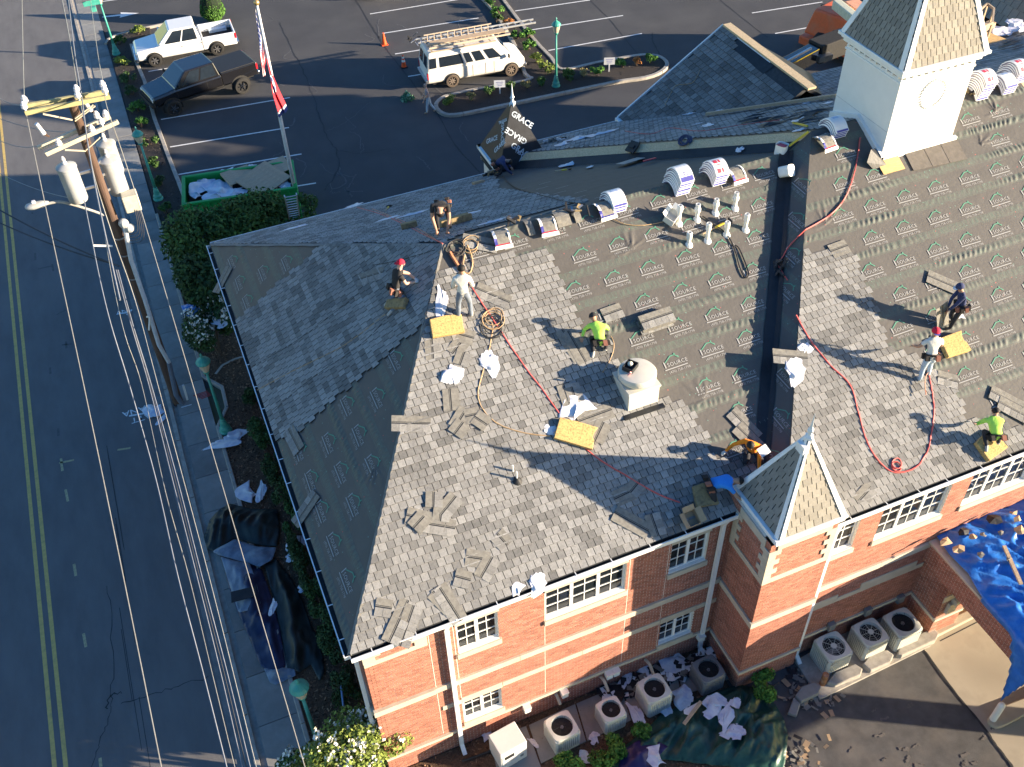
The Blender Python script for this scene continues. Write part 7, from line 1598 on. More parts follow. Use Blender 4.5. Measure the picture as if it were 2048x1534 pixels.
# ---- flagpole and flags
FB = at(600, 428); fz = 10.2; fpole = thing('flagpole', 'tall white flagpole with a gold ball behind the roof corner', 'flagpole', (FB.x, FB.y, 0)); ft = on(514, 10, (0, FB.y, 0), (0, 1, 0)); fz = ft.z
FL_ = Vec((ft.x-FB.x, 0, fz)); MB().ring([[FL_*k+Vec((r_*cos(a*pi/6), r_*sin(a*pi/6), 0)) for a in range(12)] for k, r_ in ((0, .1), (.5, .085), (1, .05))]).build('pole', mat('flagpole_white', (.66, .66, .66), .35), fpole, smooth=True); MB().sphere(FL_+Vec((0, 0, .1)), .12, 12, 8).build('ball', mat('gold_ball', (.55, .38, .16), .3, m=.6), fpole, smooth=True)
M_fr = mat('flag_red', (.55, .025, .04), .8, var=.06); M_fw = mat('flag_white', (.72, .72, .72), .8, var=.04); M_fb = mat('flag_blue', (.03, .05, .20), .8, var=.08)
def flag(name, label, top, bot, edge, colour, nu=44, nv=26, fold=.1):
    """limp flag: hoist top..bot on the pole, the fly end hanging down to the edge points"""
    T_, B_ = Vec(top), Vec(bot); E0, E1 = Vec(edge[0]), Vec(edge[1]); b = MB(); P = {}
    for i in range(nu+1):
        for j in range(nv+1):
            u, v = i/nu, j/nv; a = T_.lerp(B_, v); e = E0.lerp(E1, v); p = a.lerp(e, u); s_ = sin(pi*min(1, u*1.15))
            p = p+RD*(-.05*s_)+FD*(fold*sin(v*11+u*2.5)*min(1, u*2.5)+.03*sin(v*23+u*5)*min(1, u*3))-Vec((0, 0, .12*s_*(1-v))); P[i, j] = len(b.v); b.v.append(tuple(p))
    for i in range(nu):
        for j in range(nv): b.f.append((P[i, j], P[i+1, j], P[i+1, j+1], P[i, j+1])); b.m.append(colour((i+.5)/nu, (j+.5)/nv)); b.t.append(1.0)
    o = b.build(name, [M_fr, M_fw, M_fb], None, smooth=True, origin=tuple(T_)); return tag(o, label, 'flag')
fq = lambda px, dy=0: on(px[0], px[1], (0, FB.y+dy, 0), (0, 1, 0))
def usa(u, v):
    if u < .4 and v < 7/13:
        cu, cv_ = u/.4*11, v/(7/13)*9
        return 1 if (int(cu)+int(cv_)) % 2 == 0 and abs(cu % 1-.5) < .3 and abs(cv_ % 1-.5) < .33 and int(cv_) < 9 else 2
    return 0 if int(v*13) % 2 == 0 else 1
flag('national_flag', 'limp red and white striped flag with starred blue canton on flagpole', fq((511, 17), -.12), fq((532, 122), -.12), (fq((526, 151), -.3), fq((531, 150), -.1)), usa, 52, 39, .09)
def star5(x, y, r_, a0=0):
    a = math.atan2(y, x)-a0; k = (a % (2*pi/5))-pi/5; R_ = math.hypot(x, y); return R_ < r_*.5/ max(.35, cos(abs(k)-0))*(.55+1.0*abs(k)/(pi/5)) if R_ < r_ else False
def tenn(u, v):
    if u > .93: return 2
    if u > .895: return 1
    x, y = (u-.44)*1.9, (v-.5)*1.05; R_ = math.hypot(x, y)
    if R_ < .33:
        if R_ > .295: return 1
        for k in range(3):
            a = k*2*pi/3+.35
            if star5(x-.155*cos(a), y-.155*sin(a), .115, a): return 1
        return 2
    return 0
flag('state_flag', 'red state flag with three white stars in a blue circle', fq((527, 98), -.15), fq((541, 140), -.15), (fq((576, 220), -.1), fq((556, 236), -.35)), tenn, 60, 44, .08)
# ---- dumpster
M_gd = mat('dumpster_green', (.01, .30, .07), .45, var=.12, dirt=(.06, .18, .06), ds=2, dw=.4)
zt_ = 1.7; dc = [at(362, 352, zt_), at(578, 320, zt_), at(592, 380, zt_), at(378, 412, zt_)]
dcen = sum(dc, Vec((0, 0, 0)))/4; dmp = thing('dumpster', 'open green roll off dumpster full of roofing waste', 'dumpster', (dcen.x, dcen.y, 0)); ux = ((dc[1]-dc[0])+(dc[2]-dc[3])).normalized(); uy = Vec((-ux.y, ux.x, 0)); DL = (dc[1]-dc[0]).length; DW = 2.35; Rd = Matrix((ux, uy, Vec((0, 0, 1)))).transposed()
b = MB(); t_ = .07
for s in (-1, 1): b.box(uy*s*DW/2+Vec((0, 0, zt_/2)), (DL, t_, zt_), Rd); b.box(ux*s*DL/2+Vec((0, 0, zt_/2)), (t_, DW, zt_), Rd)
b.box(Vec((0, 0, .1)), (DL, DW, .1), Rd); b.build('bin', M_gd, dmp)
r4 = MB()
for s in (-1, 1): r4.box(uy*s*DW/2+Vec((0, 0, zt_)), (DL+.16, .16, .12), Rd); r4.box(ux*s*DL/2+Vec((0, 0, zt_)), (.16, DW, .12), Rd)
r4.build('rim', M_gd, dmp, bevel=.02)
for i in range(7):
    for s in (-1, 1): MB().box(ux*(-DL/2+(i+.5)*DL/7)+uy*s*(DW/2+.06)+Vec((0, 0, zt_/2)), (.09, .1, zt_-.1), Rd).build('rib', M_gd, dmp)
o = MB(); n = 30; hm_ = lambda x, y: 1.0+.5*fbm(x*1.1+3, y*1.3+5, 3)
o.add([dcen+ux*((i/n-.5)*(DL-.2))+uy*((j/n-.5)*(DW-.2))+Vec((0, 0, hm_(i/5, j/5)-dcen.z+zt_-1.7+.0))for i in range(n+1) for j in range(n+1)], [(i*(n+1)+j, (i+1)*(n+1)+j, (i+1)*(n+1)+j+1, i*(n+1)+j+1) for i in range(n) for j in range(n)])
off = Vec((0, 0, 0)); o.v = [(v[0], v[1], v[2]+dcen.z-0) if False else (v[0], v[1], 1.15+.5*(v[2]-1.25)) for v in o.v]
wst = tag(o.build('roofing_waste', mat('waste_dark', (.03, .03, .03), .9, c2=(.10, .095, .09), sc=4, bump=.6, bs=14)), 'heap of dark roofing waste inside the green dumpster', 'waste', kind='stuff')
for k, (px, s, rz) in enumerate((((402, 372), 2.6, .3), ((440, 378), 3.0, 1.2), ((425, 395), 2.4, 2.0), ((458, 345), 2.0, .5), ((500, 335), 1.2, .2), ((570, 372), 1.6, .8), ((392, 388), 1.6, 1.5), ((470, 385), 2.2, .1))):
    q = at(*px, 1.45); o = link('plastic_wrapper', CRU[k % 4], None, loc=q, rot=(0, 0, rz), scale=(s*.62, s*.62, s)); tag(o, ['large', 'broad', 'lower', 'upper', 'small', 'eastmost', 'westmost', 'middle'][k]+' crumpled white wrapper on the waste in the dumpster', 'wrapper', 'wrappers in the dumpster')
def pallet(px, rz, tilt, label, s=1.2, w=1.0):
    q = at(*px, 1.62); t = thing('pallet', label, 'pallet', q); t.rotation_euler = (tilt[0], tilt[1], rz); me = MB().box((0, 0, .07), (s, w/7.2, .022)).mesh('slat', M_wood); bl_ = MB().box((0, 0, 0), (.1, w, .09)).mesh('bearer', M_wood)
    for i in range(7): link('slat', me, t, loc=(0, (i-3)*w/7, 0))
    for i in range(3): link('bearer', bl_, t, loc=((i-1)*s*.46, 0, .01))
pallet((478, 352), .25, (.1, .05), 'smaller pale wooden pallet at the middle of dumpster', 1.4, 1.1); pallet((527, 360), .5, (.12, -.08), 'large pale wooden pallet sloping in the dumpster', 1.9, 1.8); pallet((548, 338), .15, (.05, -.1), 'pale wooden pallet behind the large pallet', 1.5, 1.2)
ladder('ladder', 'aluminium ladder leaning on the far eave beside the tree', at(592, 452, .3), fWb.p(588, 432)+Vec((.1, .5, .6)), .45, 14, M_alu)
# ---- yard signs
def yard(px, label, h=.45, em=None):
    q = at(*px, .12); t = thing('yard_sign', label, 'yard sign', q, _y*-1); MB().box((0, 0, h+.18), (.62, .02, .42)).build('panel', em or M_fw, t); MB().bar((0, 0, 0), (0, 0, h), .07, .05).build('post', M_fw, t)
    for k in range(3): MB().box((0, -.012, h+.28-k*.1), (.4-.08*k, .004, .035)).build('print_line', mat('sign_print', (.30, .30, .55), .6), t)
yard((1218, 143), 'white yard sign with blue print among the island shrubs'); yard((1000, 187), 'bright white yard sign beside the parked van', .4, mat('bright_sign', (.85, .85, .85), .25))
# ================================================================== AIR CONDITIONERS, TARPS, PLANTS
M_acw = mat('ac_cream', (.62, .62, .55), .5, var=.04, dirt=(.42, .40, .33), ds=2.2, dw=.4); M_acg = mat('ac_grey', (.18, .185, .19), .55, var=.08); M_acd = mat('ac_dark', (.015, .016, .018), .7); M_blade = mat('fan_blade', (.42, .36, .29), .5, var=.15)
def ac(px, h, s, rz, label, grey=False, blades=True, slats=True, z0=.1):
    q = at(*px, h+z0); t = thing('air_conditioner', label, 'air conditioner', (q.x, q.y, z0), rz, 'air conditioning units along the front wall'); M_ = M_acg if grey else M_acw; a = s/2
    sup = lambda r_, p=.42: [Vec((r_*math.copysign(abs(cos(k*2*pi/32))**p, cos(k*2*pi/32)), r_*math.copysign(abs(sin(k*2*pi/32))**p, sin(k*2*pi/32)), 0)) for k in range(32)]
    lift_ = lambda R_, z: [p+Vec((0, 0, z)) for p in R_]
    MB().ring([lift_(sup(a*.93), 0), lift_(sup(a*.93), h-.06)]).build('coil_core', M_acd, t)
    lv = MB()
    if slats:
        for k in range(40):
            for sd in range(4):
                x = -a*.8+k*(1.6*a/39) if k < 40 else 0
            pass
        n = 11
        for sd in range(4):
            R4 = Matrix.Rotation(sd*pi/2, 3, 'Z')
            for k in range(n):
                x = -a*.78+k*1.56*a/(n-1); lv.box(R4 @ Vec((x, -a*.965, h*.5)), (1.56*a/n*.72, a*.05, h-.1), R4)
            lv.box(R4 @ Vec((a*.86, -a*.86, h*.5)), (a*.2, a*.2, h-.04), R4 @ Matrix.Rotation(pi/4, 3, 'Z'))
            lv.box(R4 @ Vec((0, -a*.96, .04)), (a*1.65, a*.06, .08), R4); lv.box(R4 @ Vec((0, -a*.96, h-.06)), (a*1.65, a*.06, .1), R4)
    lv.build('louvre_panel', M_, t)
    # top pan with round opening
    tp = MB(); ro = a*.78; sq = lift_(sup(a*1.0), h); sq2 = lift_(sup(a*.97), h+.045); ci = [Vec((ro*cos(k*2*pi/32), ro*sin(k*2*pi/32), h+.055)) for k in range(32)]; ci2 = [Vec((ro*.97*cos(k*2*pi/32), ro*.97*sin(k*2*pi/32), h-.1)) for k in range(32)]
    tp.ring([lift_(sup(a*1.0), h-.06), sq, sq2, ci, ci2], False, False); tp.build('top_pan', M_, t)
    MB().add([Vec((ro*cos(k*2*pi/32), ro*sin(k*2*pi/32), h-.22)) for k in range(32)], [tuple(range(32))]).build('fan_well', M_acd, t)
    a0 = rng.uniform(0, 2)
    for k in range(4):
        an = a0+k*pi/2; f = MB(); P = []
        for r_, wd in ((.12, .25), (.5, .36), (.92, .42)):
            for e, zz in ((-1, .03), (1, -.03)): P.append(Vec((ro*r_*cos(an+e*wd*.9), ro*r_*sin(an+e*wd*.9), h-.1+zz)))
        f.add(P, [(0, 1, 3, 2), (2, 3, 5, 4)]); f.build('fan_blade', M_blade if blades else M_, t)
    MB().cyl((0, 0, h-.12), (0, 0, h-.02), ro*.16, n=14).build('fan_hub', M_acg, t)
    g = MB()
    for rr in (.3, .5, .7, .88): g.tube([Vec((ro*rr*cos(k*2*pi/24), ro*rr*sin(k*2*pi/24), h+.045)) for k in range(25)], .0025, 4)
    for k in range(8): g.tube([Vec((ro*.1*cos(k*pi/4), ro*.1*sin(k*pi/4), h+.05)), Vec((ro*cos(k*pi/4), ro*sin(k*pi/4), h+.05))], .006, 4)
    if not blades: g.cyl((0, 0, h+.045), (0, 0, h+.055), ro*.26, n=18)
    g.build('fan_guard', M_acd if blades else M_, t)
    return t
ac((1124, 1453), .72, .80, .08, 'cream air conditioner nearest the white cabinet')
ac((1222, 1419), .66, .70, .05, 'smaller cream air conditioner second from the white cabinet')
ac((1309, 1377), .78, .80, .05, 'large cream air conditioner with wrappers around it')
ac((1417, 1338), .70, .78, .05, 'dark grey air conditioner in the corner of the brick tower', grey=True)
ac((1667, 1293), .78, .86, .0, 'pale ribbed air conditioner with a dark shingle on its front', blades=False)
ac((1741, 1265), .78, .84, .0, 'pale ribbed air conditioner in the middle of the right row', blades=False)
ac((1806, 1245), .78, .88, .0, 'olive air conditioner next to the porch pier with dark fan', blades=True)
o = link('loose_shingle', STRB[3]); o.location = at(1670, 1310, .8); o.rotation_euler = (.5, 0, .1); tag(o, 'dark shingle piece leaning on the pale ribbed air conditioner', 'shingle')
# white cabinet unit
q = at(1015, 1478, .95); cab = thing('wall_cabinet_unit', 'white metal cabinet unit with dark louvres at the bottom edge', 'cabinet', (q.x, q.y, 0), .12)
MB().b2((-.42, -.35, .08), (.42, .35, 1.0)).build('cabinet', mat('cabinet_white', (.66, .65, .61), .5, var=.03), cab, bevel=.02); MB().b2((-.38, -.365, .1), (.1, -.351, .82)).build('door', mat('cabinet_grey', (.55, .56, .56), .5), cab, bevel=.01)
for k in range(6): MB().b2((-.3, -.372, .62+k*.028), (.0, -.352, .64+k*.028)).build('louvre', M_acd, cab)
MB().b2((.2, -.36, .3), (.3, -.35, .4)).build('label_plate', M_acg, cab)
hose_ = tag(MB().tube([at(924, 1522, .15), at(950, 1513, .12), at(985, 1500, .15)], .035, 6).build('pipe', M_rub), 'black pipe running from the wall to the white cabinet', 'pipe')
for k, px in enumerate(((1054, 1417), (1129, 1387), (1218, 1350), (1232, 1344), (1402, 1275))):
    q = on(px[0], px[1], (0, 13.0, 0), (0, 1, 0)); t = thing('electric_box', ['first', 'second', 'third', 'fourth', 'fifth'][k]+' small white electrical box along the wall foot, counted from the left', 'electrical box', (q.x, 13.02, q.z), 0, 'white electrical boxes on the front wall')
    MB().b2((-.1, -.1, -.13), (.1, .11, .13)).build('box_body', M_pvc, t, bevel=.02); MB().b2((-.11, -.12, .1), (.11, .11, .14)).build('box_lid', M_pvc, t)
for k, px in enumerate(((1662, 1252), (1735, 1222), (1800, 1197))):
    q = on(px[0], px[1], (0, 11.68, 0), (0, 1, 0)); o = MB().b2((q.x-.12, 11.6, q.z-.16), (q.x+.12, 11.74, q.z+.16)).build('electric_box', M_acg, bevel=.02); tag(o, ['left', 'middle', 'right'][k]+' grey electrical box behind the right hand air conditioners', 'electrical box', 'grey electrical boxes')
for px, lab in (((1120, 1410), 'first'), ((1216, 1384), 'second'), ((1306, 1350), 'third')):
    A = at(*px, .45); tag(MB().tube(catmull([A+Vec((-.05, .42, .25)), A+Vec((-.03, .2, .3)), A+Vec((0, .0, .05))], 4), .05, 7).build('insulated_pipe', mat('pipe_wrap', (.50, .42, .32), .85)), lab+' wrapped refrigerant pipe behind the cream units', 'pipe')
# ---- tarpaulins
def tarp(name, pts, z, m, label, cat='tarp', fold=.22, fs=1.6, step=.07, dirn=.6, edge=.05, zf=None, seed=0, px=True, kind=None, sharp=1.6):
    P = [(p.x, p.y) for p in ([at(a, b_, z) for a, b_ in pts] if px else pts)]; xs = [p[0] for p in P]; ys = [p[1] for p in P]
    nx = int((max(xs)-min(xs))/step)+2; ny = int((max(ys)-min(ys))/step)+2; vs = {}; b = MB(); Pa = np.array(P)
    X, Y = np.meshgrid(np.linspace(min(xs), max(xs), nx), np.linspace(min(ys), max(ys), ny), indexing='ij')
    c_, s_ = cos(dirn), sin(dirn); U = X*c_+Y*s_; W_ = -X*s_+Y*c_
    wx = vnoise(X*.9+seed, Y*.9)*2.2; n1 = vnoise(U*fs*.45+seed*3+wx*.6, W_*fs*1.7+seed+wx); n2 = vnoise(U*fs*1.1+9+seed, W_*fs*3.1+wx*1.5); n3 = vnoise(X*2.2*fs+seed, Y*2.2*fs)
    Z = fold*((1-np.abs(2*n1-1))**sharp+.45*(1-np.abs(2*n2-1))**1.8+.2*n3)
    ang = 14*fbm(X*1.4+seed, Y*1.4, 3)
    inp = np.zeros((nx-1, ny-1), bool)
    # distance to the outline flattens the rim
    D = np.full(X.shape, 9.0)
    for i in range(len(P)):
        a = Pa[i]; d_ = Pa[(i+1) % len(P)]-a; L2 = d_@d_; t = np.clip(((X-a[0])*d_[0]+(Y-a[1])*d_[1])/L2, 0, 1); D = np.minimum(D, np.hypot(X-a[0]-t*d_[0], Y-a[1]-t*d_[1]))
    Z = Z*np.clip(D/.5, .12, 1)
    if zf is not None: Z = Z+zf(X, Y)
    for i in range(nx-1):
        for j in range(ny-1):
            cx, cy = (X[i, j]+X[i+1, j+1])/2, (Y[i, j]+Y[i+1, j+1])/2
            if inside((cx, cy), P): inp[i, j] = True
    # rim vertices slide onto the outline so the edge is clean
    def snap(x, y):
        best = None
        for k in range(len(P)):
            a = Pa[k]; d_ = Pa[(k+1) % len(P)]-a; t = min(1, max(0, ((x-a[0])*d_[0]+(y-a[1])*d_[1])/(d_@d_))); q_ = a+t*d_; dd = math.hypot(x-q_[0], y-q_[1])
            if best is None or dd < best[0]: best = (dd, q_)
        return best[1]
    for i in range(nx):
        for j in range(ny):
            nb = [inp[a, c] for a in (i-1, i) for c in (j-1, j) if 0 <= a < nx-1 and 0 <= c < ny-1]
            if any(nb) and not all(nb) or (any(nb) and len(nb) < 4): X[i, j], Y[i, j] = snap(X[i, j], Y[i, j])
    for i in range(nx-1):
        for j in range(ny-1):
            if not inp[i, j]: continue
            q = []
            for a, c2 in ((i, j), (i+1, j), (i+1, j+1), (i, j+1)):
                if (a, c2) not in vs: vs[a, c2] = len(b.v); b.v.append((X[a, c2], Y[a, c2], z+Z[a, c2]))
                q.append(vs[a, c2])
            b.f.append(tuple(q)); b.m.append(0); b.t.append(1.0)
    o = b.build(name, m, None, smooth=True); so = o.modifiers.new('thick', 'SOLIDIFY'); so.thickness = .006; return tag(o, label, cat, None, kind)
M_tgr = mat('tarp_green', (.018, .065, .048), .4, var=.35, sc=3, dirt=(.05, .12, .09), ds=1.5, dw=.5, bump=.7, bs=7); M_tbl = mat('tarp_blue', (.02, .15, .52), .34, var=.2, sc=2.5, bump=.7, bs=7, dirt=(.08, .28, .66), ds=4, dw=.5); M_tnv = mat('tarp_navy', (.012, .022, .065), .45, var=.35, sc=2, bump=.35, bs=9, dirt=(.035, .06, .13), ds=2.5, dw=.5); M_tdk = mat('tarp_black_green', (.012, .02, .02), .5, var=.3, sc=2, bump=.3, bs=9, dirt=(.02, .045, .042), ds=1.6, dw=.6); M_tgy = mat('tarp_pale', (.20, .25, .31), .6, var=.3, sc=3, dirt=(.05, .08, .14), ds=2.2, dw=.7, bump=.3, bs=12); M_tpu = mat('tarp_purple', (.03, .022, .10), .4, var=.3, sc=3)
zs_ = .13
tarp('tarp', [(408, 1078), (420, 1040), (440, 1020), (458, 1008), (500, 1018), (556, 1020), (560, 1060), (555, 1094), (510, 1090), (470, 1078), (430, 1104), (415, 1098)], zs_, M_tdk, 'black green tarp bunched across the sidewalk, topmost of the heap', fold=.34, dirn=.9, seed=2)
tarp('tarp', [(424, 1104), (470, 1080), (515, 1094), (553, 1096), (545, 1120), (520, 1134), (498, 1128), (470, 1120), (440, 1112)], zs_+.1, M_tgy, 'pale grey worn tarp fold lying over the blue tarps', fold=.3, dirn=.2, seed=5)
tarp('tarp', [(440, 1112), (500, 1125), (524, 1140), (545, 1200), (560, 1260), (572, 1330), (562, 1352), (545, 1350), (520, 1330), (500, 1280), (478, 1230), (462, 1190), (450, 1140)], zs_, M_tnv, 'dark navy tarp stretched along the sidewalk edge', fold=.26, dirn=1.35, seed=8)
tarp('tarp', [(442, 1114), (470, 1122), (500, 1128), (512, 1160), (522, 1205), (520, 1216), (478, 1226), (462, 1180), (450, 1140)], zs_+.14, M_tgy, 'pale blue scuffed tarp end under the black strip', fold=.2, dirn=1.2, seed=11)
tarp('tarp', [(530, 1130), (552, 1118), (585, 1160), (605, 1200), (622, 1250), (645, 1290), (650, 1345), (640, 1365), (622, 1330), (600, 1345), (575, 1340), (560, 1260), (545, 1190)], .12, M_tdk, 'black green tarp trailing over the mulch along the hedge', fold=.3, dirn=1.3, seed=14)
tarp('tarp', [(528, 1338), (560, 1335), (590, 1340), (592, 1352), (570, 1362), (552, 1370), (540, 1366)], zs_, M_tgy, 'crumpled pale tarp end at the foot of the heap', fold=.35, dirn=.3, seed=17, step=.05)
tag(MB().prism([at(a, b_, zs_+.36) for a, b_ in ((462, 1184), (512, 1172), (513, 1192), (463, 1206))], (0, 0, .012)).build('felt_strip', M_memb), 'flat black felt strip lying on the pale blue tarp', 'felt strip')
tarp('tarp', [(1205, 1545), (1240, 1500), (1300, 1452), (1322, 1430), (1350, 1418), (1390, 1400), (1430, 1385), (1478, 1370), (1510, 1376), (1545, 1402), (1566, 1436), (1576, 1470), (1568, 1545), (1400, 1528), (1330, 1520)], .08, M_tgr, 'large dark green tarp crumpled in front of the air conditioners', fold=.36, fs=2.1, dirn=.5, seed=21, sharp=2.2)
tarp('tarp', [(1232, 1545), (1248, 1500), (1275, 1482), (1310, 1480), (1336, 1494), (1320, 1510), (1300, 1545)], .34, M_tpu, 'dark purple tarp bundle on the green tarp', fold=.3, dirn=1.2, seed=25)
pz = lambda X, Y: np.where(X < 17.3, -5*np.clip(17.3-X, 0, .5), .05)
tarp('tarp', [(1868, 1068), (1900, 1052), (1950, 1030), (2000, 1010), (2060, 980), (2200, 940), (2250, 1200), (2120, 1345), (2048, 1330), (2040, 1300), (2020, 1262), (1990, 1230), (1960, 1195), (1935, 1150), (1900, 1115)], 3.72, M_tbl, 'bright blue tarp covering the flat porch roof', fold=.2, fs=2.0, dirn=2.2, step=.06, zf=pz, seed=31, sharp=2.2)
tag(MB().bar(at(2008, 1092, 4.1), at(2042, 1168, 4.1), .1, .06).build('timber', M_wood), 'pale timber batten lying on the blue tarp', 'timber')
for k, (px, s) in enumerate((((1988, 1040), 1.5), ((1925, 1065), 1.2), ((1945, 1075), .8), ((2040, 1065), 1.3), ((2035, 1040), .9), ((1960, 1112), .7), ((1915, 1100), 1.3), ((2018, 1120), .7), ((2000, 1068), .6), ((2025, 1028), .7), ((1892, 1085), 1.2), ((1965, 1072), .6))):
    b = MB(); n = 7; b.add([(rng.uniform(.5, 1.1)*.2*s*cos(a*2*pi/n), rng.uniform(.5, 1.1)*.15*s*sin(a*2*pi/n), rng.uniform(0, .1)) for a in range(n)]+[(0, 0, .1)], [(a, (a+1) % n, n) for a in range(n)])
    o = link('roofing_scrap', b.mesh('roofing_scrap', rng.choice((M_felt, M_memb, M_card)))); o.location = at(*px, 4.05); tag(o, 'torn roofing scrap littering the blue tarp', 'scrap', 'scraps on the blue tarp')
for k, (px, z, s, lab) in enumerate((((440, 888), .15, 1.3, 'long white wrapper half on the sidewalk by the lamp'), ((470, 872), .15, 1.0, 'white and blue wrapper on mulch beside the lamp base'), ((492, 985), .15, 1.2, 'white wrapper on the mulch above the tarps'), ((525, 980), .2, .9, 'pale wrapper against the hedge above the tarps'), ((590, 1085), .3, .9, 'white and blue wrapper caught in the hedge'), ((585, 1112), .3, .7, 'white wrapper on mulch below the hedge wrapper'), ((548, 1212), .6, .6, 'white wrapper on the dark trailing tarp'), ((605, 1175), .4, .5, 'small pale bag in the hedge'), ((308, 820), .05, 1.0, 'white and blue wrapper lying in the gutter by the pole'), ((325, 838), .05, .6, 'white scrap in the gutter below the wrapper'),
        ((348, 472), .2, .6, 'white plastic bag on black mulch by the tree'), ((440, 645), 1.9, .9, 'white sheet caught on the white flowering shrub'), ((1240, 1380), .15, 1.0, 'grey wrapper between the second and third cream units'), ((1270, 1362), .15, .8, 'crumpled wrapper behind the second cream unit'), ((1345, 1326), .2, 1.2, 'blue white wrapper behind the large cream unit'), ((1380, 1335), .2, 1.0, 'long white wrapper beside the grey unit'), ((1362, 1395), .2, .9, 'white wrapper right of the large cream unit'), ((1330, 1418), .15, .7, 'white wrapper in front of the large cream unit'), ((1275, 1430), .15, 1.0, 'white wrapper strip below the second cream unit'), ((1188, 1476), .1, .5, 'small wrapper on the mulch left of the shrub'), ((1172, 1512), .1, .5, 'small wrapper scrap on mulch near the bottom edge'), ((1066, 1483), .1, .4, 'small wrapper beside the white cabinet'), ((970, 1468), .1, .6, 'wrapper on the pad at the downspout foot'),
        ((1428, 1412), .5, 1.1, 'white wrapper on the upper green tarp'), ((1452, 1432), .5, 1.1, 'white and blue wrapper at the middle of green tarp'), ((1468, 1465), .45, .8, 'long white scrap low on the green tarp'), ((1308, 1512), .5, .9, 'pale sheet on the purple tarp'), ((1290, 1340), .2, .9, 'red marked wrapper behind the units'))):
    o = link('plastic_wrapper', CRU[k % 4] if k % 3 else CL[k % 3]); o.location = at(*px, z); o.rotation_euler = (rng.uniform(-.1, .1), rng.uniform(-.1, .1), rng.uniform(0, 6)); o.scale = (s,)*3; tag(o, lab, 'wrapper', 'crumpled wrappers on the ground')
o = tag(MB().prism([at(a, b_, .62) for a, b_ in ((1367, 1420), (1395, 1405), (1384, 1432), (1368, 1428))], (0, 0, .01)).build('white_board', M_pvc), 'white board triangle on the green tarp', 'board'); tag(MB().bar(at(1368, 1448, .6), at(1402, 1403, .68), .1, .05).build('timber', M_wood), 'short timber on the green tarp beside the white board', 'timber')
b = MB()
for k in range(260):
    px = (rng.uniform(1205, 1460), 0); y_ = 1400-(px[0]-1205)*.36+rng.uniform(-25, 14); p = at(px[0], y_, .12); a = rng.uniform(0, 6.3); u = Vec((cos(a), sin(a), rng.uniform(-.3, .3)))*rng.uniform(.05, .2); v = Vec((-sin(a), cos(a), rng.uniform(-.2, .2)))*rng.uniform(.04, .12)
    p.z += rng.uniform(0, .12); b.add([p-u-v, p+u-v, p+u+v, p-u+v], [(0, 1, 2, 3)], rng.choice((0, 0, 0, 1, 2)))
tag(b.build('roofing_debris', [M_memb, M_felt, M_wrapc]), 'torn black felt debris heaped along the wall foot behind units', 'debris', kind='stuff')
b = MB()
for k in range(110):
    px = rng.choice(((rng.gauss(1620, 30), rng.gauss(1400, 18)), (rng.gauss(1600, 30), rng.gauss(1345, 16)), (rng.gauss(1600, 25), rng.gauss(1510, 15)))); p = at(*px, .03); a = rng.uniform(0, 6.3); u = Vec((cos(a), sin(a), rng.uniform(-.1, .2)))*rng.uniform(.04, .15); v = Vec((-sin(a), cos(a), 0))*rng.uniform(.02, .08); p.z += .02; b.add([p-u-v, p+u-v, p+u+v, p-u+v], [(0, 1, 2, 3)], rng.choice((0, 1, 1, 2)))
tag(b.build('roofing_debris', [M_memb, M_felt, M_card]), 'scattered roofing scraps on the asphalt by the kerb blocks', 'debris', kind='stuff')
# ---- kerb blocks, bollards, island
def block(pp_, h, label, m=M_kerb):
    o = MB().prism([at(a, b_, 0) for a, b_ in pp_], (0, 0, h)).build('kerb_block', m, bevel=.03); return tag(o, label, 'kerb block')
block([(1652, 1372), (1668, 1352), (1706, 1336), (1722, 1346), (1718, 1358), (1668, 1378)], .26, 'pale concrete kerb block in front of the shingle covered unit'); block([(1722, 1336), (1738, 1318), (1770, 1308), (1784, 1318), (1778, 1332), (1738, 1350)], .26, 'pale concrete kerb block in front of the middle unit'); block([(1790, 1318), (1800, 1292), (1862, 1264), (1874, 1276), (1868, 1288), (1800, 1320)], .26, 'long pale concrete kerb block beside the porch pier'); block([(1588, 1398), (1600, 1380), (1628, 1370), (1640, 1380), (1634, 1394), (1600, 1410)], .22, 'grey concrete kerb block by the round shrub', M_conc); block([(1574, 1430), (1586, 1398), (1600, 1412), (1592, 1436)], .15, 'narrow grey kerb piece below the round shrub', M_conc)
block([(1856, 1262), (1990, 1198), (2080, 1160), (2086, 1172), (1990, 1216), (1866, 1280)], .16, 'long kerb step along the porch pier on the apron', M_apron)
tag(MB().cyl(at(1644, 1370), at(1644, 1370)+Vec((0, 0, .62)), .09, n=14).build('bollard', mat('rusty_steel', (.36, .16, .07), .7, var=.4, sc=6, dirt=(.6, .55, .48), ds=3, dw=.8)), 'rusty steel bollard in front of the air conditioner', 'bollard')
tag(MB().cyl(at(1986, 1438, .14), at(1986, 1438, .14)+Vec((0, 0, .8)), .10, n=16).sphere(at(1986, 1438, .14)+Vec((0, 0, .8)), .1, 12, 6).build('bollard', M_pvc), 'white bollard at the rounded end of the concrete island', 'bollard')
isl2 = catmull([at(*p) for p in ((1978, 1434), (1974, 1446), (1986, 1457), (2004, 1456), (2050, 1432), (2150, 1380), (2150, 1350), (2060, 1394), (2000, 1418))], 4, True); tag(MB().prism([p+Vec((0, 0, 0)) for p in isl2], (0, 0, .15)).build('concrete_island', M_apron, bevel=.03), kind='structure')
tag(MB().add([at(758+i*0, 0) for i in range(0)], []).build('x', M_pvc), None) if False else None
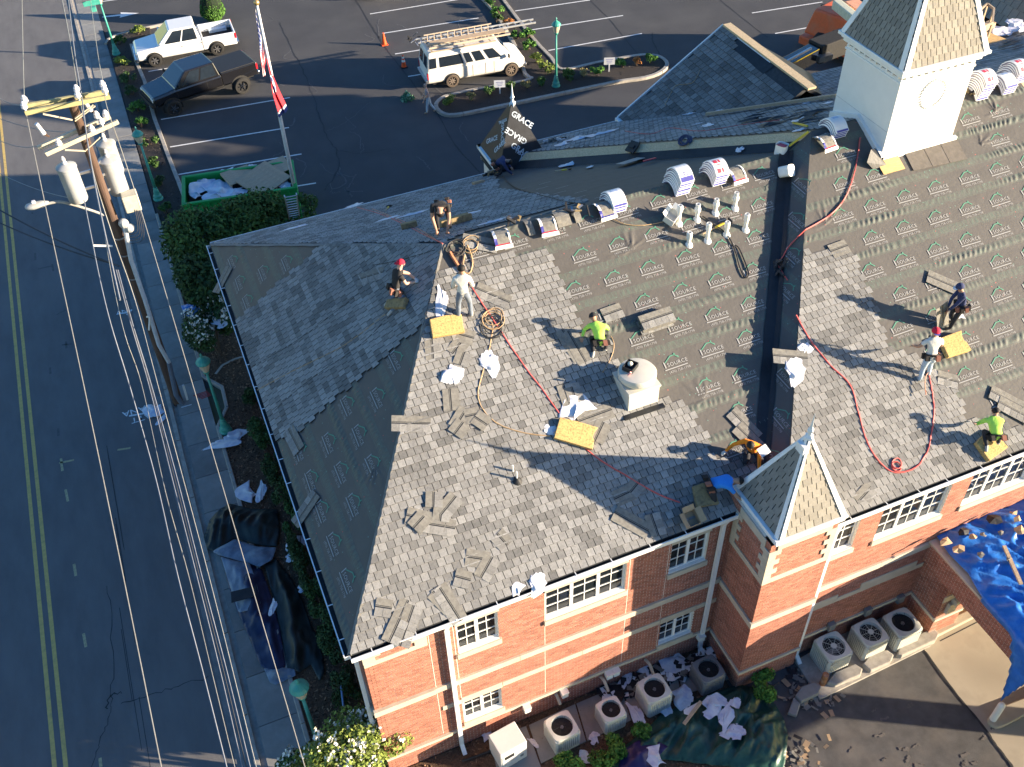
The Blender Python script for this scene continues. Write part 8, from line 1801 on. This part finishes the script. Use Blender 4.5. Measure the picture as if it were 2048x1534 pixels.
# ---- plants: leaves are separate small faces spread through the crown
def leafmat(n, c, c2): return mat('leaf_'+n, c, .7, tint=True, var=.3, sc=3, c2=c2, spec=.3)
def crown(C, R_, n, size, m, seed, lobes=9, hollow=.55, flat=.9, drop=0):
    r = np.random.RandomState(seed); C = np.array(C); R_ = np.array(R_, float)
    L = r.normal(size=(lobes, 3)); L /= np.linalg.norm(L, axis=1)[:, None]; L *= .62; L[:, 2] = np.abs(L[:, 2])*.9-.15; lr = r.uniform(.24, .52, lobes)
    k = r.randint(0, lobes, n); d = r.normal(size=(n, 3)); d /= np.linalg.norm(d, axis=1)[:, None]; rad = (hollow+(1-hollow)*r.rand(n)**.6)[:, None]
    P = (L[k]+d*rad*lr[k][:, None])*R_+C; ok = P[:, 2] > max(.1, C[2]-R_[2]*1.05); P = P[ok]; d = d[ok]; n = len(P)
    nrm = d*.7+r.normal(size=(n, 3))*.6; nrm[:, 2] += .35; nrm /= np.linalg.norm(nrm, axis=1)[:, None]; a = np.cross(nrm, r.normal(size=(n, 3))); a /= np.linalg.norm(a, axis=1)[:, None]; bb = np.cross(nrm, a); s = size*r.uniform(.6, 1.35, n)[:, None]
    V = np.stack([P-a*s, P-bb*s*.5, P+a*s, P+bb*s*.5], 1).reshape(-1, 3); F = np.arange(4*n).reshape(n, 4)
    me = bpy.data.meshes.new('foliage'); me.vertices.add(4*n); me.vertices.foreach_set('co', V.ravel()); me.loops.add(4*n); me.loops.foreach_set('vertex_index', F.ravel()); me.polygons.add(n); me.polygons.foreach_set('loop_start', np.arange(0, 4*n, 4)); me.polygons.foreach_set('loop_total', np.full(n, 4)); me.materials.append(m)
    me.update(calc_edges=True); at_ = me.attributes.new('tint', 'FLOAT', 'FACE'); tv = r.uniform(.55, 1.45, n)*(.8+.5*vnoise(P[:, 0]*2.2+seed, P[:, 1]*2.2+P[:, 2]*1.7)); at_.data.foreach_set('value', tv); return me, P
def plant(name, label, cat, C, R_, n, size, m, seed, group=None, lobes=9, trunk=None, flowers=0, hollow=.5):
    base = (C[0], C[1], trunk[0] if trunk else .08); t = thing(name, label, cat, base, 0, group); me, P = crown(np.array(C)-np.array(base), R_, n, size, m, seed, lobes, hollow); fo = link('foliage', me, t); fo['kind'] = 'stuff'
    r = random.Random(seed); b = MB()
    for k in range(3 if trunk else 4):
        e = Vec((r.uniform(-.5, .5)*R_[0], r.uniform(-.5, .5)*R_[1], C[2]-base[2]+r.uniform(-.2, .4)*R_[2])); b.tube([Vec((r.uniform(-.08, .08), r.uniform(-.08, .08), 0)), e*.5+Vec((r.uniform(-.1, .1), 0, .1)), e], .03, 5, rs=[.05*max(.4, R_[0]), .035*max(.4, R_[0]), .012])
    b.build('trunk' if trunk else 'stem', mat('bark', (.10, .07, .05), .9), t)
    if flowers:
        fb = MB(); rr = np.random.RandomState(seed+5); hi_ = P[P[:, 2] > np.percentile(P[:, 2], 35)]
        for q in hi_[rr.randint(0, len(hi_), flowers)]:
            c0 = np.array(q)+np.array([0, 0, .05])
            for k in range(rr.randint(5, 12)):
                p = Vec(c0+rr.normal(size=3)*.07); u = Vec(rr.normal(size=3)).normalized()*.035; v = u.orthogonal().normalized()*.035; fb.add([p-u-v, p+u-v, p+u+v, p-u+v], [(0, 1, 2, 3)])
        f_ = fb.build('blossom', mat('white_blossom', (.72, .70, .62), .8, var=.1), t); f_['kind'] = 'stuff'
    return t
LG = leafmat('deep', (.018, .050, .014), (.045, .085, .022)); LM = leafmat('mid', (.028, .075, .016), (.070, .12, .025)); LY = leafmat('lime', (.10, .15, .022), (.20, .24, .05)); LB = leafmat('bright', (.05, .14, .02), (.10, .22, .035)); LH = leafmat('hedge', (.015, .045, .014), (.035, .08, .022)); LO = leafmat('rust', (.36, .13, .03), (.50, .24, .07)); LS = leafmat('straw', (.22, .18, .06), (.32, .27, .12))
# tree between the dumpster and the roof corner: several crowns of one canopy
for k, (px, z, R_, n, lab) in enumerate((((495, 442), 2.6, (2.5, 1.5, 1.5), 8500, 'broad dark green tree between the dumpster and the eave'), ((405, 480), 2.6, (1.75, 1.9, 1.8), 6500, 'dark green tree at the far corner of the roof'), ((395, 560), 2.2, (1.25, 1.9, 1.6), 5200, 'dark green shrubby tree over the sidewalk edge'))):
    q = at(*px, z); plant('tree', lab, 'tree', (q.x, q.y, q.z), R_, n, .10, LG if k == 2 else LM, 40+k, 'trees at the roof corner', 18, (.05,), 0, .25)
q = at(606, 415, 2.5); plant('tree', 'thin green tree branch showing right of the flagpole', 'tree', (q.x, q.y, 2.5), (.8, .8, 1.0), 700, .09, LM, 52, None, 6, (.05,))
q = at(425, 652, 1.6); plant('crape_myrtle', 'white flowering crape myrtle beside the lamp and west wall', 'flowering shrub', (q.x-.1, q.y, 1.6), (1.05, 1.75, 1.35), 6500, .075, LG, 60, None, 10, (.05,), 110)
q = at(700, 1500, 1.9); plant('crape_myrtle', 'sunlit crape myrtle with white blossoms at the bottom edge', 'flowering shrub', (q.x, q.y, 1.85), (1.75, 1.1, 1.35), 9500, .06, LY, 63, None, 12, (.05,), 95); q = at(585, 1528, 1.4); plant('crape_myrtle', 'shaded left branch of the white blossomed crape myrtle', 'flowering shrub', (q.x, q.y, 1.3), (.55, .6, .7), 1800, .06, LM, 66, None, 6, (.05,), 26)  # sun and shade put into the leaf colours: pale crown, darker left branch
# hedge along the west wall
hy = [(520, 860), (545, 925), (562, 985), (580, 1035), (596, 1085), (612, 1140), (630, 1195), (648, 1245), (665, 1290)]
for k, px in enumerate(hy):
    q = at(*px, .7); plant('hedge_shrub', ['first', 'second', 'third', 'fourth', 'fifth', 'sixth', 'seventh', 'eighth', 'ninth'][k]+' clipped dark green hedge shrub along the west wall, counted from the far end', 'hedge shrub', (q.x+.05, q.y, .62), (.48, .95, .62), 2200, .05, LH if k % 3 else leafmat('hedge2', (.02, .065, .018), (.04, .10, .025)), 80+k, 'hedge along the west wall', 7)
q = at(500, 792, .5); plant('boxwood', 'round dark boxwood on the mulch below the lamp', 'shrub', (q.x, q.y, .5), (.42, .42, .48), 1800, .045, LH, 95); q = at(688, 1375, .6); plant('boxwood', 'dark shrub at the building corner with a blue rod', 'shrub', (q.x, q.y, .6), (.5, .85, .55), 1900, .05, LH, 96); tag(MB().cyl(at(682, 1372, .9), at(687, 1414, .9), .03, n=8).build('blue_rod', mat('blue_rod', (.12, .25, .5), .4)), 'thin blue rod lying on the dark corner shrub', 'rod')
# conical evergreen
q = at(430, 42); ev = plant('conical_evergreen', 'tall clipped conical evergreen at the top of the picture', 'evergreen', (q.x, q.y, 1.15), (.75, .75, 1.3), 10, .05, LB, 98); r_ = np.random.RandomState(5)
b = MB()
for i in range(6500):
    z = r_.rand()**1.15*2.6; rad_ = .82*(1-(z/2.75)**1.7)*min(1, .45+z*1.2); a = r_.rand()*6.283; rr = rad_*(.9+.12*r_.rand()); p = Vec((rr*cos(a), rr*sin(a), z+.02)); u = Vec((r_.normal(), r_.normal(), r_.normal())).normalized()*.05; v = u.orthogonal().normalized()*.03; b.add([p-u, p-v, p+u, p+v], [(0, 1, 2, 3)], t=r_.uniform(.5, 1.5))
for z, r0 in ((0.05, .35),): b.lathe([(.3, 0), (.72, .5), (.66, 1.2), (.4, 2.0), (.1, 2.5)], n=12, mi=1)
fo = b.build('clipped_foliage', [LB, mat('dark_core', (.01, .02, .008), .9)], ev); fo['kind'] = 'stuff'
# bed shrubs
sh = [((276, 62), LY, 'yellow green bed shrub at the top of the black mulch bed'), ((238, 82), LM, 'dark bed shrub right of the sign lamp'), ((246, 123), LY, 'yellow bed shrub left of the white pickup'), ((258, 156), LG, 'dark straggly shrub left of the black pickup'), ((262, 182), LG, 'dark bed shrub below the straggly one'), ((275, 216), LB, 'spiky bed shrub near the black pickup wheel'), ((282, 248), LB, 'green bed shrub behind the left lamp head'), ((297, 282), LM, 'green bed shrub right of the left lamp pole'), ((310, 325), LM, 'dark bed shrub between the left lamp and parking kerb'), ((320, 365), LG, 'dark bed shrub near the left lamp base'), ((330, 420), LM, 'green bed shrub below the left lamp'),
      ((900, 204), LY, 'lime shrub at the rounded left end of the island'), ((941, 194), LS, 'straw coloured tuft right of the lime island shrub'), ((978, 183), LM, 'dark shrub left of the bright yard sign'), ((1022, 175), LM, 'dark shrub right of the bright yard sign'), ((1054, 170), LS, 'straw coloured tuft near the island lamp'), ((1080, 164), LM, 'green shrub left of the island lamp base'), ((1135, 152), LM, 'green shrub right of the island lamp base'), ((1166, 147), LS, 'straw tuft in the middle of the island'), ((1194, 141), LB, 'green island shrub left of the printed sign'), ((1244, 128), LB, 'green island shrub right of the printed sign'), ((1274, 125), LO, 'orange tuft on the right part of the island'), ((1301, 119), LB, 'green shrub at the rounded right end of the island'),
      ((983, 2), LB, 'bright shrub at the top edge of the island arm'), ((997, 22), LB, 'green shrub on the island arm below the top edge'), ((994, 37), LM, 'small green sprig on the island arm'), ((1017, 46), LO, 'orange tuft on the island arm'), ((1035, 71), LB, 'green shrub on the island arm above the ladder end'), ((1056, 68), LB, 'tall green shrub at the right of the island arm'), ((1058, 92), LB, 'tall green shrub below the other tall one'), ((1074, 119), LY, 'lime shrub in front of the van'), ((1092, 137), LY, 'lime potted shrub near the island lamp')]
for k, (px, m, lab) in enumerate(sh):
    q = at(*px, .3); s = rng.uniform(.36, .5) if m not in (LO, LS) else .34
    plant('bed_shrub', lab, 'shrub', (q.x, q.y, .38), (s*1.15, s*1.15, s*.85), 420, .075 if m not in (LO, LS) else .05, m, 120+k, 'small shrubs in the parking beds', 6, None, 0, .2)
for px, s, lab in (((1215, 1503), .62, 'bright green shrub between the tarp and air conditioner'), ((1138, 1530), .5, 'bright green shrub at the bottom edge'), ((1540, 1372), .62, 'round bright green shrub at the tower foot'), ((1285, 1462), .3, 'low green tuft at the edge of the green tarp')):
    q = at(*px, .4); plant('round_shrub', lab, 'shrub', (q.x, q.y, .45), (s, s, s*.8), int(2600*s), .055, LB, 170+int(s*100)+px[0] % 7, None, 9)
# loose tarp under the first trees
tarp('tarp', [(362, 612), (385, 606), (395, 600), (428, 606), (425, 618), (400, 622), (385, 636), (370, 632)], .5, M_tbl, 'small bright blue tarp under the white flowering shrub', fold=.3, step=.05, seed=41)
# trees beyond the lower picture edge shade the road and the front bed
for k, (x, y_, z, R_, n) in enumerate(((5.5, 4.0, 3.6, (2.2, 1.8, 1.6), 4200), (9.5, 1.2, 4.6, (2.6, 2.2, 2.0), 5000), (14.5, -1.5, 5.4, (2.8, 2.4, 2.2), 5000), (1.5, 5.6, 2.4, (1.5, 1.3, 1.2), 2600))):
    plant('shade_tree', ['small leafy', 'leafy', 'tall leafy', 'low leafy'][k]+' tree in front of the building below the picture', 'tree', (x, y_, z), R_, n, .16, LM, 200+k, None, 9, (0,))
